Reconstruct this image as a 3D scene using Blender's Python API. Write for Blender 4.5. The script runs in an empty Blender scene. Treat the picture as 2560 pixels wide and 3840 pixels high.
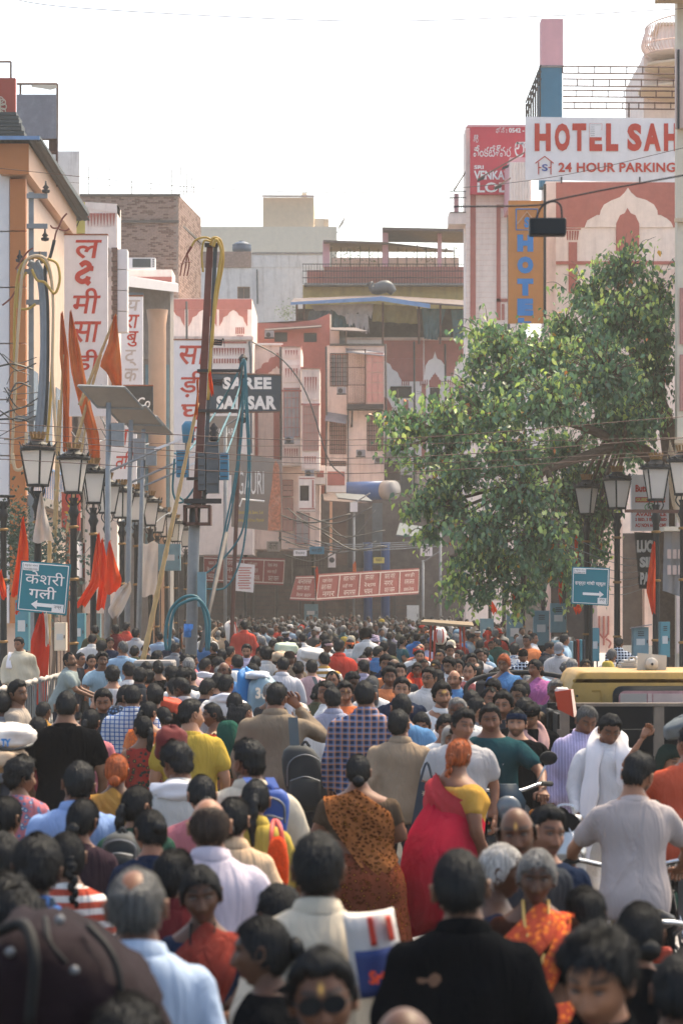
import bpy,math,random
import numpy as np
from math import radians as R,sin,cos,pi
from mathutils import Vector,Matrix,Euler
scene=bpy.context.scene
COL=scene.collection
rng=random.Random(7)
nrs=np.random.RandomState(11)
# --- camera
F=10000.0
CH=2.5
HY=2245.0
cam=bpy.data.objects.new('camera',bpy.data.cameras.new('camera'))
COL.objects.link(cam);scene.camera=cam
cam.location=(0,0,CH);cam.rotation_euler=(R(90),0,0)
cam.data.sensor_fit='VERTICAL';cam.data.sensor_height=36.0
cam.data.lens=36.0*F/3840.0
cam.data.shift_y=(HY-1920.0)/3840.0
cam.data.clip_start=0.5;cam.data.clip_end=3000
cam.data.dof.use_dof=True
cam.data.dof.focus_distance=42.0
cam.data.dof.aperture_fstop=cam.data.lens/19.0
# --- sky, sun, exposure
SUN_EL,SUN_AZ=R(58),R(40)
world=bpy.data.worlds.new('World');scene.world=world;world.use_nodes=True
wn=world.node_tree.nodes;wl=world.node_tree.links
sky=wn.new('ShaderNodeTexSky');sky.sky_type='NISHITA';sky.sun_disc=False
sky.sun_elevation=SUN_EL;sky.sun_rotation=SUN_AZ
sky.air_density=0.9;sky.dust_density=4.0;sky.ozone_density=1.0
wn['Background'].inputs[1].default_value=0.15
wl.new(sky.outputs[0],wn['Background'].inputs[0])
sun=bpy.data.objects.new('sun',bpy.data.lights.new('sun','SUN'));COL.objects.link(sun)
sun.data.energy=1.5;sun.data.angle=R(12);sun.data.color=(1.0,0.88,0.72)
sd=Vector((sin(SUN_AZ)*cos(SUN_EL),cos(SUN_AZ)*cos(SUN_EL),sin(SUN_EL)))
sun.rotation_euler=sd.to_track_quat('Z','Y').to_euler();sun.location=sd*60
scene.view_settings.view_transform='Standard';scene.view_settings.look='None'
scene.view_settings.gamma=1.0;scene.view_settings.use_curve_mapping=False
scene.view_settings.exposure=1.55
scene.view_settings.use_white_balance=True;scene.view_settings.white_balance_temperature=7400;scene.view_settings.white_balance_tint=6
scene.render.engine='CYCLES'
scene.cycles.use_denoising=True
scene.cycles.max_bounces=6;scene.cycles.diffuse_bounces=3;scene.cycles.glossy_bounces=2
scene.cycles.transmission_bounces=3;scene.cycles.volume_bounces=1;scene.cycles.transparent_max_bounces=6
scene.cycles.use_adaptive_sampling=True;scene.cycles.adaptive_threshold=0.015
scene.cycles.caustics_reflective=False;scene.cycles.caustics_refractive=False
# --- helpers: points
def P(px,py,d):
 """world point seen at photograph pixel (px, py) at distance d down the street"""
 return Vector(((px-1280)*d/F,d,CH-(py-HY)*d/F))
def W(px,py,X):
 """world point at pixel (px, py) on the street-side plane x = X"""
 d=X*F/(px-1280)
 return P(px,py,d)
def srgb(c):
 if isinstance(c,str):
  c=c.lstrip('#');c=[int(c[i:i+2],16)/255 for i in(0,2,4)]
 return tuple(((x/12.92)if x<=.04045 else((x+.055)/1.055)**2.4)for x in c)
# --- helpers: materials
M={}
def nodes(m):
 nt=m.node_tree;return nt.nodes,nt.links,nt.nodes['Principled BSDF']
def mk(name,col=(.5,.5,.5),rough=.8,var=.12,scale=3.0,bump=0.0,bscale=40,metal=0,stain=0.0,stain_col=(.08,.07,.06),objcol=False,streak=False,spec=.3,sheen=0,coord='Object'):
 """plain procedural surface: base colour, cloudy variation, stains or run-off streaks, fine bump"""
 m=bpy.data.materials.new(name);m.use_nodes=True
 n,l,b=nodes(m)
 b.inputs['Roughness'].default_value=rough;b.inputs['Metallic'].default_value=metal
 b.inputs['Specular IOR Level'].default_value=spec
 if sheen:b.inputs['Sheen Weight'].default_value=sheen
 tc=n.new('ShaderNodeTexCoord')
 co=tc.outputs[coord]
 if objcol:
  oi=n.new('ShaderNodeObjectInfo');src=oi.outputs['Color']
 else:
  rgb=n.new('ShaderNodeRGB');rgb.outputs[0].default_value=(*col[:3],1);src=rgb.outputs[0]
 if var:
  nz=n.new('ShaderNodeTexNoise');nz.inputs['Scale'].default_value=scale;nz.inputs['Detail'].default_value=6
  nz.inputs['Roughness'].default_value=.65
  l.new(co,nz.inputs['Vector'])
  mr=n.new('ShaderNodeMapRange');mr.inputs[1].default_value=.3;mr.inputs[2].default_value=.7
  mr.inputs[3].default_value=1-var;mr.inputs[4].default_value=1+var
  l.new(nz.outputs[0],mr.inputs[0])
  mx=n.new('ShaderNodeVectorMath');mx.operation='SCALE'
  l.new(src,mx.inputs[0]);l.new(mr.outputs[0],mx.inputs['Scale']);src=mx.outputs[0]
 if stain:
  mp=n.new('ShaderNodeMapping');mp.inputs['Scale'].default_value=(1.6,1.6,.16 if streak else 1.2)
  l.new(co,mp.inputs[0])
  n2=n.new('ShaderNodeTexNoise');n2.inputs['Scale'].default_value=1.7;n2.inputs['Detail'].default_value=8
  n2.inputs['Roughness'].default_value=.72
  l.new(mp.outputs[0],n2.inputs['Vector'])
  m2=n.new('ShaderNodeMapRange');m2.inputs[1].default_value=.5;m2.inputs[2].default_value=.78;m2.inputs[4].default_value=stain
  l.new(n2.outputs[0],m2.inputs[0])
  mix=n.new('ShaderNodeMix');mix.data_type='RGBA'
  l.new(m2.outputs[0],mix.inputs['Factor']);l.new(src,mix.inputs['A']);mix.inputs['B'].default_value=(*stain_col,1)
  src=mix.outputs['Result']
 l.new(src,b.inputs['Base Color'])
 if bump:
  n3=n.new('ShaderNodeTexNoise');n3.inputs['Scale'].default_value=bscale;n3.inputs['Detail'].default_value=5
  l.new(co,n3.inputs['Vector'])
  bp=n.new('ShaderNodeBump');bp.inputs['Strength'].default_value=bump;bp.inputs['Distance'].default_value=.02
  l.new(n3.outputs[0],bp.inputs['Height']);l.new(bp.outputs[0],b.inputs['Normal'])
 M[name]=m
 return m
# --- helpers: meshes and objects
def tag(o,label=None,cat=None,group=None,kind=None):
 if label:o['label']=label
 if cat:o['category']=cat
 if group:o['group']=group
 if kind:o['kind']=kind
 return o
def empty(name,loc=(0,0,0),rz=0,label=None,cat=None,group=None):
 o=bpy.data.objects.new(name,None);COL.objects.link(o)
 o.location=loc;o.rotation_euler=(0,0,rz);o.empty_display_size=.2
 return tag(o,label,cat,group)
def link(name,me,parent=None,loc=None):
 o=bpy.data.objects.new(name,me);COL.objects.link(o)
 if parent is not None:o.parent=parent
 if loc is not None:o.location=loc
 return o
def mesh_np(name,V,Fc,mats=(),smooth=True,midx=None):
 me=bpy.data.meshes.new(name);V=np.asarray([v[:]for v in V]if len(V)and isinstance(V[0],Vector)else V,dtype=np.float32)
 ln=np.fromiter((len(f)for f in Fc),dtype=np.int32,count=len(Fc));li=np.fromiter((i for f in Fc for i in f),dtype=np.int32,count=int(ln.sum()))
 me.vertices.add(len(V));me.vertices.foreach_set('co',V.ravel());me.loops.add(len(li));me.loops.foreach_set('vertex_index',li)
 me.polygons.add(len(Fc));me.polygons.foreach_set('loop_start',(np.cumsum(ln)-ln).astype(np.int32))
 for m in mats:me.materials.append(m)
 if midx is not None:me.polygons.foreach_set('material_index',np.asarray(midx,dtype=np.int32))
 me.polygons.foreach_set('use_smooth',np.full(len(me.polygons),bool(smooth)))
 me.update(calc_edges=True);me.validate();return me
class MB:
 """collects boxes, prisms, tubes and lathes; build() links them as one mesh object"""
 def __init__(s):s.v=[];s.f=[];s.m=[];s.cur=0
 def add(s,vs,fs):
  k=len(s.v);s.v+=[tuple(v)for v in vs];s.f+=[tuple(i+k for i in f)for f in fs];s.m+=[s.cur]*len(fs);return s
 def box(s,a,b):
  x0,x1=sorted((a[0],b[0]));y0,y1=sorted((a[1],b[1]));z0,z1=sorted((a[2],b[2]))
  return s.add([(x0,y0,z0),(x1,y0,z0),(x1,y1,z0),(x0,y1,z0),(x0,y0,z1),(x1,y0,z1),(x1,y1,z1),(x0,y1,z1)], [(0,3,2,1),(4,5,6,7),(0,1,5,4),(1,2,6,5),(2,3,7,6),(3,0,4,7)])
 def hexa(s,q0,q1):
  """solid between two quads (lists of 4 points, same winding)"""
  return s.add(list(q0)+list(q1),[(0,3,2,1),(4,5,6,7),(0,1,5,4),(1,2,6,5),(2,3,7,6),(3,0,4,7)])
 def bbox(s,a,b,bev=.02):
  """bevelled box (chamfered along its vertical and horizontal edges)"""
  x0,x1=sorted((a[0],b[0]));y0,y1=sorted((a[1],b[1]));z0,z1=sorted((a[2],b[2]));e=min(bev,(x1-x0)/3,(y1-y0)/3,(z1-z0)/3)
  def ring(i,z):return[(x0+i,y0+i+e,z),(x0+i+e,y0+i,z),(x1-i-e,y0+i,z),(x1-i,y0+i+e,z),(x1-i,y1-i-e,z),(x1-i-e,y1-i,z),(x0+i+e,y1-i,z),(x0+i,y1-i-e,z)]
  return s.loft([ring(e*.6,z0),ring(0,z0+e),ring(0,z1-e),ring(e*.6,z1)])
 def loft(s,rings,cap=True,closed=True):
  n=len(rings[0]);vs=[p for r in rings for p in r];fs=[]
  for i in range(len(rings)-1):
   for j in range(n if closed else n-1):
    a=i*n+j;b=i*n+(j+1)%n
    fs.append((a,b,b+n,a+n))
  if cap and closed:
   fs.append(tuple(reversed(range(n))));k=(len(rings)-1)*n;fs.append(tuple(range(k,k+n)))
  return s.add(vs,fs)
 def prism(s,poly,org,u,v,depth):
  """extrude a 2-D outline (u, v in metres about org) along u x v by -depth .. 0"""
  u=Vector(u).normalized();v=Vector(v).normalized();w=u.cross(v);o=Vector(org)
  a=[o+u*x+v*y for x,y in poly];b=[p-w*depth for p in a];n=len(a)
  fs=[tuple(range(n)),tuple(reversed(range(n,2*n)))]+[(i,i+n,(i+1)%n+n,(i+1)%n)for i in range(n)]
  return s.add(a+b,fs)
 def tube(s,pts,r,n=6,cap=True):
  pts=[Vector(p)for p in pts];rr=r if isinstance(r,(list,tuple))else[r]*len(pts);rings=[]
  t=(pts[1]-pts[0]).normalized();up=Vector((0,0,1))if abs(t.z)<.9 else Vector((1,0,0))
  nrm=t.cross(up).normalized()
  for i,p in enumerate(pts):
   t=(pts[min(i+1,len(pts)-1)]-pts[max(i-1,0)])
   t=t.normalized()if t.length>1e-9 else Vector((0,0,1))
   nrm=(nrm-t*nrm.dot(t));nrm=nrm.normalized()if nrm.length>1e-6 else t.orthogonal().normalized()
   bn=t.cross(nrm)
   rings.append([p+(nrm*cos(2*pi*k/n)+bn*sin(2*pi*k/n))*rr[i]for k in range(n)])
  return s.loft(rings,cap)
 def lathe(s,prof,c,n=12,sx=1,sy=1,ang=0):
  c=Vector(c)
  return s.loft([[c+Vector((r*sx*cos(2*pi*k/n+ang),r*sy*sin(2*pi*k/n+ang),z))for k in range(n)]for r,z in prof])
 def build(s,name,mat,parent=None,smooth=False,loc=None):
  me=mesh_np(name,s.v,s.f,mat if isinstance(mat,(list,tuple))else[mat],smooth,s.m if isinstance(mat,(list,tuple))else None)
  return link(name,me,parent,loc)
 def mesh(s,name,mat,smooth=False):
  return mesh_np(name,s.v,s.f,mat if isinstance(mat,(list,tuple))else[mat],smooth,s.m if isinstance(mat,(list,tuple))else None)
def bez(pts,n=12):
 """smooth polyline through pts (Catmull-Rom)"""
 pts=[Vector(p)for p in pts];q=[pts[0]*2-pts[1]]+pts+[pts[-1]*2-pts[-2]];out=[]
 for i in range(1,len(q)-2):
  for k in range(n):
   t=k/n;p0,p1,p2,p3=q[i-1:i+3]
   out.append(.5*((2*p1)+(p2-p0)*t+(2*p0-5*p1+4*p2-p3)*t*t+(3*p1-p0-3*p2+p3)*t**3))
 return out+[pts[-1]]
def sag(a,b,drop,n=16):
 a=Vector(a);b=Vector(b)
 return[a.lerp(b,i/n)-Vector((0,0,drop*4*(i/n)*(1-i/n)))for i in range(n+1)]
FONTS={}
TMP=bpy.data.scenes.new('work');TL=TMP.view_layers[0]
def evaluated(o):
 TMP.collection.objects.link(o);TL.update();return o.evaluated_get(TL.depsgraph)
def text_mesh(s,bold=0.0,spacing=1.0):
 """flat mesh of a string, returned as (verts Nx2, faces), normalised to its own bounds"""
 cu=bpy.data.curves.new('t','FONT');cu.body=s;cu.fill_mode='FRONT';cu.offset=bold;cu.resolution_u=3;cu.space_character=spacing
 cu.align_x='LEFT'
 o=bpy.data.objects.new('t',cu);ev=evaluated(o);me=ev.to_mesh()
 V=np.array([v.co[:]for v in me.vertices])if len(me.vertices)else np.zeros((0,3));Fc=[tuple(p.vertices)for p in me.polygons]
 ev.to_mesh_clear();bpy.data.objects.remove(o);bpy.data.curves.remove(cu)
 return V,Fc
_tc={}
def text(name,s,org,u,v,w,h,mat,parent=None,bold=0.02,shear=0.0,spacing=1.0,lift=.006):
 """lettering: the string fitted to a w x h box whose lower-left corner is org, axes u (right) and v (up)"""
 key=(s,bold,spacing)
 if key not in _tc:_tc[key]=text_mesh(s,bold,spacing)
 V,Fc=_tc[key]
 if not len(V):return None
 mn=V.min(0);mxx=V.max(0);ext=np.maximum(mxx-mn,1e-6);T=(V-mn)/ext
 u=Vector(u).normalized();v=Vector(v).normalized();wv=u.cross(v);org=Vector(org)+wv*lift
 if parent is not None:org=org-parent.location
 pts=[org+u*(t[0]*w+shear*t[1]*h)+v*(t[1]*h)for t in T]
 me=mesh_np(name,[p[:]for p in pts],Fc,[mat],False)
 return link(name,me,parent)
def strokes(name,lines,org,u,v,w,h,width,mat,parent=None,lift=.006,thick=0):
 """brush lettering: polylines in a 0..1 box drawn as flat ribbons"""
 u=Vector(u).normalized();v=Vector(v).normalized();wv=u.cross(v);org=Vector(org)+wv*lift
 if parent is not None:org=org-parent.location
 mb=MB()
 for k,ln in enumerate(lines):
  pts=[Vector((p[0]*w,p[1]*h,0))for p in(bez([(*q,0)for q in ln],5)if len(ln)>2 else ln)]
  L=[];Rr=[]
  for i,p in enumerate(pts):
   t=(pts[min(i+1,len(pts)-1)]-pts[max(i-1,0)]);t=t.normalized()if t.length>0 else Vector((1,0,0))
   q=Vector((-t.y,t.x,0))*width*.5
   L.append(p+q);Rr.append(p-q)
  f=lambda p:org+u*p.x+v*p.y+wv*(.0015*k)
  vs=[f(p)for p in L]+[f(p)for p in Rr];n=len(pts)
  mb.add(vs,[(i,n+i,n+i+1,i+1)for i in range(n-1)])
 return mb.build(name,mat,parent)
# --- people: materials
def skin_material():
 m=bpy.data.materials.new('skin');m.use_nodes=True;n,l,b=nodes(m)
 oi=n.new('ShaderNodeObjectInfo');at=n.new('ShaderNodeAttribute');at.attribute_name='face'
 sp=n.new('ShaderNodeSeparateColor');l.new(at.outputs['Color'],sp.inputs[0])
 tc=n.new('ShaderNodeTexCoord');nz=n.new('ShaderNodeTexNoise');nz.inputs['Scale'].default_value=14;nz.inputs['Detail'].default_value=4
 l.new(tc.outputs['Object'],nz.inputs['Vector'])
 mr=n.new('ShaderNodeMapRange');mr.inputs[3].default_value=.8;mr.inputs[4].default_value=1.2;l.new(nz.outputs[0],mr.inputs[0])
 sc=n.new('ShaderNodeVectorMath');sc.operation='SCALE';l.new(oi.outputs['Color'],sc.inputs[0]);l.new(mr.outputs[0],sc.inputs['Scale'])
 def mixc(a,fac,col):
  x=n.new('ShaderNodeMix');x.data_type='RGBA';l.new(a,x.inputs['A']);l.new(fac,x.inputs['Factor']);x.inputs['B'].default_value=(*col,1);return x.outputs['Result']
 c=mixc(sc.outputs[0],sp.outputs[1],(.13,.045,.04))
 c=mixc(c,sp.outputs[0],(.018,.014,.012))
 c=mixc(c,sp.outputs[2],(.75,.42,.10))
 l.new(c,b.inputs['Base Color']);b.inputs['Roughness'].default_value=.48;b.inputs['Specular IOR Level'].default_value=.25
 b.inputs['Subsurface Weight'].default_value=0.0
 M['skin']=m
skin_material()
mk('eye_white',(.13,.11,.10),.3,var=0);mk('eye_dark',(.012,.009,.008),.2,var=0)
def hair_material(name,col,obj=False):
 m=bpy.data.materials.new(name);m.use_nodes=True;n,l,b=nodes(m)
 tc=n.new('ShaderNodeTexCoord');mp=n.new('ShaderNodeMapping');mp.inputs['Scale'].default_value=(1,1,.12);l.new(tc.outputs['Object'],mp.inputs[0])
 nz=n.new('ShaderNodeTexNoise');nz.inputs['Scale'].default_value=95;nz.inputs['Detail'].default_value=3;l.new(mp.outputs[0],nz.inputs['Vector'])
 oi=n.new('ShaderNodeObjectInfo')
 mr=n.new('ShaderNodeMapRange');mr.inputs[1].default_value=.3;mr.inputs[2].default_value=.7;mr.inputs[3].default_value=.45;mr.inputs[4].default_value=1.7;l.new(nz.outputs[0],mr.inputs[0])
 sc=n.new('ShaderNodeVectorMath');sc.operation='SCALE';l.new(oi.outputs['Color'],sc.inputs[0]);l.new(mr.outputs[0],sc.inputs['Scale'])
 l.new(sc.outputs[0],b.inputs['Base Color']);b.inputs['Roughness'].default_value=.7;b.inputs['Specular IOR Level'].default_value=0.0
 gl=n.new('ShaderNodeBsdfGlossy');gl.inputs['Roughness'].default_value=.36;gl.inputs['Color'].default_value=(.9,.95,1,1);mx=n.new('ShaderNodeMixShader');mx.inputs[0].default_value=.022;l.new(b.outputs[0],mx.inputs[1]);l.new(gl.outputs[0],mx.inputs[2]);l.new(mx.outputs[0],n['Material Output'].inputs['Surface'])
 bp=n.new('ShaderNodeBump');bp.inputs['Strength'].default_value=1.0;bp.inputs['Distance'].default_value=.010;l.new(nz.outputs[0],bp.inputs['Height']);l.new(bp.outputs[0],b.inputs['Normal']);l.new(bp.outputs[0],gl.inputs['Normal'])
 M[name]=m
hair_material('hair',(.02,.016,.014))
def cloth_material(name,pattern=None,c2=(1,1,1),c3=(1,1,1),k=1.0):
 """woven cloth in the object's own colour, with an optional woven or printed pattern"""
 m=bpy.data.materials.new(name);m.use_nodes=True;n,l,b=nodes(m)
 oi=n.new('ShaderNodeObjectInfo');tc=n.new('ShaderNodeTexCoord');src=oi.outputs['Color']
 def mixc(a,fac,col,blend='MIX'):
  x=n.new('ShaderNodeMix');x.data_type='RGBA';x.blend_type=blend;l.new(a,x.inputs['A']);l.new(fac,x.inputs['Factor']);x.inputs['B'].default_value=(*col,1);return x.outputs['Result']
 def wave(axis,scale,lo,hi,ph=0.0):
  w=n.new('ShaderNodeTexWave');w.wave_type='BANDS';w.bands_direction=axis;w.inputs['Scale'].default_value=scale;w.inputs['Phase Offset'].default_value=ph
  w.inputs['Distortion'].default_value=.6;w.inputs['Detail Scale'].default_value=.6
  l.new(tc.outputs['Object'],w.inputs['Vector'])
  mr=n.new('ShaderNodeMapRange');mr.inputs[1].default_value=lo;mr.inputs[2].default_value=hi;l.new(w.outputs['Fac'],mr.inputs[0]);return mr.outputs[0]
 if pattern=='plaid':
  def half(x,f=.6):
   q=n.new('ShaderNodeMath');q.operation='MULTIPLY';q.inputs[1].default_value=f;l.new(x,q.inputs[0]);return q.outputs[0]
  src=mixc(src,half(wave('X',4.0*k,.62,.9),.5),c2);src=mixc(src,half(wave('Z',4.0*k,.62,.9),.5),c2)
  src=mixc(src,half(wave('X',4.0*k,.80,.99,1.2),.5),c3);src=mixc(src,half(wave('Z',4.0*k,.80,.99,1.2),.5),c3)
 elif pattern=='check':
  src=mixc(src,wave('X',7.0*k,.80,.95),c2);src=mixc(src,wave('Z',7.0*k,.80,.95),c2)
 elif pattern=='stripe':
  src=mixc(src,wave('Z',4.2*k,.45,.6),c2)
 elif pattern=='pinstripe':
  src=mixc(src,wave('X',12*k,.5,.9),c2)
 elif pattern in('print','floral'):
  vo=n.new('ShaderNodeTexVoronoi');vo.inputs['Scale'].default_value=(26 if pattern=='print' else 15)*k;l.new(tc.outputs['Object'],vo.inputs['Vector'])
  mr=n.new('ShaderNodeMapRange');mr.inputs[1].default_value=.46;mr.inputs[2].default_value=.36;l.new(vo.outputs['Distance'],mr.inputs[0])
  src=mixc(src,mr.outputs[0],c2)
  mr=n.new('ShaderNodeMapRange');mr.inputs[1].default_value=.16;mr.inputs[2].default_value=.1;l.new(vo.outputs['Distance'],mr.inputs[0])
  src=mixc(src,mr.outputs[0],c3)
 nz=n.new('ShaderNodeTexNoise');nz.inputs['Scale'].default_value=3.5;nz.inputs['Detail'].default_value=5;l.new(tc.outputs['Object'],nz.inputs['Vector'])
 mr=n.new('ShaderNodeMapRange');mr.inputs[1].default_value=.3;mr.inputs[2].default_value=.7;mr.inputs[3].default_value=.88;mr.inputs[4].default_value=1.1;l.new(nz.outputs[0],mr.inputs[0])
 sc=n.new('ShaderNodeVectorMath');sc.operation='SCALE';l.new(src,sc.inputs[0]);l.new(mr.outputs[0],sc.inputs['Scale'])
 l.new(sc.outputs[0],b.inputs['Base Color']);b.inputs['Roughness'].default_value=.95;b.inputs['Specular IOR Level'].default_value=0.0
 mp=n.new('ShaderNodeMapping');mp.inputs['Scale'].default_value=(1.7,1.7,.5);mp.inputs['Rotation'].default_value=(0,.35,0);l.new(tc.outputs['Object'],mp.inputs[0])
 wz=n.new('ShaderNodeTexNoise');wz.inputs['Scale'].default_value=5.5;wz.inputs['Detail'].default_value=3;wz.inputs['Distortion'].default_value=.7;l.new(mp.outputs[0],wz.inputs['Vector'])
 bp=n.new('ShaderNodeBump');bp.inputs['Strength'].default_value=.8;bp.inputs['Distance'].default_value=.05;l.new(wz.outputs[0],bp.inputs['Height']);l.new(bp.outputs[0],b.inputs['Normal'])
 M[name]=m
cloth_material('cloth')
cloth_material('cloth_plaid','plaid',srgb('#7f8db0'),srgb('#c98f62'),1.7)
cloth_material('cloth_check','check',srgb('#3b5f97'),k=1.15)
cloth_material('cloth_check_dark','check',srgb('#c9d2dd'),k=.8)
cloth_material('cloth_stripe','stripe',srgb('#ece7e0'),k=.8)
cloth_material('cloth_stripe_red','stripe',srgb('#d9d4cf'),k=1.15)
cloth_material('cloth_pin','pinstripe',srgb('#b9aece'),k=1.3)
cloth_material('cloth_print_red','print',srgb('#2c3d3a'),srgb('#d9a24a'))
cloth_material('cloth_print_gold','print',srgb('#4a2613'),srgb('#c98f40'),1.7)
cloth_material('cloth_dots','floral',srgb('#e2763a'),srgb('#e8974f'),2.2)
cloth_material('cloth_floral','floral',srgb('#5d7797'),srgb('#e8e4e0'),1.8)
# --- people: remeshed limbs and clothes
def smst(a,b,x):
 t=np.clip((x-a)/(b-a),0,1);return t*t*(3-2*t)
def capsule(mb,p0,r0,p1,r1,n=10,fy=1.0):
 """tapered limb segment with rounded ends"""
 p0=Vector(p0);p1=Vector(p1);t=(p1-p0);L=t.length;t.normalize()
 u=t.orthogonal().normalized()if abs(t.x)>.95 else Vector((1,0,0));u=(u-t*u.dot(t)).normalized();w=t.cross(u)
 prof=[(-r0*.94,r0*.3),(-r0*.7,r0*.7),(0,r0),(L*.5,(r0+r1)/2),(L,r1),(L+r1*.7,r1*.7),(L+r1*.94,r1*.3)]
 mb.loft([[p0+t*z+(u*cos(2*pi*k/n)+w*(sin(2*pi*k/n)*fy))*r for k in range(n)]for z,r in prof])
def ell_loft(mb,rows,n=18,xf=lambda p:p):
 """stack of elliptic rings (z, rx, ry, y offset)"""
 mb.loft([[xf(Vector((rx*cos(2*pi*k/n),yo+ry*sin(2*pi*k/n),z)))for k in range(n)]for z,rx,ry,yo in rows])
_rm=None
def remesh(mb,voxel,smooth=3):
 me=mesh_np('rm',mb.v,mb.f,(),False)
 o=bpy.data.objects.new('rm',me)
 md=o.modifiers.new('r','REMESH');md.mode='VOXEL';md.voxel_size=voxel
 sm=o.modifiers.new('s','SMOOTH');sm.iterations=smooth;sm.factor=.55
 ev=evaluated(o);em=ev.to_mesh()
 V=np.empty(len(em.vertices)*3,dtype=np.float32);em.vertices.foreach_get('co',V);V=V.reshape(-1,3).astype(np.float64)
 Fc=[tuple(p.vertices)for p in em.polygons]
 ev.to_mesh_clear();bpy.data.objects.remove(o);bpy.data.meshes.remove(me)
 return V,Fc
def joints(pose,sex):
 sh=.182 if sex=='m' else .158
 J=dict(lean=0.0,hip=.92,legs=None)
 def arm(s,e,w):return dict(s=Vector((s*(sh-.012),.008,1.368)),e=Vector(e),w=Vector(w))
 J['aL']=arm(1,(sh+.055,.035,1.115),(sh+.05,-.045,.875));J['aR']=arm(-1,(-sh-.055,.035,1.115),(-sh-.05,-.045,.875))
 J['lL']=[(.09,0,.90),(.098,-.01,.49),(.102,.015,.085)];J['lR']=[(-.09,0,.90),(-.098,-.01,.49),(-.102,.015,.085)]
 if pose=='walk':
  J['lL']=[(.09,0,.90),(.095,-.13,.50),(.098,-.14,.085)];J['lR']=[(-.09,0,.90),(-.095,.06,.50),(-.1,.25,.13)]
  J['aL']=arm(1,(sh+.05,.10,1.13),(sh+.05,.06,.885));J['aR']=arm(-1,(-sh-.05,-.03,1.115),(-sh-.04,-.16,.90));J['lean']=.03
 if pose=='fold':
  J['aL']=arm(1,(sh+.05,.0,1.13),(.10,-.22,1.10));J['aR']=arm(-1,(-sh-.05,.0,1.13),(-.06,-.21,1.06))
 if pose=='wide':
  J['aL']=arm(1,(sh+.12,.05,1.15),(sh+.10,-.08,.93));J['aR']=arm(-1,(-sh-.12,.05,1.15),(-sh-.10,-.08,.93))
 if pose=='lean':
  J['aL']=arm(1,(sh+.06,-.15,1.20),(.16,-.44,1.17));J['aR']=arm(-1,(-sh-.06,-.15,1.20),(-.10,-.44,1.15));J['lean']=.30
 if pose=='raiseR':
  J['aR']=arm(-1,(-sh-.17,-.08,1.56),(-sh-.03,-.05,1.80))
 if pose=='raiseL':
  J['aL']=arm(1,(sh+.17,-.08,1.56),(sh+.03,-.05,1.80))
 if pose=='raise2':
  J['aR']=arm(-1,(-sh-.15,-.02,1.58),(-.13,.0,1.84));J['aL']=arm(1,(sh+.15,-.02,1.58),(.13,.0,1.84))
 if pose=='earR':
  J['aR']=arm(-1,(-sh-.13,-.16,1.26),(-.14,-.12,1.52))
 if pose=='ride':
  J['lL']=[(.10,0,.90),(.20,-.40,.80),(.20,-.30,.36)];J['lR']=[(-.10,0,.90),(-.20,-.40,.80),(-.20,-.30,.36)]
  J['aL']=arm(1,(sh+.13,-.16,1.18),(.30,-.42,1.08));J['aR']=arm(-1,(-sh-.13,-.16,1.18),(-.30,-.42,1.08));J['lean']=.10
 if pose=='sit':
  J['lL']=[(.10,0,.90),(.12,-.42,.92),(.12,-.46,.48)];J['lR']=[(-.10,0,.90),(-.12,-.42,.92),(-.12,-.46,.48)]
  J['aL']=arm(1,(sh+.05,-.05,1.13),(.10,-.30,1.02));J['aR']=arm(-1,(-sh-.05,-.05,1.13),(-.08,-.30,1.02))
 return J
def leanxf(J):
 a=J['lean'];h=.92
 def f(p):
  p=Vector(p)
  if a==0 or p.z<=h:return p
  k=min(1,(p.z-h)/.15)*a;y,z=p.y,p.z-h
  return Vector((p.x,y*cos(k)-z*sin(k),h+z*cos(k)+y*sin(k)))
 return f
TORSO_M=[(.80,.150,.105,.01),(.88,.168,.122,.01),(.95,.166,.122,.005),(1.05,.150,.112,0),(1.18,.160,.116,0),(1.30,.182,.120,.005),(1.36,.186,.112,.01),(1.405,.168,.098,.015),(1.437,.125,.084,.018),(1.462,.085,.073,.02),(1.485,.064,.066,.018),(1.52,.058,.062,.010),(1.555,.054,.058,.004)]
TORSO_F=[(.80,.155,.115,.015),(.88,.178,.132,.015),(.95,.172,.128,.01),(1.06,.142,.108,0),(1.18,.145,.112,-.005),(1.28,.156,.128,-.012),(1.36,.160,.106,.005),(1.405,.146,.090,.015),(1.437,.108,.076,.018),(1.462,.072,.064,.02),(1.485,.054,.057,.018),(1.52,.049,.053,.010),(1.555,.046,.050,.004)]
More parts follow.
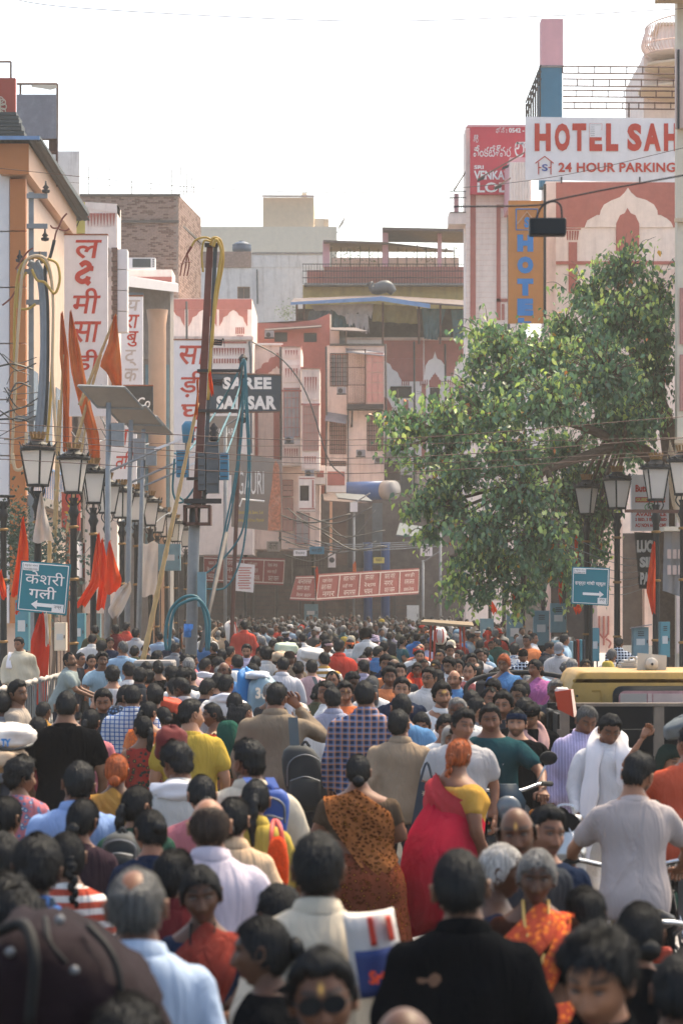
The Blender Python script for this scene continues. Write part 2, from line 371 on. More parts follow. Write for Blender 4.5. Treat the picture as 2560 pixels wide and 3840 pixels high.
def hand(w,fwd,side,up,curl=.5,s=1.0):
 """palm, four unequal bent fingers and a thumb; w wrist, fwd along the hand, side towards the thumb, up = back of the hand"""
 mb=MB();w=Vector(w);fwd=Vector(fwd).normalized();side=Vector(side);side=(side-fwd*side.dot(fwd)).normalized();up=fwd.cross(side).normalized()if up is None else up
 up=(Vector(up)-fwd*Vector(up).dot(fwd));up=(up-side*up.dot(side)).normalized()
 def ring(c,a,b,n=8):return[c+side*(a*cos(2*pi*k/n))+up*(b*sin(2*pi*k/n))for k in range(n)]
 mb.loft([ring(w-fwd*.02*s,.026*s,.022*s),ring(w+fwd*.02*s,.032*s,.018*s),ring(w+fwd*.06*s,.042*s,.016*s),ring(w+fwd*.09*s,.040*s,.013*s)])
 for i,(o,L)in enumerate(((.030,.070),(.010,.080),(-.010,.074),(-.029,.058))):
  p=w+(fwd*.085+side*o)*s;a=curl*.55;pts=[p];d=fwd.copy()
  for j,q in enumerate((.45,.32,.23)):
   d=(fwd*cos(a)-up*sin(a));p=p+d*L*q*s;pts.append(p);a+=curl*.95
  mb.tube(pts,[.0095*s,.009*s,.008*s,.0055*s],6)
 p=w+(fwd*.03+side*.032)*s;pts=[p,p+(fwd*.028+side*.022)*s,p+(fwd*.056+side*.026-up*.012*curl)*s,p+(fwd*.078+side*.02-up*.026*curl)*s]
 mb.tube(pts,[.0125*s,.0115*s,.010*s,.007*s],6)
 return mb
_bc={}
def body_np(sex,pose,vox=.022):
 """bare figure without head: torso, neck, limbs, hands with fingers, feet"""
 key=('body',sex,pose,vox)
 if key in _bc:return _bc[key]
 J=joints(pose,sex);xf=leanxf(J);mb=MB();k=1.0 if sex=='m' else .88
 ell_loft(mb,TORSO_M if sex=='m' else TORSO_F,xf=xf)
 for a in('aL','aR'):
  A=J[a];capsule(mb,xf(A['s']),.052*k,xf(A['e']),.042*k);capsule(mb,xf(A['e']),.043*k,xf(A['w']),.027*k)
 for a in('lL','lR'):
  h,kn,an=[Vector(p)for p in J[a]]
  capsule(mb,h,.088,kn,.056);capsule(mb,kn,.057,kn.lerp(an,.35)+Vector((0,.012,0)),.055);capsule(mb,kn.lerp(an,.35)+Vector((0,.012,0)),.055,an,.035)
  capsule(mb,an+Vector((0,.03,-.045)),.036,an+Vector((0,-.14,-.055)),.032,fy=.7)
 V,Fc=remesh(mb,vox,3)
 Vs=[V];Fs=list(Fc);n=len(V)
 for a,sx in(('aL',1),('aR',-1)):
  A=J[a];e,w=xf(A['e']),xf(A['w']);fw=(w-e).normalized()
  if pose in('ride','lean'):fw=(fw+Vector((0,-.6,-.15))).normalized();th=Vector((-sx,0,.1));up=Vector((0,0,1));cu=1.25
  elif pose.startswith('raise')and fw.z>.3:th=Vector((-sx,-.3,.2));up=None;cu=.7
  else:th=Vector((-.25*sx,-1,0))if fw.z<-.5 else Vector((0,0,1));up=Vector((sx,0,0))if fw.z<-.5 else Vector((0,-1,0));cu=.55
  h=hand(w,fw,th,up,cu,k*.98)
  Vs.append(np.array([p[:]if isinstance(p,Vector)else p for p in h.v]));Fs+=[tuple(i+n for i in f)for f in h.f];n+=len(h.v)
 out=(np.concatenate(Vs),Fs);_bc[key]=out;return out
def fold_noise(V,amp,seed=0):
 """soft cloth folds: displace outwards by warped sines"""
 r=np.random.RandomState(seed);x,y,z=V[:,0],V[:,1],V[:,2];d=np.zeros(len(V))
 for i in range(5):
  a=r.uniform(-1,1,3)*np.array([16,12,20]);p=r.uniform(0,6.3)
  d+=np.sin(x*a[0]+y*a[1]+z*a[2]+p+1.5*np.sin(z*9+x*7+i))*(.6+.4*np.sin(z*5+i*2))
 d*=amp/2.2
 c=np.stack([x*.25,np.zeros_like(x),z],1);nrm=V-c;nrm[:,2]*=.15;nrm/=np.linalg.norm(nrm,axis=1)[:,None]+1e-6
 return V+nrm*d[:,None]
def shirt_np(sex,pose,kind,vox=.02):
 """garment for the upper body: kind = tee | shirt (long sleeves, collar) | half (short sleeves, collar) | blouse | kurta | vest"""
 key=('shirt',sex,pose,kind,vox)
 if key in _bc:return _bc[key]
 J=joints(pose,sex);xf=leanxf(J);mb=MB();k=1.0 if sex=='m' else .88
 T=TORSO_M if sex=='m' else TORSO_F
 infl=.016 if kind not in('blouse','vest')else .007
 rows=[]
 bottom={'tee':.80,'shirt':.78,'half':.78,'blouse':1.12,'kurta':.45,'vest':.85}[kind]
 top={'tee':1.455,'shirt':1.465,'half':1.465,'blouse':1.405,'kurta':1.455,'vest':1.43}[kind]
 zs=sorted(set([bottom,top]+[t[0]for t in T if bottom<t[0]<top]))
 ta=np.array(T)
 if bottom<.8:rows.append((bottom,.185 if kind!='kurta' else .24,.145 if kind!='kurta' else .19,.01))
 for z in zs:
  if z<.8:continue
  rx,ry,yo=[np.interp(z,ta[:,0],ta[:,i])for i in(1,2,3)]
  loose=infl+(.014*smst(1.30,1.0,z)if kind not in('blouse','vest')else 0)*(1.0 if kind!='kurta' else 1.6)
  rows.append((z,rx+loose*(1 if z<1.40 else .8),ry+loose*(1 if z<1.40 else .8),yo))
 ell_loft(mb,rows,22,xf)
 for a in('aL','aR'):
  A=J[a];s,e,w=xf(A['s']),xf(A['e']),xf(A['w'])
  if kind in('shirt','kurta'):
   capsule(mb,s,.068*k,e,.058*k);m=e.lerp(w,.86);capsule(mb,e,.060*k,m,.045*k)
  elif kind=='vest':continue
  else:
   f={'tee':.62,'half':.68,'blouse':.55}[kind];r0,r1=((.067,.068)if kind!='blouse' else(.064,.052))
   m=s.lerp(e,f);capsule(mb,s,r0*k,m,r1*k)
 V,Fc=remesh(mb,vox,3)
 V=fold_noise(V,.012 if kind in('shirt','kurta','half')else(.008 if kind=='tee' else .004),hash((sex,pose))%97+len(kind))
 Fs=list(Fc);n=len(V);Vs=[V]
 cb=MB()
 if kind in('shirt','half','kurta'):
  rx,ry=(.066,.068)if sex=='m' else(.056,.060);N=20
  def ring(r,z,sp):return[xf(Vector(((rx+r)*cos(2*pi*i/N),.012+(ry+r)*sin(2*pi*i/N),z+sp*sin(2*pi*i/N))))for i in range(N)]
  cb.loft([ring(.024,1.445,.012),ring(.022,1.462,.014),ring(.009,1.492,.020),ring(.001,1.494,.020),ring(-.001,1.455,.014)],cap=False)
 elif kind=='tee':
  rx,ry=(.070,.070)if sex=='m' else(.060,.060);N=20
  def ring(r,z,sp):return[xf(Vector(((rx+r)*cos(2*pi*i/N),.014+(ry+r)*sin(2*pi*i/N),z+sp*sin(2*pi*i/N))))for i in range(N)]
  cb.loft([ring(.024,1.435,.014),ring(.014,1.458,.017),ring(.002,1.462,.018),ring(.0,1.44,.014)],cap=False)
 if cb.v:
  Vs.append(np.array([tuple(p)for p in cb.v]));Fs+=[tuple(i+n for i in f)for f in cb.f]
 out=(np.concatenate(Vs),Fs);_bc[key]=out;return out
def trousers_np(sex,pose,vox=.028):
 key=('trousers',sex,pose,vox)
 if key in _bc:return _bc[key]
 J=joints(pose,sex);mb=MB();ell_loft(mb,[(.82,.15,.11,.01),(.88,.182,.136,.01),(.96,.178,.132,.005),(1.03,.160,.122,.0)])
 for a in('lL','lR'):
  h,kn,an=[Vector(p)for p in J[a]]
  capsule(mb,h,.102,kn,.076);capsule(mb,kn,.076,an+Vector((0,0,.03)),.062)
 V,Fc=remesh(mb,vox,3);V=fold_noise(V,.006,5);out=(V,list(Fc));_bc[key]=out;return out
def skirt_np(flare=.30,pleats=14,top=1.0,seed=3,y2=.0,bottom=.03):
 """wrapped skirt of a saree: pleated loft from waist to ankle"""
 key=('skirt',flare,pleats,top,seed,bottom)
 if key in _bc:return _bc[key]
 r=np.random.RandomState(seed);N=48;rows=[];V=[];Fc=[]
 zs=np.linspace(top,bottom,14)
 ph=r.uniform(0,6.3,4)
 for z in zs:
  t=(top-z)/(top-bottom);rx=.165+(flare-.165)*t**.8;ry=.125+(flare*.82-.125)*t**.8
  if .06<t<.35:rx+=.018*sin(pi*(t-.06)/.29);ry+=.03*sin(pi*(t-.06)/.29)
  for k in range(N):
   a=2*pi*k/N;f=1+(.05*t)*sin(pleats*a+ph[0]+2*t)+.05*t*sin(5*a+ph[1]+3*t)+.02*sin(9*a+6*t+ph[2])
   V.append((rx*cos(a)*f,.005+ry*sin(a)*f,z))
 for i in range(len(zs)-1):
  for k in range(N):
   a=i*N+k;b=i*N+(k+1)%N;Fc.append((a,a+N,b+N,b))
 Fc.append(tuple(range(N)));out=(np.array(V),Fc);_bc[key]=out;return out
def pallu_np(sex='f',front=False,seed=1,tail=.75):
 """end of a saree: pleated band rising across the back from the right hip over the left shoulder, with its tail"""
 key=('pallu',front,seed,tail)
 if key in _bc:return _bc[key]
 r=np.random.RandomState(seed);ta=np.array(TORSO_F);V=[];Fc=[]
 nu,nv=26,15
 ysg=-1 if front else 1
 for i in range(nu):
  t=i/(nu-1)
  for j in range(nv):
   w=j/(nv-1)-.5
   if t<.72:
    q=t/.72
    x=(-.19+.30*q)+w*(.30-.14*q)*.75;z=(.98+.44*q)-w*(.44-.16*q)*.8
   else:
    q=(t-.72)/.28
    x=.11+w*.12;z=1.42+.035*sin(pi*min(1,q*2.0))-(tail*max(0,q-.22))
   z0=min(max(z,.86),1.47)
   rx,ry,yo=[np.interp(z0,ta[:,0],ta[:,c])for c in(1,2,3)]
   rx+=.030;ry+=.028
   xx=max(-.985,min(.985,x/rx));yy=ry*math.sqrt(1-xx*xx)
   if t<.72:y=yo+ysg*yy;x=xx*rx
   else:
    q=(t-.72)/.28;c=cos(pi*min(1,q/.32));y=yo+ysg*yy*c if q<.32 else yo-ysg*(yy+.012*q)
   pl=.010*sin(w*34+2*t+seed)+.006*sin(w*13-5*t)
   V.append((x,y+(ysg if t<.8 else-ysg)*pl,z+(.02 if .70<t<.82 else 0)))
 for i in range(nu-1):
  for j in range(nv-1):
   a=i*nv+j;Fc.append((a,a+1,a+nv+1,a+nv))
 G=np.array(V).reshape(nu,nv,3)
 for _ in range(2):G[1:-1]=.5*G[1:-1]+.25*(G[:-2]+G[2:])
 out=(G.reshape(-1,3),Fc);_bc[key]=out;return out
# --- people: heads
def head_grid(nc,nr):
 u=np.linspace(-pi,pi,nc,endpoint=False);th=u-.5*np.sin(u);ph=np.radians(np.linspace(-78,88,nr))
 TH,PH=np.meshgrid(th,ph);return TH.ravel(),PH.ravel()
def skull(TH,PH,sex='m'):
 a,b,c=(.076,.097,.118)if sex=='m' else(.072,.092,.113)
 x=a*np.sin(TH)*np.cos(PH);y=-b*np.cos(TH)*np.cos(PH);z=c*np.sin(PH)
 k=smst(0.0,-.10,z);x=x*(1-(.22 if sex=='m' else .30)*k)
 f=y<0
 y=np.where(f,-np.minimum(-y,.086+.12*(-y-.086).clip(0)),y*(1.05-.50*smst(-.01,-.10,z)))
 y=np.where(f&(z<-.02),y*(1-.02*k),y)
 return np.stack([x,y,z],1)
_hc={}
def head_np(sex='m',nc=44,nr=36,brow=1,stache=0,beard=0,mark=0,jaw=1.0,seed=0):
 key=('head',sex,nc,nr,brow,stache,beard,mark,jaw,seed)
 if key in _hc:return _hc[key]
 r=np.random.RandomState(seed+3)
 TH,PH=head_grid(nc,nr);V=skull(TH,PH,sex);x,y,z=V.T.copy();fr=smst(.0,-.05,y)
 x*=1+(jaw-1)*smst(.03,-.06,z)
 ax=np.abs(x);nl=1+r.uniform(-.15,.2);d=np.zeros_like(x)
 g=lambda v,s:np.exp(-(v/s)**2)
 nose=smst(.034,-.028,z)*smst(-.046,-.036,z);wd=.0085+.0085*smst(.0,-.03,z)
 d+=.026*nl*nose*g(x,wd)
 d+=.006*g(ax-.014,.007)*g(z+.036,.008)
 d-=.013*g(ax-.031,.018)*g(z-.016,.012)
 d+=.005*g(z-.036,.009)*smst(.07,.05,ax)
 d+=.006*g(ax-.045,.02)*g(z+.02,.02)
 d+=.0075*g(x,.022)*(g(z+.057,.006)+1.1*g(z+.073,.007))-.004*g(x,.026)*g(z+.065,.003)
 d+=.008*g(x,.026)*g(z+.1,.014)-.004*g(x,.02)*g(z+.086,.007)
 V[:,0]=x;V[:,1]=y-d*fr
 att=np.zeros((len(x),4));att[:,3]=1
 if brow:att[:,0]=np.maximum(att[:,0],fr*1.0*g(z-.0390-.006*np.sin(ax*40),.0070)*smst(.008,.014,ax)*smst(.058,.05,ax))
 att[:,0]=np.maximum(att[:,0],1.0*fr*g(ax-.031,.017)*g(z-.0195,.0062))  # eye area darkened in colour: socket shade painted in along with the lashes
 if stache:att[:,0]=np.maximum(att[:,0],stache*fr*smst(.036,.03,ax)*g(z+.047+.12*ax*ax*6,.0075))
 if beard:
  bm=smst(-.028,-.055,z+.25*np.maximum(0,.03-ax)-.35*np.maximum(0,ax-.045))*smst(.03,.0,y)*(1-g(x,.021)*g(z+.066,.012))
  att[:,0]=np.maximum(att[:,0],beard*np.clip(bm,0,1))
 att[:,1]=fr*np.clip(g(x,.021)*(g(z+.058,.006)+g(z+.072,.007)),0,1)*.9
 if mark:att[:,2]=mark*fr*g(x,.006 if mark<2 else .018)*g(z-.055,.012 if mark<2 else .010)
 att=np.clip(att,0,1)
 Fc=[]
 for i in range(nr-1):
  for k in range(nc):
   a=i*nc+k;b=i*nc+(k+1)%nc;Fc.append((a,b,b+nc,a+nc))
 Fc.append(tuple(range((nr-1)*nc,nr*nc)));Fc.append(tuple(reversed(range(nc))))
 mi=[0]*len(Fc);Vs=[V];n=len(V);As=[att]
 W0=.076 if sex=='m' else .072
 ne=10 if nc>30 else 7
 for s in(1,-1):
  mb=MB();rings=[]
  for q,(rr,off)in enumerate(((.35,.000),(1.0,.004),(1.0,.016),(.78,.017),(.45,.009))):
   rings.append([Vector((s*(W0-.006+off+.010*(max(0,sin(2*pi*k/ne))*.4+.5*(cos(2*pi*k/ne)>0)*off/.016)),.006+rr*.019*cos(2*pi*k/ne)+.004*sin(2*pi*k/ne),.002+rr*(.031 if sin(2*pi*k/ne)>0 else .030)*sin(2*pi*k/ne)))for k in range(ne)])
  mb.loft(rings,cap=True)
  Vs.append(np.array([tuple(p)for p in mb.v]));Fc+=[tuple(i+n for i in(f if s>0 else f[::-1]))for f in mb.f];mi+=[0]*len(mb.f);n+=len(mb.v);As.append(np.tile([0,0,0,1.],(len(mb.v),1)))
 if nc>24:
  for s in(1,-1):
   mb=MB();c=Vector((s*.031,-.0755 if sex=='m' else-.0745,.0155));N=10
   rg=[]
   for q in(0,.25,.55,.55001,.8,1.05):rg.append([c+Vector((.0125*sin(q)*cos(2*pi*k/N)*1.25,-.0125*cos(q),.0125*sin(q)*sin(2*pi*k/N)*.48))for k in range(N)])
   mb.loft(rg[1:],cap=True)
   Vs.append(np.array([tuple(p)for p in mb.v]));k0=len(Fc);Fc+=[tuple(i+n for i in f[::-1])for f in mb.f];n+=len(mb.v)
   mi+=[2]*N+[1]*(len(mb.f)-N-2)+[1,2];As.append(np.tile([0,0,0,1.],(len(mb.v),1)))
 out=(np.concatenate(Vs),Fc,mi,np.concatenate(As));_hc[key]=out;return out
HAIRLINES={'m':((0,.083),(30,.083),(48,.074),(62,.044),(80,-.008),(90,-.012),(98,.016),(116,.010),(130,-.045),(180,-.068)), 'f':((0,.074),(30,.064),(50,.034),(68,-.005),(90,-.030),(116,-.040),(140,-.070),(180,-.085)), }
def hair_np(style='short',sex='m',nc=44,nr=30,seed=0,strands=420):
 """hair as a thick shell grown from the skull plus loose locks; style sets hairline, volume, knot, tail or braid"""
 key=('hair',style,sex,nc,nr,seed,strands)
 if key in _hc:return _hc[key]
 r=np.random.RandomState(seed+17);TH,PH=head_grid(nc,nr);PH=np.radians(np.linspace(-60,89,nr)).repeat(nc)
 V=skull(TH,PH,sex);x,y,z=V.T;deg=np.degrees(np.abs(np.arctan2(x,-y)))
 hl=HAIRLINES['f' if style in('bun','pony','braid','long','lowbun')else 'm']
 base=np.interp(deg,[h[0]for h in hl],[h[1]for h in hl])+.006*np.sin(deg*.23+seed)*(deg>20)
 if style=='receding':base=base+.03*np.exp(-((deg-38)/22)**2)
 m=smst(base-.007,base+.007,z)
 if style=='bald':m=m*smst(.058,.030,z-.04*(deg>120)*smst(100,160,deg))*smst(40,66,deg)
 if style=='thin':m=m*(1-.9*np.exp(-(x/.045)**2-((y-.045)/.05)**2)*(z>.06))
 nz=np.sin(x*90+seed)*np.sin(y*70+2*seed)*np.sin(z*60+1)+.5*np.sin(x*190+z*150)*np.sin(y*170+seed)
 top=smst(.0,.09,z);t={'short':.010+.018*top,'crop':.006+.006*top,'fade':.004+.028*smst(.02,.08,z),'messy':.016+.032*top,'curly':.024+.030*top,'side':.012+.024*top, 'bald':.009+0*top,'thin':.008+.008*top,'receding':.009+.014*top,'bun':.011+.010*top,'lowbun':.012+.010*top,'pony':.010+.010*top,'braid':.011+.010*top,'long':.016+.012*top,'afro':.04+.03*top}[style]
 amp={'messy':.011,'curly':.013,'afro':.013,'short':.0055,'fade':.006,'side':.006}.get(style,.003)
 if style in('side','messy','fade'):t=t+.014*smst(-.02,-.07,y)*top
 if sex=='f' and style!='long':t=t-.006*np.exp(-(x/.006)**2)*(y<.03)*(z>.04)
 t=t*.62+.0035;off=-.010+m*(t+.010)+nz*amp*m
 nrm=V/np.array([.076**2,.097**2,.118**2]);nrm/=np.linalg.norm(nrm,axis=1)[:,None]
 Vh=V+nrm*off[:,None];Fc=[]
 for i in range(nr-1):
  for k in range(nc):
   a=i*nc+k;b=i*nc+(k+1)%nc;f=(a,b,b+nc,a+nc)
   if max(m[list(f)])>.02:Fc.append(f)
 if style not in('bald',):Fc.append(tuple(range((nr-1)*nc,nr*nc)))
 Vs=[Vh];n=len(Vh)
 def addm(vs,fs):
  nonlocal n
  vs=np.array([tuple(p)for p in vs]);Vs.append(vs);Fc.extend(tuple(i+n for i in f)for f in fs);n+=len(vs)
 ok=np.where(m>.6)[0]
 if len(ok)and strands:
  wh=np.array([0,.045,.115]);wild=style in('messy','curly','afro');ii=ok[r.randint(0,len(ok),strands)];p=Vh[ii];nn=nrm[ii];L=(r.uniform(.016,.042,strands)*(1.4 if wild else 1))[:,None]
  dr=(p-wh)if sex=='m' else np.stack([x[ii]*1.2,np.full(strands,.05),-.05-.5*np.abs(x[ii])],1)
  if style in('side','fade','messy'):dr=np.where((p[:,1]<.0)[:,None],np.stack([x[ii]*.5+.04,np.full(strands,.07),np.full(strands,.03)],1),dr)
  dr=dr+r.normal(0,.06 if wild else .018,(strands,3));dr-=nn*(dr*nn).sum(1)[:,None];dr/=np.linalg.norm(dr,axis=1)[:,None]+1e-9;sv=np.cross(nn,dr)*r.uniform(.0006,.0022,(strands,1))
  lift=r.uniform(.0005,.006,(strands,1))*(1.8 if wild else 1);p0=p-nn*.003;p1=p+dr*L*.5+nn*lift;p2=p+dr*L+nn*(lift*.7-2.5*L*L)
  V_=np.stack([p0-sv,p0+sv,p1-sv*.8,p1+sv*.8,p2],1).reshape(-1,3);F_=[q for k0 in range(0,5*strands,5)for q in((k0,k0+1,k0+3,k0+2),(k0+2,k0+3,k0+4))]
  addm(V_,F_)
 def lock(pts,rad,N=9,wob=.12):
  mb=MB();pts=bez(pts,5);rr=np.interp(np.linspace(0,1,len(pts)),np.linspace(0,1,len(rad)),rad);rr=[a*(1+wob*sin(i*1.7+seed))for i,a in enumerate(rr)]
  mb.tube(pts,rr,N);addm(mb.v,mb.f)
  for q in range(40 if strands else 0):
   i=r.randint(0,max(1,len(pts)-3));a=r.uniform(0,6.28);e=Vector((cos(a),sin(a),0))*rr[i];p=pts[i]+e;j=min(len(pts)-1,i+3);p2=pts[j]+e*1.15;sv=Vector((-sin(a),cos(a),0))*.0015
   addm([p-sv,p+sv,p2+sv,p2-sv],[(0,1,2,3)])
 if style in('bun','lowbun'):
  c=Vector((0,.118,.015 if style=='bun' else-.045));mb=MB();N=12
  mb.loft([[c+Vector((.042*sin(q)*cos(2*pi*k/N)*(1+.06*sin(3*k+q*4)),.028*-cos(q),.040*sin(q)*sin(2*pi*k/N)*(1+.06*cos(2*k))))for k in range(N)]for q in(.15,.6,1.1,1.6,2.1,2.6,3.0)])
  addm(mb.v,mb.f)
 if style=='pony':lock([(0,.095,.01),(0,.125,.0),(.005,.135,-.06),(.01,.125,-.16),(.0,.115,-.27)],[.020,.026,.030,.026,.007])
 if style=='long':
  for q in range(9):lock([((q-4)*.014,.085,.0),((q-4)*.018,.105,-.07),((q-4)*.02,.115,-.17),((q-4)*.018+.01*sin(q*2),.110,-.30+.02*cos(q*3))],[.022,.024,.022,.006],7)
 if style=='braid':
  mb=MB()
  for q in range(11):
   zz=-.03-q*.028;s=1 if q%2 else-1;rr=.020-.0009*q;c=Vector((s*.009,.108+.012*sin(q*.3),zz));N=8
   mb.loft([[c+Vector((rr*sin(a)*cos(2*pi*k/N)*1.05,rr*sin(a)*sin(2*pi*k/N)*.9,-rr*1.45*cos(a)+s*rr*.35*sin(a)*cos(2*pi*k/N)))for k in range(N)]for a in(.2,.8,1.57,2.3,2.95)])
  mb.tube([(0,.11,-.33),(.004,.115,-.40)],[.013,.004],6);addm(mb.v,mb.f)
  lock([(0,.085,.02),(0,.105,-.02),(0,.108,-.05)],[.03,.025,.018])
 out=(np.concatenate(Vs),Fc);_hc[key]=out;return out
def shell_np(kind,sex='m',seed=0):
 """head coverings in head coordinates: scarf, cap, turban, bandana, helmet, towel"""
 key=('shell',kind,seed)
 if key in _hc:return _hc[key]
 mb=MB();N=28
 if kind=='scarf':
  rows=[]
  for z,rx,ry,yo in((.137,.02,.025,.0),(.132,.055,.065,.0),(.112,.083,.098,.002),(.07,.1,.118,.006),(.01,.108,.122,.012),(-.06,.108,.112,.022),(-.12,.118,.108,.03),(-.17,.150,.112,.03),(-.24,.185,.125,.03),(-.36,.20,.14,.03)):
   row=[]
   for k in range(N):
    a=2*pi*k/N+pi/2;f=1+.035*sin(6*a+z*30+seed)+.02*sin(11*a-z*40)
    q=Vector((rx*cos(a)*f,yo+ry*sin(a)*f,z));opening=max(0,-sin(a))**3
    if z<.075:q.y+=opening*ry*1.15*min(1,(.075-z)/.07);q.x*=1+.12*opening
    row.append(q)
   rows.append(row)
  mb.loft(rows,cap=False);mb.add(rows[0],[tuple(range(N))])
 elif kind in('cap','helmet'):
  hgt=.035 if kind=='cap' else .0
  prof=((.03,.148),(.06,.140),(.085,.115),(.094,.07),(.095,.035))if kind=='cap' else((.04,.165),(.085,.15),(.118,.105),(.13,.05),(.132,-.01),(.125,-.05))
  mb.loft([[Vector((r_*.92*cos(2*pi*k/N),r_*1.1*sin(2*pi*k/N),z))for k in range(N)]for r_,z in prof],cap=False)
  mb.add([Vector((prof[0][0]*.92*cos(2*pi*k/N),prof[0][0]*1.1*sin(2*pi*k/N),prof[0][1]+.004))for k in range(N)],[tuple(range(N))])
  if kind=='cap':
   a0=[Vector((.085*sin(t),-.098*cos(t),.045))for t in np.linspace(-.95,.95,9)];a1=[Vector((.080*sin(t)*1.02,-.098-.085*cos(t*1.2),.028))for t in np.linspace(-.95,.95,9)]
   up=[p+Vector((0,0,.006))for p in a0+a1];n9=len(a0)
   mb.add(a0+a1,[(i,i+1,n9+i+1,n9+i)for i in range(n9-1)]);mb.add(up,[(i,n9+i,n9+i+1,i+1)for i in range(n9-1)])
 elif kind=='turban':
  for q in range(6):
   zz=.035+.02*q;R0=(.098,.104,.102,.094,.075,.045)[q];pts=[]
   for k in range(33):
    a=2*pi*k/32;pts.append(Vector((R0*cos(a)*.95,.01+R0*1.12*sin(a),zz+.016*sin(a+q*1.3)+.004*sin(5*a))))
   mb.tube(pts,[.021+.004*sin(k*.9+q)for k in range(33)],7)
  mb.tube(bez([(.03,.11,.05),(.05,.14,.0),(.06,.15,-.09),(.05,.15,-.20)],5),[.02,.026,.03,.034,.036,.038,.04,.04,.04,.04,.04,.04,.04,.04,.03,.02],7)
 elif kind=='bandana':
  mb.loft([[Vector((r_*.93*cos(2*pi*k/N),r_*1.16*sin(2*pi*k/N),z+.012*sin(2*pi*k/N)*-1))for k in range(N)]for r_,z in((.086,.03),(.094,.034),(.098,.05),(.094,.075),(.087,.082))],cap=False)
  mb.tube([(0,.115,.05),(.03,.13,.03),(.05,.14,-.02)],[.012,.016,.006],6)
 out=(np.array([tuple(p)for p in mb.v]),mb.f);_hc[key]=out;return out
def head_xf(V,sex,pose,yaw=0,pitch=0,roll=0,hs=1.0):
 """seat a head-space array on the neck"""
 J=joints(pose,sex);base=leanxf(J)(Vector((0,.006,1.492)))
 m=Matrix.Translation(base)@Euler((pitch,roll,yaw),'XYZ').to_matrix().to_4x4()@Matrix.Scale(hs,4)@Matrix.Translation(Vector((0,-.012,.090)))
 A=np.array(m);return V@A[:3,:3].T+A[:3,3]
SKINS=[srgb(c)for c in('#835a46','#724c3a','#936851','#634333','#9f745c','#7a5743','#54392c')]
for i_,c_ in enumerate(SKINS):SKINS[i_]=c_
_pm={}
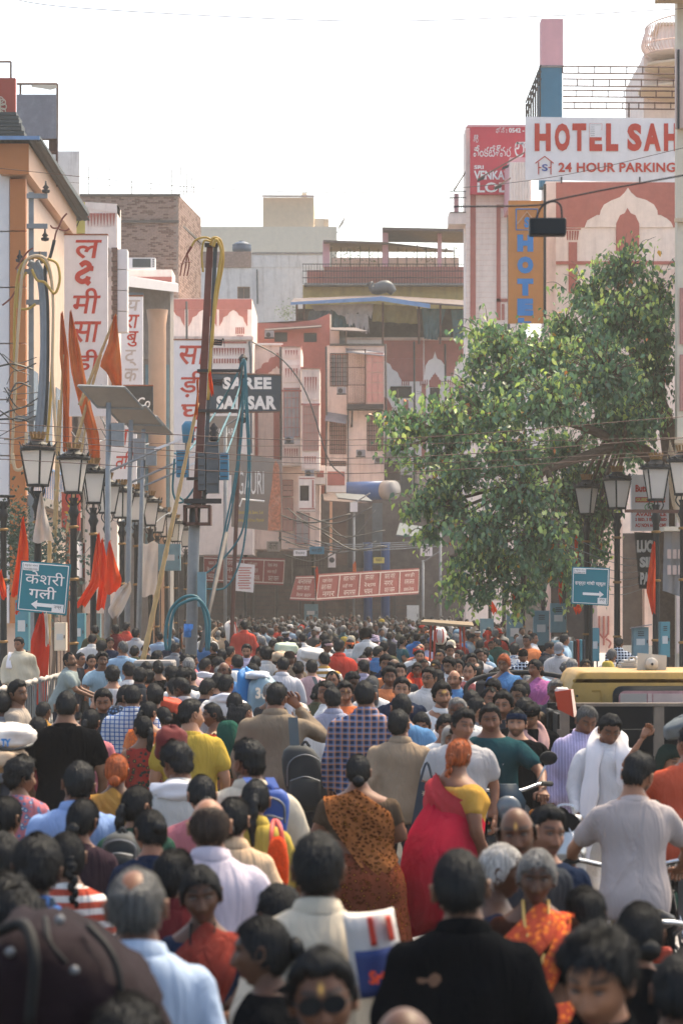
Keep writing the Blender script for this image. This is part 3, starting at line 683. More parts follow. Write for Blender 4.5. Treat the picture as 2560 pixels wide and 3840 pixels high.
def person(x,y,H=1.68,rz=pi,sex='m',pose='stand',hair='short',haircol=(.012,.010,.009),shirt='shirt',col=(.6,.6,.6),smat='cloth',lower='trousers',lcol=(.03,.03,.035),skin=None, yaw=0,pitch=0,roll=0,beard=0,stache=0,mark=0,z0=0.0,cover=None,ccol=None,pallu=None,pcol=None,pmat='cloth',label='',group=None,lod=0,seed=0,fat=1.0,extra=None,hmat=None):
 """one person: Empty at the feet > body, hair, garments. rz = 0 faces the camera, pi is seen from behind"""
 root=empty('person',(x,y,z0),rz,label,'person',group)
 nc,nr,st=((52,44,2400),(40,34,700),(24,20,90))[lod];vox=(.019,.022,.034)[lod]
 k=H/1.72;hs=1.0 if H>1.5 else(1.0+.22*(1.5-H)/.4)
 hs*=(1.01 if sex=='m' else .99)*(1/k)**.5
 q=lambda v:round(v*8)/8 if lod==2 else v
 yaw,pitch,roll=q(yaw),q(pitch),(0 if lod==2 else roll)
 if lod==2:seed=seed%3
 fat=fat*(1.17 if sex=='m' else 1.13)if H>1.45 else fat;fv=np.array([fat,fat,1.0])
 key=('b',sex,pose,yaw,pitch,roll,beard,stache,mark,lod,seed if lod<2 else 0,round(hs,2)if lod<2 else 1,fat)
 if key not in _pm:
  bV,bF=body_np(sex,pose,vox*1.15)
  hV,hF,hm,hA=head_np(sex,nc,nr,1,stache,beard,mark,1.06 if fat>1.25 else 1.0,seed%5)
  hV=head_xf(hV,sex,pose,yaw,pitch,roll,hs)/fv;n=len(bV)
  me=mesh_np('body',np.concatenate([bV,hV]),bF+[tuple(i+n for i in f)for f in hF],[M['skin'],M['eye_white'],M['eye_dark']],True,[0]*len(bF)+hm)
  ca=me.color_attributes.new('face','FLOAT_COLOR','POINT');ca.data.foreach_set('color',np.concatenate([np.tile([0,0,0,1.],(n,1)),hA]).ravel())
  _pm[key]=me
 sk=skin if skin is not None else SKINS[seed%len(SKINS)]
 def part(nm,me,c,scl=None):
  o=link(nm,me,root);o.color=(*([v*1.0 for v in c[:3]]if nm in('body','hair')else[(v*.84+.16*sum(c[:3])/3)*.84 for v in c[:3]]),1);o.scale=(k*fat,k*fat,k)if scl is None else scl;return o
 part('body',_pm[key],sk)
 def cached(kk,fn,mt):
  kk=(*kk,mt)
  if kk not in _pm:
   v,f=fn();_pm[kk]=mesh_np(kk[0],v,f,[M[mt]],True)
  return _pm[kk]
 hsr=round(hs,2)
 if hair and cover not in('scarf','turban','helmet'):
  part('hair',cached(('hair',hair,sex,pose,yaw,pitch,roll,lod,hsr,seed%3,fat),lambda:(lambda h:(head_xf(h[0],sex,pose,yaw,pitch,roll,hs)/fv,h[1]))(hair_np(hair,sex,nc,30 if lod<2 else 16,seed%3,st)),'hair'),haircol)
 if cover:
  nm={'scarf':'headscarf','cap':'cap','turban':'turban','bandana':'headband','helmet':'helmet'}[cover]
  part(nm,cached((nm,sex,pose,yaw,pitch,roll,lod,hsr,fat),lambda:(lambda h:(head_xf(h[0],sex,pose,yaw,pitch,roll,hs)/fv,h[1]))(shell_np(cover,sex,0)),hmat or 'cloth'),ccol or col)
 if shirt:
  part({'tee':'tee_shirt','half':'shirt','shirt':'shirt','blouse':'blouse','kurta':'tunic','vest':'vest'}[shirt],cached((shirt,sex,pose,lod),lambda:shirt_np(sex,pose,shirt,vox),smat),col)
 if lower=='trousers':part('trousers',cached(('trousers',sex,pose,lod),lambda:trousers_np(sex,pose,.028 if lod<2 else .045),'cloth'),lcol)
 elif lower=='skirt':part('skirt',cached(('skirt',seed%4),lambda:skirt_np(.30,14,1.03,seed%4),pmat if pallu else 'cloth'),lcol)
 if pallu:part('saree_end',cached(('pallu',pallu,seed%3),lambda:pallu_np('f',pallu=='front',seed%3),pmat),pcol or lcol)
 if extra:extra(root,k)
 return root
# --- setting: helpers
def off(p):
 o=Vector((0,0,0))
 while p is not None:o+=p.location;p=p.parent
 return o
def wb(mb,name,mat,parent=None,smooth=False):
 """build a mesh given in world coordinates under a parent"""
 o=off(parent);mb.v=[(v[0]-o.x,v[1]-o.y,v[2]-o.z)for v in mb.v]
 return mb.build(name,mat,parent,smooth)
def wtext(name,s,org,u,v,w,h,mat,parent,bold=.02,shear=0.,spacing=1.,lift=.006):
 t=text(name,s,Vector(org)-off(parent)+(parent.location if parent else Vector()),u,v,w,h,mat,parent,bold,shear,spacing,lift);return t
class FF:
 """frontal plane facing the camera at distance d; boxes and outlines given in photograph pixels"""
 def __init__(s,d):s.d=d;s.k=d/F
 def x(s,px):return(px-1280)*s.k
 def z(s,py):return CH-(py-HY)*s.k
 def box(s,mb,x0,y0,x1,y1,out=.1,back=0.0):
  mb.box((s.x(x0),s.d-out,s.z(y1)),(s.x(x1),s.d+back,s.z(y0)));return mb
 def poly(s,mb,pts,out=.02,back=0.0):
  mb.prism([(s.x(a),s.z(b))for a,b in pts],(0,s.d-out,0),(1,0,0),(0,0,1),out+back);return mb
 def wall(s,mb,x0,y0,x1,y1,holes=(),thick=.3):
  """wall with real openings; holes are pixel rects"""
  X=sorted(set([x0,x1]+[h[0]for h in holes]+[h[2]for h in holes]));Y=sorted(set([y0,y1]+[h[1]for h in holes]+[h[3]for h in holes]))
  inh=lambda a,b:any(h[0]<a<h[2]and h[1]<b<h[3]for h in holes)
  d0,d1=s.d,s.d+thick
  for i in range(len(X)-1):
   for j in range(len(Y)-1):
    if inh((X[i]+X[i+1])/2,(Y[j]+Y[j+1])/2):continue
    a,b,c,e=s.x(X[i]),s.x(X[i+1]),s.z(Y[j+1]),s.z(Y[j])
    mb.add([(a,d0,c),(b,d0,c),(b,d0,e),(a,d0,e)],[(0,1,2,3)])
  for h in holes:
   a,b,c,e=s.x(h[0]),s.x(h[2]),s.z(h[3]),s.z(h[1])
   mb.add([(a,d0,c),(b,d0,c),(b,d0,e),(a,d0,e),(a,d1,c),(b,d1,c),(b,d1,e),(a,d1,e)],[(0,4,5,1),(1,5,6,2),(2,6,7,3),(3,7,4,0)])
  return mb
 def text(s,nm,t,x0,y0,x1,y1,mat,parent,bold=.02,out=.02,shear=0.,spacing=1.):
  return wtext(nm,t,(s.x(x0),s.d-out,s.z(y1)),(1,0,0),(0,0,1),(x1-x0)*s.k,(y1-y0)*s.k,mat,parent,bold,shear,spacing,.004)
 def window(s,parent,x0,y0,x1,y1,nx=3,ny=3,frame='frame_wood',pane='glass_dark',depth=.18,bars=None,name='window'):
  """pane set back in the opening, frame and glazing bars in front, optional grille"""
  w=wb(s.box(MB(),x0,y0,x1,y1,-depth,depth+.04),name,M[pane],parent)
  fw=max(3,(x1-x0)*.06);mb=MB()
  for a,b,c,e in((x0,y0,x0+fw,y1),(x1-fw,y0,x1,y1),(x0+fw,y0,x1-fw,y0+fw),(x0+fw,y1-fw,x1-fw,y1)):s.box(mb,a,b,c,e,-depth+.06,depth-.003)
  for i in range(1,nx):s.box(mb,x0+(x1-x0)*i/nx-fw*.3,y0+fw,x0+(x1-x0)*i/nx+fw*.3,y1-fw,-depth+.05,depth-.003)
  wb(mb,'frame',M[frame],w)
  if bars:
   mb=MB()
   for i in range(bars[0]+1):s.box(mb,x0+(x1-x0)*i/bars[0]-1,y0,x0+(x1-x0)*i/bars[0]+1,y1,.03,-.015)
   for j in range(bars[1]+1):s.box(mb,x0,y0+(y1-y0)*j/bars[1]-1,x1,y0+(y1-y0)*j/bars[1]+1,.045,-.032)
   wb(mb,'grille',M['iron'],w)
  return w
def arch_poly(cx,y1,w,h,foils=3,spring=.35):
 """cusped Mughal arch outline in pixels: base centre cx, base row y1, width w, height h"""
 def half(sg):
  pts=[(cx+sg*w/2,y1),(cx+sg*w/2,y1-h*spring)]
  a=(w/2,h*spring);b=(0.0,h)
  for i in range(foils):
   t0,t1=i/foils,(i+1)/foils
   p=(a[0]*(1-t0)**.85,a[1]+(h*.86-a[1])*t0**.8);q=(a[0]*(1-t1)**.85,a[1]+(h*.86-a[1])*t1**.8)
   if i==foils-1:q=(w*.06,h*.86)
   for k in range(1,6):
    u=k/5;nx,ny=(q[1]-p[1]),-(q[0]-p[0]);L=math.hypot(nx,ny)+1e-6
    bul=.24*L*sin(pi*u);pts.append((cx+sg*(p[0]+(q[0]-p[0])*u+nx/L*bul),y1-(p[1]+(q[1]-p[1])*u+ny/L*bul)))
  return pts
 Rr=half(1);L=half(-1)
 return Rr+[(cx,y1-h)]+L[::-1]
def sbox(mb,X,d0,d1,z0,z1,out=.1):
 """box on a street-side plane x = X between distances d0..d1"""
 mb.box((X,d0,z0),(X+(out if X<0 else-out),d1,z1));return mb
# --- setting: materials
for nm,c,kw in( ('asphalt',(.055,.052,.05),dict(rough=.9,var=.25,scale=1.2,bump=.4,bscale=60)), ('paver',(.34,.31,.29),dict(rough=.85,var=.2,scale=2.0,bump=.2)),('kerb',(.36,.33,.3),dict(rough=.85,var=.25)), ('pink',srgb('#e9d0c4'),dict(var=.09,stain=.6,streak=True,stain_col=srgb('#8d5f55'),bump=.25,bscale=25)), ('pink_pale',srgb('#f0dfd5'),dict(var=.08,stain=.38,streak=True,stain_col=srgb('#a08078'),bump=.2,bscale=25)), ('pink_grey',srgb('#cdb2a8'),dict(var=.1,stain=.4,streak=True,stain_col=srgb('#6f625c'))), ('rose',srgb('#dda6ac'),dict(var=.05,stain=.2,streak=True,stain_col=srgb('#a87078'))), ('maroon',srgb('#b26d63'),dict(var=.1,stain=.35,streak=True,stain_col=srgb('#b8827a'),bump=.2)), ('red_paint',srgb('#a8493f'),dict(var=.06,stain=.2,stain_col=srgb('#7a3a34'))), ('cream',srgb('#d9bfa2'),dict(var=.06,stain=.2,streak=True,stain_col=srgb('#a58b70'))), ('cream_pale',srgb('#dfd0bb'),dict(var=.05,stain=.15,streak=True,stain_col=srgb('#b0a08c'))), ('whitewash',srgb('#d6d2d0'),dict(var=.1,stain=.8,streak=True,stain_col=srgb('#7d736e'))), ('brick',srgb('#937a70'),dict(var=.28,scale=9,bump=.4)),('mortar',srgb('#8f8078'),dict(var=.2,scale=4)), ('brick_dark',srgb('#73594f'),dict(var=.25,scale=9,bump=.4)), ('concrete',srgb('#8d8783'),dict(var=.15,stain=.4,streak=True)),('concrete_dark',srgb('#57524f'),dict(var=.2,stain=.4,streak=True)), ('plank_beige',srgb('#d2b8a6'),dict(var=.06)),('orange_panel',srgb('#b8703f'),dict(var=.04,rough=.5)),('orange_pale',srgb('#cfa68a'),dict(var=.05,rough=.6)), ('panel_white',srgb('#e0dbdb'),dict(var=.03,rough=.45,stain=.08)),('brown_panel',srgb('#91553a'),dict(var=.06)), ('sheet_grey',srgb('#86848a'),dict(var=.1,rough=.6,stain=.3,stain_col=srgb('#c8c6ca'))),('sheet_dark',srgb('#3f4648'),dict(var=.2,rough=.55)), ('tin_blue',srgb('#6f93bd'),dict(var=.12,rough=.5)),('tin_rust',srgb('#5f5350'),dict(var=.3,rough=.7,stain=.5,stain_col=srgb('#7d5a48'))), ('tarp_teal',srgb('#46696e'),dict(var=.2)),('tarp_ochre',srgb('#8b7a4e'),dict(var=.2)),('tarp_white',srgb('#b5aaa6'),dict(var=.15,stain=.3)),('tarp_grey',srgb('#5c6468'),dict(var=.2)), ('yellow_wall',srgb('#b59a5e'),dict(var=.12,stain=.4,streak=True)), ('frame_wood',srgb('#9b7f70'),dict(var=.1)),('frame_pink',srgb('#c08a80'),dict(var=.1)),('glass_dark',(.05,.055,.06),dict(rough=.25,var=.2,spec=.5)),('glass_grey',srgb('#a9a09f'),dict(rough=.35,var=.15)), ('glass_blue',srgb('#7f93a3'),dict(rough=.25,var=.15)), ('shutter_pink',srgb('#bd988c'),dict(var=.1,stain=.3,streak=True)),('iron',srgb('#3e3a3a'),dict(rough=.6,var=.2,metal=.2)),('iron_rust',srgb('#60433a'),dict(rough=.75,var=.3)), ('steel',srgb('#85898c'),dict(rough=.55,var=.15,metal=.15,stain=.3)),('steel_dark',srgb('#555a5e'),dict(rough=.5,var=.2,metal=.4)),('lamp_black',srgb('#191c1d'),dict(rough=.55,var=.15,spec=.3)), ('gold',srgb('#8d6a3e'),dict(rough=.5,var=.15,metal=.3)),('lamp_glass',srgb('#e6dfd8'),dict(rough=.3,var=.03,spec=.5)), ('sign_white',srgb('#e6e2e4'),dict(rough=.5,var=.05,stain=.22,streak=True,stain_col=srgb('#a59c94'))),('sign_red',srgb('#c23b2c'),dict(rough=.5,var=.04)),('sign_red_dull',srgb('#b9473c'),dict(rough=.55,var=.06)), ('sign_navy',srgb('#1e3444'),dict(rough=.4,var=.05)),('sign_teal',srgb('#0f7482'),dict(rough=.4,var=.04)),('sign_black',srgb('#22262a'),dict(rough=.45,var=.08)),('letter_white',srgb('#e6e3e0'),dict(rough=.5,var=0)), ('sign_orange',srgb('#bd7f48'),dict(rough=.6,var=.05,stain=.15)),('letter_blue',srgb('#2a7fc4'),dict(rough=.5,var=.03)),('letter_navy',srgb('#2d4a96'),dict(rough=.5,var=0)),('sign_yellow',srgb('#cfc06a'),dict(rough=.6,var=.05)), ('letter_yellow',srgb('#c9ae3a'),dict(var=0)),('letter_green',srgb('#2f8a4a'),dict(var=0)), ('board_red',srgb('#7f3a34'),dict(rough=.6,var=.1,stain=.25,stain_col=srgb('#a8786c'))),('board_grey',srgb('#91877f'),dict(rough=.6,var=.06)),('letter_grey',srgb('#c3b3aa'),dict(var=.05)), ('cabinet_blue',srgb('#6d8f99'),dict(rough=.55,var=.1,stain=.35,stain_col=srgb('#5c5750'))),('cabinet_teal',srgb('#4f8a96'),dict(rough=.5,var=.1,stain=.3)),('paper',srgb('#c5c6c4'),dict(var=.12)), ('blue_paint',srgb('#38588a'),dict(rough=.4,var=.08)),('blue_mid',srgb('#3c7792'),dict(rough=.6,var=.06,stain=.1)),('pale_vinyl',srgb('#8f8b8a'),dict(rough=.5,var=.06,stain=.2)), ('flag_orange',srgb('#e8541c'),dict(rough=.8,var=.08)),('flag_saffron',srgb('#c97038'),dict(rough=.75,var=.15)),('flag_white',srgb('#d3c7bd'),dict(rough=.85,var=.08)),('flag_red',srgb('#c9381c'),dict(rough=.8,var=.08)),('gold_trim',srgb('#d2a860'),dict(rough=.5,var=.2)), ('bamboo',srgb('#b49468'),dict(rough=.65,var=.18,scale=6)),('cable_teal',srgb('#28636d'),dict(rough=.5,var=.1)),('cable_yellow',srgb('#b3924a'),dict(rough=.55,var=.12)),('cable_grey',srgb('#7e878f'),dict(rough=.5,var=.12)),('cable_black',srgb('#2f3335'),dict(rough=.5,var=.1)), ('cable_cream',srgb('#c0a88a'),dict(rough=.6,var=.1)),('wire',srgb('#57403a'),dict(rough=.6,var=0)),('ceramic',srgb('#7a4036'),dict(rough=.4,var=.1)), ('bark',srgb('#6b5a4d'),dict(rough=.9,var=.25,scale=12,bump=.6,bscale=30)),('tank_blue',srgb('#39536b'),dict(rough=.5,var=.05)),('solar',srgb('#8d8680'),dict(rough=.35,var=.08)), ('stone_bollard',srgb('#6f7375'),dict(rough=.7,var=.15)),('rail_steel',srgb('#6d7274'),dict(rough=.4,var=.15,metal=.5)),('cloth_white',srgb('#aaa39b'),dict(rough=.9,var=.1)), ('shop_dark',srgb('#5b5450'),dict(var=.3,stain=.4)),('shutter_brown',srgb('#63534d'),dict(var=.2,rough=.6)), ('skin_plain',SKINS[1],dict(rough=.55,var=.1)), ):mk(nm,c,**kw)  # pink, pink_pale and maroon are paled: distance haze put into the wall colour
for k_ in('flag_orange','flag_saffron','flag_white','flag_red'):
 n_,l_,b_=nodes(M[k_]);t_=n_.new('ShaderNodeBsdfTranslucent');l_.new(b_.inputs['Base Color'].links[0].from_socket,t_.inputs[0]);x_=n_.new('ShaderNodeMixShader');x_.inputs[0].default_value=.4;l_.new(b_.outputs[0],x_.inputs[1]);l_.new(t_.outputs[0],x_.inputs[2]);l_.new(x_.outputs[0],n_['Material Output'].inputs['Surface'])
# --- ground, road, pavements
g=MB().box((-320,-12,-.3),(320,420,-.02));tag(g.build('ground',M['asphalt']),kind='structure')
g=MB().box((-5.6,-12,-.05),(5.6,136,.0));road=g.build('road',M['asphalt']);tag(road,kind='structure')
for sx,nm in((-1,'pavement_left'),(1,'pavement_right')):
 o=MB().box((sx*5.75,-12,-.05),(sx*12.5,136,.12)).build(nm,M['paver']);tag(o,kind='structure')
 o=MB().box((sx*5.6,-12,-.05),(sx*5.75,136,.15)).build('kerb_left' if sx<0 else 'kerb_right',M['kerb']);tag(o,kind='structure')
pv=MB().bbox((-.17,-.11,0),(.17,.11,.012),.008).mesh('sett',M['paver'])
for i in range(9):
 for j in range(14):
  o=link('paving_stone',pv,road,(.05+i*.36+(.18 if j%2 else 0),18.6+j*.236,.001))
# --- buildings, left side
B=empty('shop_building',(-10.5,74,0),0,'shop building clad in orange and white panels under a corrugated roof, at the left edge','building')
wb(MB().box((-14,73.8,0),(-8.8,86,14.1)),'wall',M['plank_beige'],B)
f1=FF(73.6)
for j in range(9):
 y0=560+(310 if j else 0)+(j-1)*210*(j>0);y1=870+210*j
 if y0>2240:break
 wb(f1.box(MB(),-120,y0+2,38,y1-3,.10,.12),'panel',M['panel_white'],B)
 wb(f1.box(MB(),41,(672 if j==0 else y0)+2,100,y1-3,.16,.12),'panel',M['orange_panel'],B)
co=wb(MB().box((-9.35,73.1,14.15),(-8.55,86.2,14.95)),'cornice',M['orange_pale'],B)
wb(MB().box((-9.36,73.06,14.13),(-8.56,73.10,14.97)),'cornice_face',M['orange_panel'],co)
wb(MB().box((-8.82,85.2,0),(-8.68,86.05,14.14)),'pilaster',M['brown_panel'],B)
for k in range(22):wb(MB().box((-8.80,74.0+k*.5,5.0),(-8.772,74.0+k*.5+.47,14.1)),'plank',M['plank_beige'],B)
mb=MB()
for k in range(60):
 x0=-13+k*.08;z=15.05+.025*(k%2)
 mb.add([(x0,72.8,z),(x0+.08,72.8,15.05+.025*((k+1)%2)),(x0+.08,87,15.05+.025*((k+1)%2)-.2),(x0,87,z-.2)],[(0,1,2,3)])
 mb.add([(x0,72.8,z-.03),(x0+.08,72.8,15.02+.025*((k+1)%2)),(x0+.08,87,15.02+.025*((k+1)%2)-.2),(x0,87,z-.23)],[(3,2,1,0)])
mb.box((-8.3,72.8,14.98),(-8.22,87,15.14));wb(mb,'roof',M['sheet_dark'],B)
wb(MB().box((-13,72.72,15.02),(-8.22,72.79,15.12)),'roof_trim',M['tin_blue'],B)
mb=MB()
for k in range(26):mb.box((-8.66,74+k*.45,5.4),(-8.63,74.03+k*.45,6.35))
for z in(5.4,6.32):mb.box((-8.67,73.8,z),(-8.62,86,z+.05))
wb(mb,'balcony_railing',M['tin_blue'],B)
wb(MB().box((-8.8,73.7,5.1),(-8.35,86,5.36)),'balcony',M['concrete'],B)
for k in range(4):wb(MB().box((-8.79,74.3+k*3,.2),(-8.76,76.8+k*3,3.2)),'shop_shutter',M['shutter_brown'],B)
for k in range(3):wb(MB().box((-8.78,74.3+k*3.8,6.4),(-8.74,77+k*3.8,9.0)),'window',M['glass_blue'],B)
S=empty('roof_sign',(-9.7,76,15.1),0,'maroon rooftop sign box with a white ornate emblem at the left edge','sign')
f=FF(76);wb(f.box(MB(),-60,295,60,483,.12,.12),'panel',M['red_paint'],S)
mb=MB()
for k in range(9):
 a=2*pi*k/9;c=P(0+14*cos(a),400+26*sin(a),75.85);mb.tube([c+Vector((.085*cos(t),0,.085*sin(t)))for t in np.linspace(0,6.28,13)],.014,5)
wb(mb,'emblem',M['cream_pale'],S)
for a,b in(((-40,232),(42,232)),((42,232),(42,295)),((20,483),(20,540)),((-40,483),(-40,540))):wb(MB().tube([P(*a,76),P(*b,76)],.03,5),'frame_bar',M['iron_rust'],S)
S=empty('roof_billboard',(-9.1,80,15),0,'blank grey billboard on a rusty frame above the orange building','billboard')
f=FF(80);wb(f.box(MB(),64,355,213,520,.04,.02),'panel',M['sheet_grey'],S);mb=MB()
for a,b in(((64,315),(216,315)),((216,315),(214,700)),((78,315),(78,520)),((64,522),(216,522)),((160,575),(214,575))):mb.tube([P(*a,80.08),P(*b,80.08)],.035,5)
mb.box(P(185,520,80.2)+Vector((0,-.1,0)),P(216,570,80.2)+Vector((0,.2,0)));wb(mb,'frame',M['iron_rust'],S)
wb(f.poly(MB(),[(118,318),(212,318),(214,330),(190,337),(150,330),(120,326)],.03,.02),'torn_sheet',M['cream_pale'],S)
o=wb(FF(92).box(MB(),150,568,299,735,.05,.05),'roof_sheet',M['whitewash']);tag(o,'weathered white metal sheet standing on the roof behind the grey billboard','sheet')
mb=MB()
for k in range(9):mb.box(P(-10,420+14*k,74.5),P(62+5*k+(4 if k%2 else 0),432+14*k,74.5)+Vector((0,.8,0)))
o=wb(mb,'tin_canopy',M['sheet_dark']);tag(o,'dark stepped corrugated canopy below the maroon rooftop sign','canopy')
S=empty('yellow_sign',(-9,91,12),0,'pale yellow shop sign with dark strokes beside the orange cornice','sign')
f=FF(91);wb(f.box(MB(),262,760,321,874,.1,.3),'panel',M['sign_yellow'],S)
mb=MB()
for a in(((285,770),(300,770),(280,815)),((268,830),(298,826),(280,868)),((300,775),(292,800))):mb.tube([P(*q,90.88)for q in a],.02,4)
wb(mb,'lettering',M['sign_black'],S)
B=empty('frieze_house',(-8,90,0),0,'narrow pink house with a red zigzag frieze beside the long white sign','building')
f=FF(90);wb(f.box(MB(),320,765,440,2300,0,1.6),'wall',M['pink_pale'],B)
wb(f.poly(MB(),[(320,757),(440,795),(440,765.5),(320,765.5)][::-1]if False else[(320,780),(440,800),(440,765),(320,757)][::-1],.02,1.2),'parapet',M['pink_pale'],B)
mb=MB()
for k in range(9):f.poly(mb,[(326+12*k,800),(337+12*k,800),(332+12*k,850)],.035)
wb(mb,'frieze',M['maroon'],B)
mb=MB()
for k in range(30):f.box(mb,420+(k%2)*4,930+k*18,442,946+k*18,.12,.02)
wb(mb,'toothed_brick_edge',M['brick_dark'],B)
f.window(B,345,930,410,1040,2,2,depth=-.02)
for k in range(4):wb(f.box(MB(),442,935+k*78,478,1010+k*78,.05,.6),'panel',M['panel_white'],B)
B=empty('brick_house',(-5.5,132,0),0,'unfinished brick house with reinforcement rods on its roof, above the shops on the left','building')
f=FF(130);wb(f.box(MB(),285,735,668,1700,-.02,12),'wall',M['mortar'],B)
mb=MB();q0=P(668,735,130.02);q1=P(752,760,138)
mb.hexa([(q0.x,130.02,5),(q1.x,138,5),(q1.x-1,142,5),(q0.x-1,141,5)],[(q0.x,130.02,q0.z),(q1.x,138,q0.z+.1),(q1.x-1,142,q0.z),(q0.x-1,141,q0.z)]);wb(mb,'side_wall',M['mortar'],B)
mb=MB()
for j in range(90):
 z_=q0.z-.05-j*.125;n_=24
 for i in range(n_):
  if z_<6:break
  a=Vector((q0.x,130.02,z_)).lerp(Vector((q1.x,138,z_)),(i+.5*(j%2))/n_);b=Vector((q0.x,130.02,z_)).lerp(Vector((q1.x,138,z_)),min(1,(i+.92+.5*(j%2))/n_));o_=Vector((.03,-.006,0));mb.cur=0 if rng.random()<.7 else 1
  mb.hexa([a,b,b+o_,a+o_],[p+Vector((0,0,.105))for p in(a,b,b+o_,a+o_)])
o=wb(mb,'side_brickwork',[M['brick'],M['brick_dark']],B);o['kind']='stuff'
bm1=MB().bbox((-.12,-.03,-.034),(.12,.03,.034),.008).mesh('brick',M['brick']);bm2=MB().bbox((-.12,-.03,-.034),(.12,.03,.034),.008).mesh('brick',M['brick_dark'])
sp=[]
for j in range(72):
 for i in range(22):
  px=290+i*19.6+(9.8 if j%2 else 0);py=742+j*6.25
  if px<660:sp.append((px,py))
vis=[p for p in sp if p[1]<1020 and(p[0]>440)];rng.shuffle(vis);near=set(vis[:290])
mb=MB();off_b=off(B)
for p in sp:
 c=P(p[0]+rng.uniform(-1,1),p[1],130.02+rng.uniform(-.012,.012))
 if p in near:link('brick',bm1 if rng.random()<.75 else bm2,B,c-off_b)
 else:mb.cur=0 if rng.random()<.75 else 1;mb.box(c+Vector((-.12,-.03,-.034)),c+Vector((.12,.02,.034)))
o=wb(mb,'brickwork',[M['brick'],M['brick_dark']],B);o['kind']='stuff'
mb=MB();f.box(mb,285,828,672,836,.12,.0);f.box(mb,285,728,674,736,.1,9);wb(mb,'string_course',M['concrete_dark'],B)
mb=MB();mb.hexa([(q0.x,129.9,q0.z-1.3),(q1.x+.1,137.95,q0.z-1.3),(q1.x-.3,139,q0.z-1.3),(q0.x-.2,131,q0.z-1.3)],[(q0.x,129.9,q0.z-1.18),(q1.x+.1,137.95,q0.z-1.18),(q1.x-.3,139,q0.z-1.18),(q0.x-.2,131,q0.z-1.18)]);wb(mb,'string_course',M['concrete_dark'],B)
for px in(333,410,494,567,645,676,690,700,717,728):wb(MB().tube([P(px,735,134),P(px+rng.uniform(-3,3),rng.uniform(618,680)if px>640 else 622,134)],.018,4),'reinforcement_rod',M['iron_rust'],B)
B=empty('cream_building',(-1,205,0),0,'tall cream building with a stair tower, farthest back against the sky','building')
f=FF(200);wb(f.box(MB(),745,850,1262,1500,0,14),'wall',M['cream_pale'],B);t=wb(f.box(MB(),985,738,1176,849.5,-.3,10),'stair_tower',M['cream'],B)
wb(f.box(MB(),1130,715,1150,737.5,-1,3),'finial_block',M['cream_pale'],t);wb(f.box(MB(),1178,815,1214,848,-.6,1.2),'parapet',M['cream_pale'],B);wb(f.box(MB(),1214,818,1232,848,-.4,1.2),'parapet',M['cream'],B)
wb(f.box(MB(),983,734,1178,740,.1,-.29),'coping',M['pink_grey'],t)
S=empty('satellite_dish',P(1290,860,195),0,'small satellite dish on the far cream building against the sky','dish')
mb=MB();c=P(1283,835,195);u=Vector((.5,-.2,.85)).normalized();n1=Vector((.85,0,-.5)).normalized()
wb(MB().loft([[c+n1*d_+(u*cos(2*pi*k/14)+n1.cross(u)*sin(2*pi*k/14))*r_ for k in range(14)]for r_,d_ in((.05,.1),(.3,.04),(.5,-.06),(.52,-.06),(.3,0),(.05,.06))],cap=False),'dish',M['whitewash'],S,True)
wb(MB().tube([P(1262,875,195),c],.03,5),'stand',M['iron'],S)
B=empty('whitewashed_house',(-3.5,165,0),0,'stained whitewashed house with exposed brick at its top, below the cream building','building')
f=FF(165);wb(f.wall(MB(),720,948,1212,1600,[(890,1075,938,1122)],.5),'wall',M['whitewash'],B);wb(f.box(MB(),720,949,1212,1600,-.5,8),'core',M['concrete_dark'],B)
wb(f.box(MB(),720,944,942,1004,.06,.2),'brick_patch',M['brick'],B);wb(f.box(MB(),945,946,1212,953,.08,.2),'coping',M['concrete'],B)
f.window(B,890,1075,938,1122,2,1,depth=.2,pane='shop_dark');wb(MB().tube([P(964,1010,164.8),P(966,1140,164.8)],.06,6),'drain_pipe',M['steel_dark'],B)
for k in range(6):wb(f.box(MB(),950+45*k,958,990+45*k,1003,.03,.1),'plaster_panel',M['whitewash'],B)
o=wb(MB().lathe([(.55,0),(.6,.06),(.6,.3),(.58,.36),(.6,.4),(.6,.44),(.35,.58),(.2,.6),(.2,.66)],P(907,944,167),18),'water_tank',M['tank_blue'],None,True);tag(o,'round blue water tank on the whitewashed house','water tank')
B=empty('terrace_house',(2.3,150,0),0,'pink house with an open rooftop terrace under metal sheets, centre back','building')
f=FF(150);wb(f.box(MB(),1135,1068,1780,1900,-.1,10),'wall',M['yellow_wall'],B)
wb(f.box(MB(),1215,1000,1745,1070,-.02,.3),'parapet',M['maroon'],B);wb(f.box(MB(),1140,1066,1745,1074,.6,.2),'slab',M['concrete'],B)
wb(f.box(MB(),1150,1005,1214,1066,-1.0,1.3),'parapet',M['maroon'],B)
for a,b,c,e in((1210,905,1236,1000),(1433,855,1455,1000),(1640,870,1655,1000)):wb(f.box(MB(),a,b,c,e,.08,.3),'column',M['rose'],B)
mb=MB();mb.hexa([P(1212,908,149),P(1435,914,149),P(1700,946,156),P(1225,944,156)],[P(1212,900,149),P(1435,907,149),P(1700,938,156),P(1225,936,156)]);wb(mb,'terrace_roof',M['tin_rust'],B)
mb=MB();mb.hexa([P(1433,862,148.5),P(1742,868,148.5),P(1742,912,155),P(1440,908,155)],[P(1433,852,148.5),P(1742,858,148.5),P(1742,902,155),P(1440,898,155)]);wb(mb,'terrace_roof',M['tin_rust'],B)
for k in range(14):wb(f.box(MB(),1240+k*36,903,1243+k*36,1000,-1.5-(k%3),1.6+(k%3)),'post',M['iron'],B)
mb=MB()
for k in range(58):f.box(mb,1136+k*10.5,994,1137.6+k*10.5,1070,.62,-.6)
for y in(994,1020,1045):f.box(mb,1134,y,1745,y+3,.63,-.59)
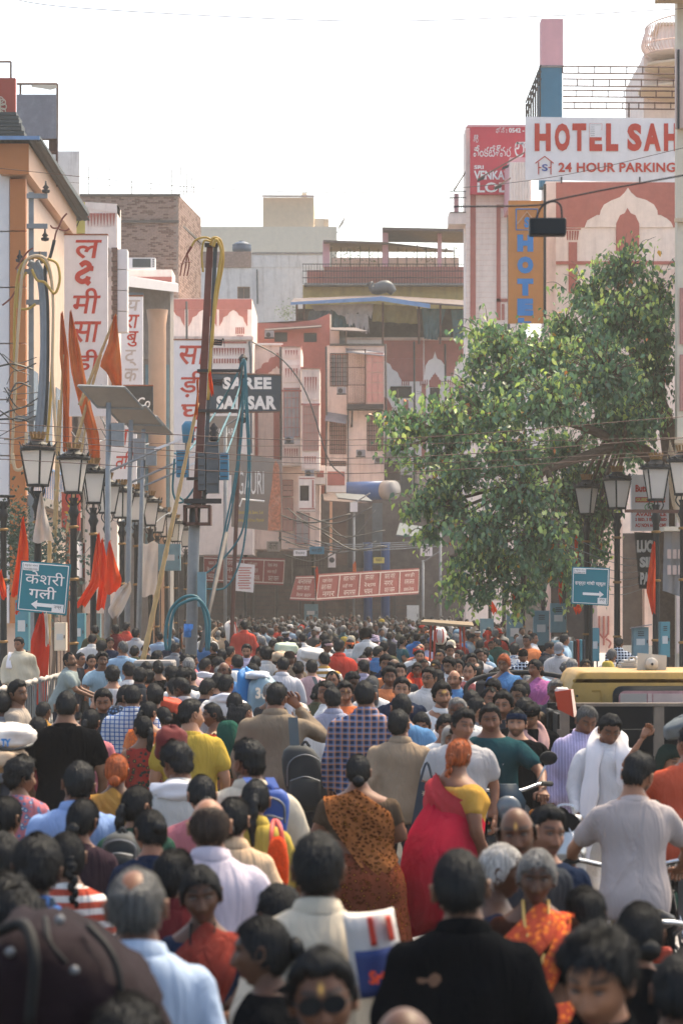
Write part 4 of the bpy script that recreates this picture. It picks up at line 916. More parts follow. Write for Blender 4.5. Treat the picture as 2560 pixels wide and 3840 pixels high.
wb(mb,'railing',M['iron'],B)
wb(f.box(MB(),1240,906,1740,1000,-7,7.2),'back_wall',M['pink_grey'],B)
for k,(a,b)in enumerate(((1285,985),(1340,980),(1380,985),(1600,985),(1700,982))):
 mb=MB();c=P(a,b,150.8)
 for q in range(70):
  r1=Vector((rng.gauss(0,.34),rng.gauss(0,.25),rng.uniform(0,.75)));e=Vector((rng.uniform(-.1,.1),rng.uniform(-.06,.06),rng.uniform(-.03,.1)));w_=Vector((rng.uniform(-.06,.06),.03,rng.uniform(-.05,.05)))
  mb.add([c+r1,c+r1+e*.5+w_,c+r1+e,c+r1+e*.5-w_],[(0,1,2,3)])
 o=wb(mb,'potted_plant',mk('leaf_pot%d'%k,srgb(('#5c6a45','#7a7a48','#66704e','#5f6a4a','#736a4a')[k]),.7));tag(o,'leafy pot plant on the roof terrace, %s'%('leftmost of the row','second from the left','third, with yellowish leaves','right of the tall pink column','rightmost beside the lodge tower')[k],'plant')
S=empty('cooler_drum',P(1410,1090,146),0,'grey metal exhaust cowl lying on the tin roof below the terrace','vent')
wb(MB().tube(bez([P(1385,1060,146),P(1400,1085,146),P(1450,1075,146),P(1475,1098,146)],5),[.2,.17,.15,.16,.2,.26,.3,.34,.36,.36,.35,.33,.3,.27,.24,.2],12),'drum',M['steel_dark'],S,True)
B=empty('rooftop_shack',(2.3,141,0),0,'rooftop shack hung with torn tarpaulins under a blue-edged tin roof','shack')
f=FF(141);mb=MB();mb.hexa([P(1090,1142,139.5),P(1440,1128,139.5),P(1440,1112,147),P(1100,1125,147)],[P(1090,1136,139.5),P(1440,1120,139.5),P(1440,1106,147),P(1100,1119,147)]);wb(mb,'roof',M['tin_rust'],B)
mb=MB();mb.hexa([P(1425,1128,139.3),P(1870,1160,139.3),P(1870,1140,147),P(1425,1112,147)],[P(1425,1120,139.3),P(1870,1154,139.3),P(1870,1134,147),P(1425,1106,147)]);wb(mb,'roof',M['tin_rust'],B)
wb(MB().hexa([P(1090,1143,139.4),P(1425,1128,139.4),P(1425,1128,139.3),P(1090,1143,139.3)],[P(1090,1133,139.4),P(1425,1112,139.4),P(1425,1112,139.3),P(1090,1133,139.3)]),'roof_trim',M['tin_blue'],B)
wb(MB().hexa([P(1425,1128,139.2),P(1612,1156,139.2),P(1612,1156,139.1),P(1425,1128,139.1)],[P(1425,1110,139.2),P(1612,1140,139.2),P(1612,1140,139.1),P(1425,1110,139.1)]),'roof_trim',M['tin_blue'],B)
wb(f.box(MB(),1110,1135,1860,1290,-3,4),'inner_wall',M['shop_dark'],B)
def drape(pts_top,pts_bot,d,mat,name,parent,n=18,m=8,amp=.08,jag=0):
 V=[];Fc=[]
 for j in range(m):
  for i in range(n):
   t=i/(n-1);u=j/(m-1);a=P(np.interp(t,[0,1],[pts_top[0][0],pts_top[1][0]]),np.interp(t,[0,1],[pts_top[0][1],pts_top[1][1]]),d);b=P(np.interp(t,[0,1],[pts_bot[0][0],pts_bot[1][0]]),np.interp(t,[0,1],[pts_bot[0][1],pts_bot[1][1]])+jag*sin(i*2.3+i*i)*1,d)
   p=a.lerp(b,u);p.y+=amp*sin(t*21+u*2)*(.4+u)+amp*.5*sin(t*47);V.append(p)
 for j in range(m-1):
  for i in range(n-1):a=j*n+i;Fc.append((a,a+1,a+n+1,a+n))
 mb=MB().add(V,Fc);k=len(V);mb.add([p+Vector((0,.012,0))for p in V],[f_[::-1]for f_ in Fc]);return wb(mb,name,mat,parent,True)
drape(((1165,1145),(1405,1138)),((1180,1165),(1390,1185)),140.4,M['tarp_white'],'tarpaulin',B,jag=12)
drape(((1160,1165),(1250,1165)),((1150,1215),(1240,1195)),140.3,M['tarp_grey'],'tarpaulin',B,jag=10)
drape(((1290,1175),(1380,1180)),((1300,1215),(1385,1240)),140.3,M['tarp_white'],'tarpaulin',B,jag=16)
drape(((1400,1140),(1560,1150)),((1395,1205),(1565,1215)),140.2,M['tarp_ochre'],'tarpaulin',B,amp=.14)
drape(((1240,1165),(1310,1175)),((1245,1230),(1330,1225)),140.6,M['tarp_teal'],'tarpaulin',B)
drape(((1580,1155),(1670,1160)),((1590,1270),(1640,1275)),140.4,M['tarp_teal'],'tarpaulin',B);drape(((1690,1160),(1790,1165)),((1700,1270),(1780,1280)),140.4,M['tarp_teal'],'tarpaulin',B)
for px in(1113,1140,1435,1570,1650,1780):wb(MB().tube([P(px,1135,140),P(px,1290,140)],.06,5),'post',M['iron_rust'],B)
B=empty('red_house',(-1.5,135,0),0,'dull red house with two small barred windows in the middle of the view','building')
f=FF(135);H_=[(1030,1248,1076,1281),(1140,1250,1186,1282)]
wb(f.wall(MB(),935,1210,1236,2100,H_,.35),'wall',M['maroon'],B);wb(f.box(MB(),935,1211,1236,2098,-.36,8),'core',M['shop_dark'],B)
wb(f.poly(MB(),[(935,1212),(1236,1212),(1236,1175),(1180,1200),(935,1228)][::-1],.02,.5),'parapet',M['maroon'],B)
for h in H_:f.window(B,*h,2,1,frame='iron',depth=.2,bars=(6,1))
wb(MB().hexa([P(993,1242,134.2),P(1205,1228,134.2),P(1205,1228,135),P(993,1242,135)],[P(993,1238,134.2),P(1205,1224,134.2),P(1205,1218,135),P(993,1232,135)]),'eave_sheet',M['tin_rust'],B)
wb(f.box(MB(),1236,1180,1242,1230,.1,.6),'white_corner',M['cream_pale'],B)
wb(f.box(MB(),940,1180,1110,1210,-4,5),'rear_wall',M['concrete'],B)
B=empty('caged_balcony_house',(.7,133,0),0,'narrow pale pink house with a caged wooden balcony and grilled windows','building')
f=FF(133);H_=[(1238,1326,1304,1448),(1236,1582,1296,1702),(1376,1560,1436,1690),(1236,1730,1296,1790)]
wb(f.wall(MB(),1226,1295,1440,1860,H_,.35),'wall',M['pink'],B);wb(f.box(MB(),1226,1296,1440,1858,-.36,7),'core',M['shop_dark'],B)
wb(f.box(MB(),1237,1230,1300,1294,-.1,4),'roof_room',M['pink_grey'],B);wb(f.box(MB(),1272,1240,1296,1294,.0,.15),'roof_door',M['glass_dark'],B)
wb(MB().hexa([P(1240,1240,131.5),P(1380,1246,131.5),P(1330,1232,134),P(1240,1232,134)],[P(1240,1236,131.5),P(1380,1242,131.5),P(1330,1228,134),P(1240,1228,134)]),'tin_awning',M['tin_rust'],B)
for i,h in enumerate(H_):f.window(B,*h,3,2,frame='frame_pink',pane='glass_grey' if i==0 else 'shutter_pink',bars=(7,7))
cg=wb(f.box(MB(),1300,1522,1436,1540,1.3,-.01),'balcony_floor',M['iron'],B)
mb=MB()
for k in range(10):f.box(mb,1302+k*7,1320,1303.5+k*7,1522,1.28,-1.25)
for y in(1320,1385,1450,1518):f.box(mb,1300,y,1370,y+3,1.3,-1.24)
for x in(1300,1366):f.box(mb,x,1318,x+4,1522,1.3,-1.2)
wb(mb,'cage',M['iron_rust'],cg)
wb(f.box(MB(),1371,1330,1436,1522,1.25,-.02),'wooden_screen',M['shutter_pink'],cg)
for i in range(3):
 for j in range(5):wb(f.box(MB(),1374+i*21,1334+j*37,1392+i*21,1366+j*37,1.28,-1.24),'screen_panel',M['frame_pink'],cg)
wb(MB().hexa([P(1296,1322,131.6),P(1440,1336,131.6),P(1440,1326,133),P(1296,1310,133)],[P(1296,1318,131.6),P(1440,1332,131.6),P(1440,1320,133),P(1296,1305,133)]),'tin_awning',M['sheet_grey'],B)
wb(MB().hexa([P(1218,1578,132),P(1298,1590,132),P(1302,1560,133),P(1222,1548,133)],[P(1218,1575,132),P(1298,1587,132),P(1302,1556,133),P(1222,1544,133)]),'tin_awning',M['sheet_grey'],B)
wb(f.box(MB(),1302,1540,1306,1940,.12,.02),'drain_pipe',M['steel_dark'],B);wb(f.box(MB(),1236,1290,1440,1297,.15,.3),'coping',M['concrete_dark'],B)
for a in(((1320,1540),(1318,1600)),((1430,1540),(1370,1560))):wb(MB().tube([P(*a[0],131.8),P(*a[1],132.9)],.05,5),'bracket',M['iron'],cg)
B=empty('arched_pink_house',(-4.4,124,0),0,'pink house with painted red arches and stacked bay windows, left of centre','building')
f=FF(126);wb(f.box(MB(),560,1120,945,2080,0,8),'wall',M['pink_pale'],B)
mb=MB();f.box(mb,560,1122,943,1160,.03);pts=[(943,1160),(560,1160)]
wb(mb,'red_band',M['maroon'],B)
for cx,w in((640,110),(760,110),(875,110)):
 top=[(cx-w/2,1160.5),(cx+w/2,1160.5)]
 wb(f.poly(MB(),[(cx+w/2-2,1160.5),(cx+w/2-2,1225),(cx+w/2-14,1205),(cx+w/2-18,1190),(cx+w/2-34,1182),(cx+14,1170),(cx,1162),(cx-14,1170),(cx-w/2+34,1182),(cx-w/2+18,1190),(cx-w/2+14,1205),(cx-w/2+2,1225),(cx-w/2+2,1160.5)][::-1],.03),'arch_spandrel',M['maroon'],B)
for k in range(5):wb(f.box(MB(),884+k*7,1228,888+k*7,1252,.04),'capital_stripe',M['maroon'],B)
wb(f.box(MB(),888,1258,912,1420,.03),'pilaster',M['maroon'],B)
f=FF(119);wb(f.box(MB(),560,1270,948,2080,0,6),'front_wall',M['pink_pale'],B);wb(f.box(MB(),640,1262,950,1275,.15,-.01),'coping',M['pink'],B)
mb=MB()
for k in range(12):f.poly(mb,[(800+10*k,1305),(809+10*k,1305),(804.5+10*k,1335)],.03);f.box(mb,801+10*k,1345,807+10*k,1362,.03)
wb(mb,'frieze',M['maroon'],B);wb(f.box(MB(),795,1280,925,1288,.04),'frieze_line',M['maroon'],B)
wb(MB().tube([P(935,1280,118.9),P(940,1340,118.9),P(942,1700,118.9)],.05,6),'drain_pipe',M['steel_dark'],B)
f=FF(122);wb(f.box(MB(),945,1295,1130,2060,0,6),'bay_wall',M['pink'],B);wb(f.box(MB(),1130.2,1384,1200,2060,.0,3),'bay_wall',M['pink'],B);wb(f.box(MB(),942,1288,1060,1296,.2,.3),'coping',M['pink_pale'],B)
ap=arch_poly(1040,1440,172,118,3,.25);wb(f.poly(MB(),ap[::-1],.04),'arch',M['maroon'],B)
ap=arch_poly(1038,1442,96,70,3,.25);wb(f.poly(MB(),ap[::-1],.06),'inner_arch',M['pink'],B)
for a,b,c,e in((948,1440,968,1724),(1026,1440,1049,1724),(948,1724,1049,1738)):wb(f.box(MB(),a,b,c,e,.05),'painted_band',M['maroon'],B)
def bay(x0,x1,y0,y1,d,win,panels):
 ff=FF(d);wb(ff.box(MB(),x0,y0,x1,y1,0,1.6),'bay',M['pink_pale'],B)
 for w_ in win:
  p=ff.window(B,w_[0],w_[1],w_[2],w_[3],4,5,frame='frame_pink',pane=w_[4],depth=-.05)
  m2=MB()
  for j in range(1,5):ff.box(m2,w_[0],w_[1]+(w_[3]-w_[1])*j/5-1.2,w_[2],w_[1]+(w_[3]-w_[1])*j/5+1.2,.09,-.052)
  wb(m2,'glazing_bar',M['frame_pink'],p)
 for a,b,c,e in panels:
  q=wb(ff.box(MB(),a,b,c,e,.05),'panel',M['pink'],B);m2=MB();n_=max(3,int((c-a)/10))
  for k in range(n_):ff.poly(m2,[(a+5+k*(c-a-8)/n_,b+(e-b)*.2),(a+5+(k+.7)*(c-a-8)/n_,b+(e-b)*.2),(a+5+(k+.35)*(c-a-8)/n_,b+(e-b)*.75)],.065,-.05)
  wb(m2,'ornament',M['maroon'],q)
 ff.box(m3:=MB(),x0-3,y0-6,x1+3,y0,.12,1.5);ff.box(m3,x0-2,(y0+y1)/2-60,x1+2,(y0+y1)/2-54,.1,.05);wb(m3,'ledge',M['maroon'],B)
bay(1058,1128,1300,1745,120.5,[(1062,1455,1124,1640,'glass_grey')],[(1064,1306,1122,1345),(1064,1368,1122,1435),(1062,1668,1122,1738)])
bay(1131,1198,1382,1765,119.5,[(1135,1520,1194,1690,'shutter_pink')],[(1136,1392,1194,1500),(1136,1700,1190,1758)])
for x0,x1,y0,y1,mt in((1060,1098,1800,1860,'shutter_pink'),(1060,1098,1868,1990,'shutter_pink'),(1108,1160,1925,2040,'glass_grey')):FF(121.9).window(B,x0,y0,x1,y1,2,3,frame='frame_pink',pane=mt,depth=-.04,bars=(4,3))
S=empty('boxed_cooler',P(1150,1900,118),0,'pink painted box with a dark cooler opening under the right bay window','box')
f=FF(118.5);wb(f.wall(MB(),1120,1786,1182,1916,[(1124,1820,1158,1878)],.5),'panel',M['pink_pale'],S);wb(f.box(MB(),1120,1786,1182,1916,-.5,.6),'back',M['shop_dark'],S)
mb=MB()
for a,b,c,e in((1122,1792,1180,1796),(1122,1906,1180,1910),(1170,1800,1176,1904)):f.box(mb,a,b,c,e,.02)
wb(mb,'painted_border',M['maroon'],S)
for x0,x1,y0,y1 in((1182,1220,1745,1815),(1222,1298,1748,1845)):
 wb(FF(121).box(MB(),x0,y0,x1,y1,0,1.2),'balcony_panel',M['pink_pale'],B)
 wb(FF(121).box(MB(),x0+6,y0+20,x1-6,y1-25,.02),'ornament',M['maroon'],B)
B=empty('arched_red_house',(4,142,0),0,'long pink and red house with white-edged cusped arches, behind the tree','building')
f=FF(142);H_=[(1463,1450,1541,1491),(1612,1455,1647,1535),(1720,1460,1760,1535)]
wb(f.wall(MB(),1300,1272,2080,1960,H_,.35),'wall',mk('pink_white',srgb('#f7ece6'),.8,var=.06,stain=.2,streak=True,stain_col=srgb('#b09890')),B);wb(f.box(MB(),1300,1273,2080,1958,-.36,8),'core',M['shop_dark'],B)
wb(f.box(MB(),1300,1266,2080,1274,.12,.4),'coping',M['pink'],B)
wb(f.box(MB(),1436,1276,1586,1345,.02),'red_band',M['maroon'],B);wb(f.poly(MB(),[(1436,1345.3),(1586,1345.3),(1586,1430),(1508,1430),(1496,1412),(1490,1396),(1470,1384),(1462,1366),(1440,1352)][::-1],.021),'arch_spandrel',M['maroon'],B)
wb(f.poly(MB(),[(1590,1276),(1800,1276),(1800,1400),(1782,1400),(1776,1370),(1764,1352),(1748,1340),(1740,1318),(1730,1346),(1716,1356),(1704,1380),(1698,1410),(1672,1410),(1668,1372),(1654,1352),(1638,1344),(1630,1318),(1622,1344),(1606,1352),(1594,1372),(1590,1410)][::-1],.02),'arch_spandrel',M['maroon'],B)
for cx,y in((1630,1452),(1740,1455)):wb(f.poly(MB(),arch_poly(cx,y,44,56,3,.3)[::-1],.02),'arch',M['maroon'],B)
for i,h in enumerate(H_):f.window(B,*h,2,2,frame='iron',bars=(9 if i==0 else 5,3 if i==0 else 6))
for x0,x1,y0,y1 in((1512,1530,1500,1720),(1580,1596,1440,1720),(1684,1700,1450,1720)):wb(f.box(MB(),x0,y0,x1,y1,.03),'painted_column',M['maroon'],B)
for x0 in(1505,1574,1678):
 for k in range(4):wb(f.box(MB(),x0+k*8,1424,x0+4+k*8,1446,.03),'capital_stripe',M['maroon'],B)
wb(f.poly(MB(),[(1436,1490),(1450,1490),(1462,1512),(1470,1530),(1470,1560),(1436,1560)][::-1],.02),'arch_foot',M['maroon'],B)
wb(MB().hexa([P(1440,1690,140),P(1520,1725,140),P(1520,1690,141.6),P(1440,1655,141.6)],[P(1440,1686,140),P(1520,1721,140),P(1520,1686,141.6),P(1440,1651,141.6)]),'tin_awning',M['sheet_grey'],B)
FF(141.9).window(B,1500,1780,1545,1930,1,2,frame='concrete',pane='glass_dark',depth=-.05);wb(FF(141.9).box(MB(),1440,1730,1500,1800,.2),'shutter_box',M['shutter_brown'],B)
for x in(1560,1660,1760,1860):wb(FF(141.9).box(MB(),x,1760,x+70,1940,.05),'shutter',M['pink_grey'],B)
B=empty('shop_row',(0,137,0),0,'row of dark shuttered shops closing the far end of the street','building')
f=FF(131);wb(f.box(MB(),560,1990,1095,2430,-.4,1),'wall',M['shop_dark'],B);wb(f.box(MB(),1095,1850,2050,2430,-1.2,2),'wall',M['shop_dark'],B)
for k in range(9):
 x0=780+k*88
 s_=wb(f.box(MB(),x0,2200,x0+76,2425,.0,.38),'shutter',M['shutter_brown'],B);mb=MB()
 for j in range(14):f.box(mb,x0,2204+j*16,x0+76,2208+j*16,.03)
 wb(mb,'slat',M['shop_dark'],s_)
 wb(f.box(MB(),x0-10,2150,x0-2,2425,.12,.3),'pillar',M['concrete_dark'],B)
for x0,x1 in((1366,1392),(1434,1454)):wb(MB().lathe([(.22,0),(.22,4.9),(.26,5.0)],P((x0+x1)/2,2420,129.6),14),'blue_column',M['blue_paint'],B,True)
wb(f.box(MB(),1394,1890,1432,2120,1.2,-.8),'curtain',M['tarp_grey'],B);wb(f.box(MB(),1305,1930,1366,2130,.9,-.6),'door',M['glass_dark'],B)
wb(f.box(MB(),1236,1870,1246,2080,1.3,-1.1),'orange_post',M['orange_pale'],B);wb(f.box(MB(),1252,1880,1300,2120,.8,0),'dark_screen',M['shutter_brown'],B)
mb=MB();c0,c1=P(1300,1842,127.5),P(1442,1838,126.3);mb.tube([c0,c1],.44,22);wb(mb,'barrel_canopy',M['blue_paint'],B,True)
mb=MB();mb.tube([c1,P(1478,1838,125.9)],.455,22);wb(mb,'barrel_canopy_end',M['pale_vinyl'],B,True)
def board(q,n,label,rows=2,seed=0):
 """sloping fascia: q = four corner points, lower-left, lower-right, upper-right, upper-left"""
 o=empty('fascia_board',q[0],0,label,'sign');q=[Vector(p)for p in q];nn=(q[1]-q[0]).cross(q[3]-q[0]).normalized()
 wb(MB().hexa([p+Vector((0,.1,0))for p in q],q),'board',M['board_red'],o);r=random.Random(seed)
 at=lambda u,v,k:(q[0].lerp(q[1],u)).lerp(q[3].lerp(q[2],u),v)+nn*k
 fr=MB()
 for v0,v1 in((.06,.10),(.90,.94)):fr.hexa([at(0,v0,.004),at(1,v0,.004),at(1,v1,.004),at(0,v1,.004)],[at(0,v0,.014),at(1,v0,.014),at(1,v1,.014),at(0,v1,.014)])
 for k in range(n+1):u=k/n;fr.hexa([at(max(0,u-.004),.1,.004),at(min(1,u+.004),.1,.004),at(min(1,u+.004),.9,.004),at(max(0,u-.004),.9,.004)],[at(max(0,u-.004),.1,.018),at(min(1,u+.004),.1,.018),at(min(1,u+.004),.9,.018),at(max(0,u-.004),.9,.018)])
 wb(fr,'frame',M['letter_grey'],o)
 for k in range(n):
  words=('साड़ी','बनारस','वसन','रेशम','भवन','कला','नगर','सदन')
  for j in range(rows+1):
   u0=(k+r.uniform(.15,.25))/n;u1=(k+r.uniform(.62,.85))/n;v1=.84-j*.26;a=at(u0,v1-.18,.02);b=at(u1,v1-.18,.02);t=at(u0,v1,.02)
   wtext('lettering',words[(k*3+j+seed)%8]+(' '+words[(k+j*2+3)%8]if r.random()<.6 else ''),a,b-a,t-a,(b-a).length,(t-a).length,M['letter_grey'],o,.0,lift=.01)
 return o
board([P(765,2182,118),P(1062,2195,116),P(1068,2095,116.3),P(765,2085,118.3)],4,'long red shop fascia board with pale names, at the left behind the utility pole',seed=2)
board([P(1085,2250,116.5),P(1182,2254,117),P(1178,2158,117.4),P(1110,2160,117)],1,'short slanting red fascia board at the corner behind the orange flag',seed=1)
board([P(1184,2254,117.2),P(1568,2228,124),P(1570,2130,124.4),P(1196,2152,117.6)],5,'longest red fascia board with a row of pale shop names, right of centre',seed=4)
o=wb(MB().hexa([P(1485,2010,125),P(1580,2020,125),P(1590,1980,127),P(1498,1965,127)],[P(1485,2005,125),P(1580,2015,125),P(1590,1975,127),P(1498,1960,127)]),'cloth_awning',M['tarp_grey']);tag(o,'small pale cloth awning under the leftmost tree branch','awning')
o=wb(MB().hexa([P(1215,1880,126),P(1380,1890,126),P(1310,1850,129),P(1210,1855,129)],[P(1215,1876,126),P(1380,1886,126),P(1310,1846,129),P(1210,1851,129)]),'tin_awning',M['tin_rust']);tag(o,'grey tin awning beside the blue barrel canopy','awning')
S=empty('air_conditioner',P(1243,2140,127),0,'white outdoor air conditioner unit above the fascia boards','air conditioner');f=FF(127);wb(f.box(MB(),1230,2075,1258,2128,.2,.2),'case',M['panel_white'],S);wb(MB().lathe([(.14,0),(.14,.02)],(0,0,0),14).__class__().tube([P(1244,2100,126.79),P(1244,2100,126.74)],.13,14),'fan_grille',M['steel_dark'],S)
mb=MB();f=FF(126)
for k in range(10):f.box(mb,1110+k*11,2030,1113+k*11,2130,.1)
for k in range(6):f.box(mb,1106,2030+18*k,1220,2033+18*k,.12,-.09)
o=wb(mb,'metal_lattice',M['iron']);tag(o,'dark metal lattice with cables above the corner fascia','lattice')
S=empty('saree_billboard',P(960,1990,112),0,'grey saree shop billboard with white lettering and an orange draped figure','billboard')
mb=MB();d=112;q=[P(868,1975,113),P(1055,1995,111),P(1058,1725,111),P(868,1695,113)];mb.hexa([p+Vector((0,.2,0))for p in q],q);pn=wb(mb,'panel',M['board_grey'],S)
f=FF(110.9);f.text('lettering','GAURI',893,1768,990,1855,M['letter_white'],S,.0,.3);mb=MB();mb.tube([P(890,1890,110.6),P(898,1900,110.6),P(908,1872,110.6),P(992,1880,110.6)],.04,4);wb(mb,'underline',M['letter_white'],S)
f.text('lettering','Banarasi Silk Saree, Suit',895,1915,988,1930,M['letter_yellow'],S,0,.3);f.text('lettering','Lehenga and Dress Material',890,1945,990,1960,M['letter_yellow'],S,0,.3)
V=[(1005,1990),(1052,1990),(1054,1900),(1050,1800),(1046,1745),(1034,1728),(1026,1745),(1020,1820),(1008,1900)]
wb(f.poly(MB(),V,.25,-.2),'printed_figure',mk('saree_print',srgb('#b8755a'),.7,var=.5,scale=9,stain=.6,stain_col=srgb('#d8c0b0')),S)
# --- hanging signs, left
def vsign(px0,py0,px1,py1,d,label,glyphs,mat='sign_white',lm='sign_red',th=.22):
 o=empty('hanging_sign',P((px0+px1)/2,py1,d),0,label,'sign');f=FF(d);wb(f.box(MB(),px0,py0,px1,py1,0,th),'panel',M[mat],o)
 wb(f.box(MB(),px0-1,py0-5,px1+1,py0-.3,.03,th+.03),'edge_trim',M['brown_panel'],o)
 for g in glyphs:
  if g[0]is None:strokes('lettering',g[1],Vector((f.x(g[2]),d-.012,f.z(g[5])))-off(o)+o.location,(1,0,0),(0,0,1),(g[4]-g[2])*f.k,(g[5]-g[3])*f.k,19*f.k,M[lm],o)
  else:f.text('lettering',g[0],g[2],g[3],g[4],g[5],M[lm if len(g)<7 else g[6]],o,.012,.012,.16)
 return o
KSH=[[(.25,.86),(.5,1.0),(.72,.9),(.70,.74),(.45,.60),(.15,.45),(.10,.25),(.35,.12),(.62,.22),(.68,.36)],[(.5,.18),(.75,.0)],[(.68,.74),(.95,.72)]]
vsign(242,882,404,1560,80,'tall white vertical sign with red Devanagari letters beside the orange building',[('ल',0,275,900,372,970),(None,KSH,285,985,355,1066),('मी',0,266,1080,368,1176),('सा',0,268,1205,368,1285),('ड़ी',0,272,1310,366,1405)])
vsign(445,1112,536,1445,95,'smaller white vertical sign with one red and several faded letters',[('य',0,470,1125,520,1165,'letter_grey'),('रा',0,466,1180,516,1232),('बु',0,468,1242,512,1300),('ट्',0,462,1312,512,1372,'letter_grey'),('क',0,462,1382,512,1430,'letter_grey')])
vsign(652,1276,772,1660,100,'white vertical sign with heavy red letters left of the brown pole',[('सा',0,664,1296,768,1368),('ड़ी',0,668,1390,764,1490),('घ',0,672,1516,755,1574),('र',0,676,1600,740,1652)])
vsign(412,1590,512,1835,84,'white shop sign with red letters and a red border behind the solar lights',[('ति',0,430,1690,500,1760),('वा',0,430,1610,500,1670)])
o=vsign(232,1850,300,1990,78,'red sign with yellow letters half hidden behind the lamp lanterns',[('रु',0,240,1880,290,1930)],'sign_red_dull','letter_yellow')
o=vsign(462,1448,574,1560,93,'black shop sign with white letters behind the solar panels',[('Co',0,512,1490,562,1530)],'sign_black','letter_white')
S=empty('saree_shop_sign',P(930,1545,101),0,'navy sign reading SAREE SANSAR in white capitals','sign');f=FF(101)
wb(MB().hexa([P(788,1545,101.15),P(1050,1541,101.15),P(1054,1408,101.15),P(792,1400,101.15)],[P(788,1545,101),P(1050,1541,101),P(1054,1408,101),P(792,1400,101)]),'panel',M['sign_navy'],S)
f.text('lettering','SAREE',836,1414,1018,1460,M['letter_white'],S,.05,.01,spacing=1.1);f.text('lettering','SANSAR',812,1484,1036,1536,M['letter_white'],S,.05,.01,spacing=1.1)
mb=MB()
for a,b in(((786,1398),(1056,1406)),((786,1548),(1052,1544))):mb.tube([P(*a,100.98),P(*b,100.98)],.03,5)
wb(mb,'frame',M['iron_rust'],S);wb(MB().tube([P(922,1406,101.05),P(922,1395,104)],.04,5),'bracket',M['iron'],S)
S=empty('sansar_wall_sign',P(820,1660,106),0,'grey shop front panel with small raised white letters below the navy sign','sign');f=FF(106);wb(f.box(MB(),775,1560,900,1780,0,.3),'panel',M['board_grey'],S);f.text('lettering',"'SANSAR'",806,1605,880,1632,M['letter_white'],S,.02,.02)
B=empty('grey_shop_building',(-8.5,104,0),0,'grey and pale blue commercial front with a white slab canopy on a round column','building')
f=FF(104);wb(f.box(MB(),440,1060,640,2400,.2,2),'wall',M['concrete'],B);wb(MB().hexa([P(458,1072,97),P(670,1096,101),P(664,1090,106),P(458,1066,106)],[P(458,1030,97),P(670,1065,101),P(664,1062,106),P(458,1034,106)]),'slab_canopy',M['panel_white'],B)
wb(f.box(MB(),455,1012,646,1060,.1,2),'upper_storey',M['pink_pale'],B);wb(f.box(MB(),480,1040,646,1060,.14,-.1),'red_stripe',M['maroon'],B)
wb(MB().lathe([(.34,0),(.34,13),(.42,13.6)],(f.x(600),102.5,0),16),'column',M['orange_pale'],B,True)
for k in range(5):wb(f.box(MB(),455,1100+k*190,540,1240+k*190,.24,-.1),'window',M['glass_blue'],B)
for k in range(6):wb(f.box(MB(),540,1330+k*130,590,1350+k*130,.45,-.2),'ledge',M['concrete'],B)
for k in range(3):wb(f.box(MB(),548+34*k,1370,568+34*k,2050,.3,-.2),'fin',M['cabinet_blue'],B)
S=empty('air_conditioner',P(530,1010,103),0,'white air conditioner unit on the roof edge in front of the brick house','air conditioner');f=FF(103);wb(f.box(MB(),476,970,584,1010,.3,.2),'case',M['panel_white'],S);wb(f.box(MB(),500,974,568,1006,.32,-.301),'fan_grille',M['sheet_dark'],S)
mb=MB()
for k in range(4):f.box(mb,574,976+8*k,582,980+8*k,.32,-.301)
wb(mb,'louvre',M['steel_dark'],S)
B=empty('left_arcade',(-9,100,0),0,'low dark row of shop fronts along the left pavement behind the lamp posts','building')
wb(MB().box((-11,86.5,0),(-9.0,119,9)),'wall',M['concrete_dark'],B)
for k in range(9):
 wb(MB().box((-9.0,87+k*3.5,0),(-8.8,87.4+k*3.5,7)),'pillar',M[('cabinet_blue','concrete','pink_grey')[k%3]],B)
 wb(MB().box((-8.99,87.5+k*3.5,.2),(-8.93,90.3+k*3.5,3.0)),'shutter',M['shutter_brown' if k%2 else 'steel_dark'],B)
 wb(MB().box((-8.99,87.5+k*3.5,3.2),(-8.75,90.3+k*3.5,4.4)),'name_board',M[('sign_white','sign_red_dull','blue_paint','sign_yellow')[k%4]],B)
# --- buildings, right side
B=empty('hotel',(8.9,88,0),0,'pink hotel front with a large painted cusped arch behind the tree','building')
f=FF(88);wb(f.box(MB(),2044,680,2580,2420,0,2),'wall',M['pink_pale'],B)
wb(f.box(MB(),2083,684,2580,806,.02),'red_field',M['maroon'],B)
a_=[(2083,806.3),(2580,806.3),(2580,853),(2522,853),(2516,838),(2500,826),(2486,812)]
wb(f.poly(MB(),[(2083,806.3),(2236,806.3),(2200,826),(2190,853),(2083,853)][::-1],.02),'red_field',M['maroon'],B)
arc=[(2190,853),(2196,836),(2214,820),(2246,808),(2250,790),(2262,768),(2290,752),(2322,740),(2340,722),(2352,704),(2364,722),(2384,740),(2420,750),(2450,768),(2462,790),(2464,808),(2496,818),(2514,834),(2522,853)]
wb(f.poly(MB(),arc[::-1],.04),'arch',M['pink_pale'],B)
wb(f.poly(MB(),[(2522,853),(2514,834),(2496,818),(2476,806.3),(2580,806.3),(2580,853)],.02),'red_field',M['maroon'],B)
inner=[(2308,950),(2308,838),(2316,822),(2322,808),(2340,800),(2350,780),(2362,800),(2380,808),(2386,822),(2394,838),(2394,950)]
wb(f.poly(MB(),inner[::-1],.055),'inner_arch',M['maroon'],B)
for k in range(5):wb(f.poly(MB(),[(2122+k*10,866),(2129+k*10,866),(2128+k*9,900),(2124+k*9,900)][::-1],.03),'capital_stripe',M['maroon'],B)
wb(f.box(MB(),2118,856,2176,862,.03),'capital_line',M['maroon'],B);wb(f.box(MB(),2130,908,2162,1100,.03),'painted_column',M['maroon'],B)
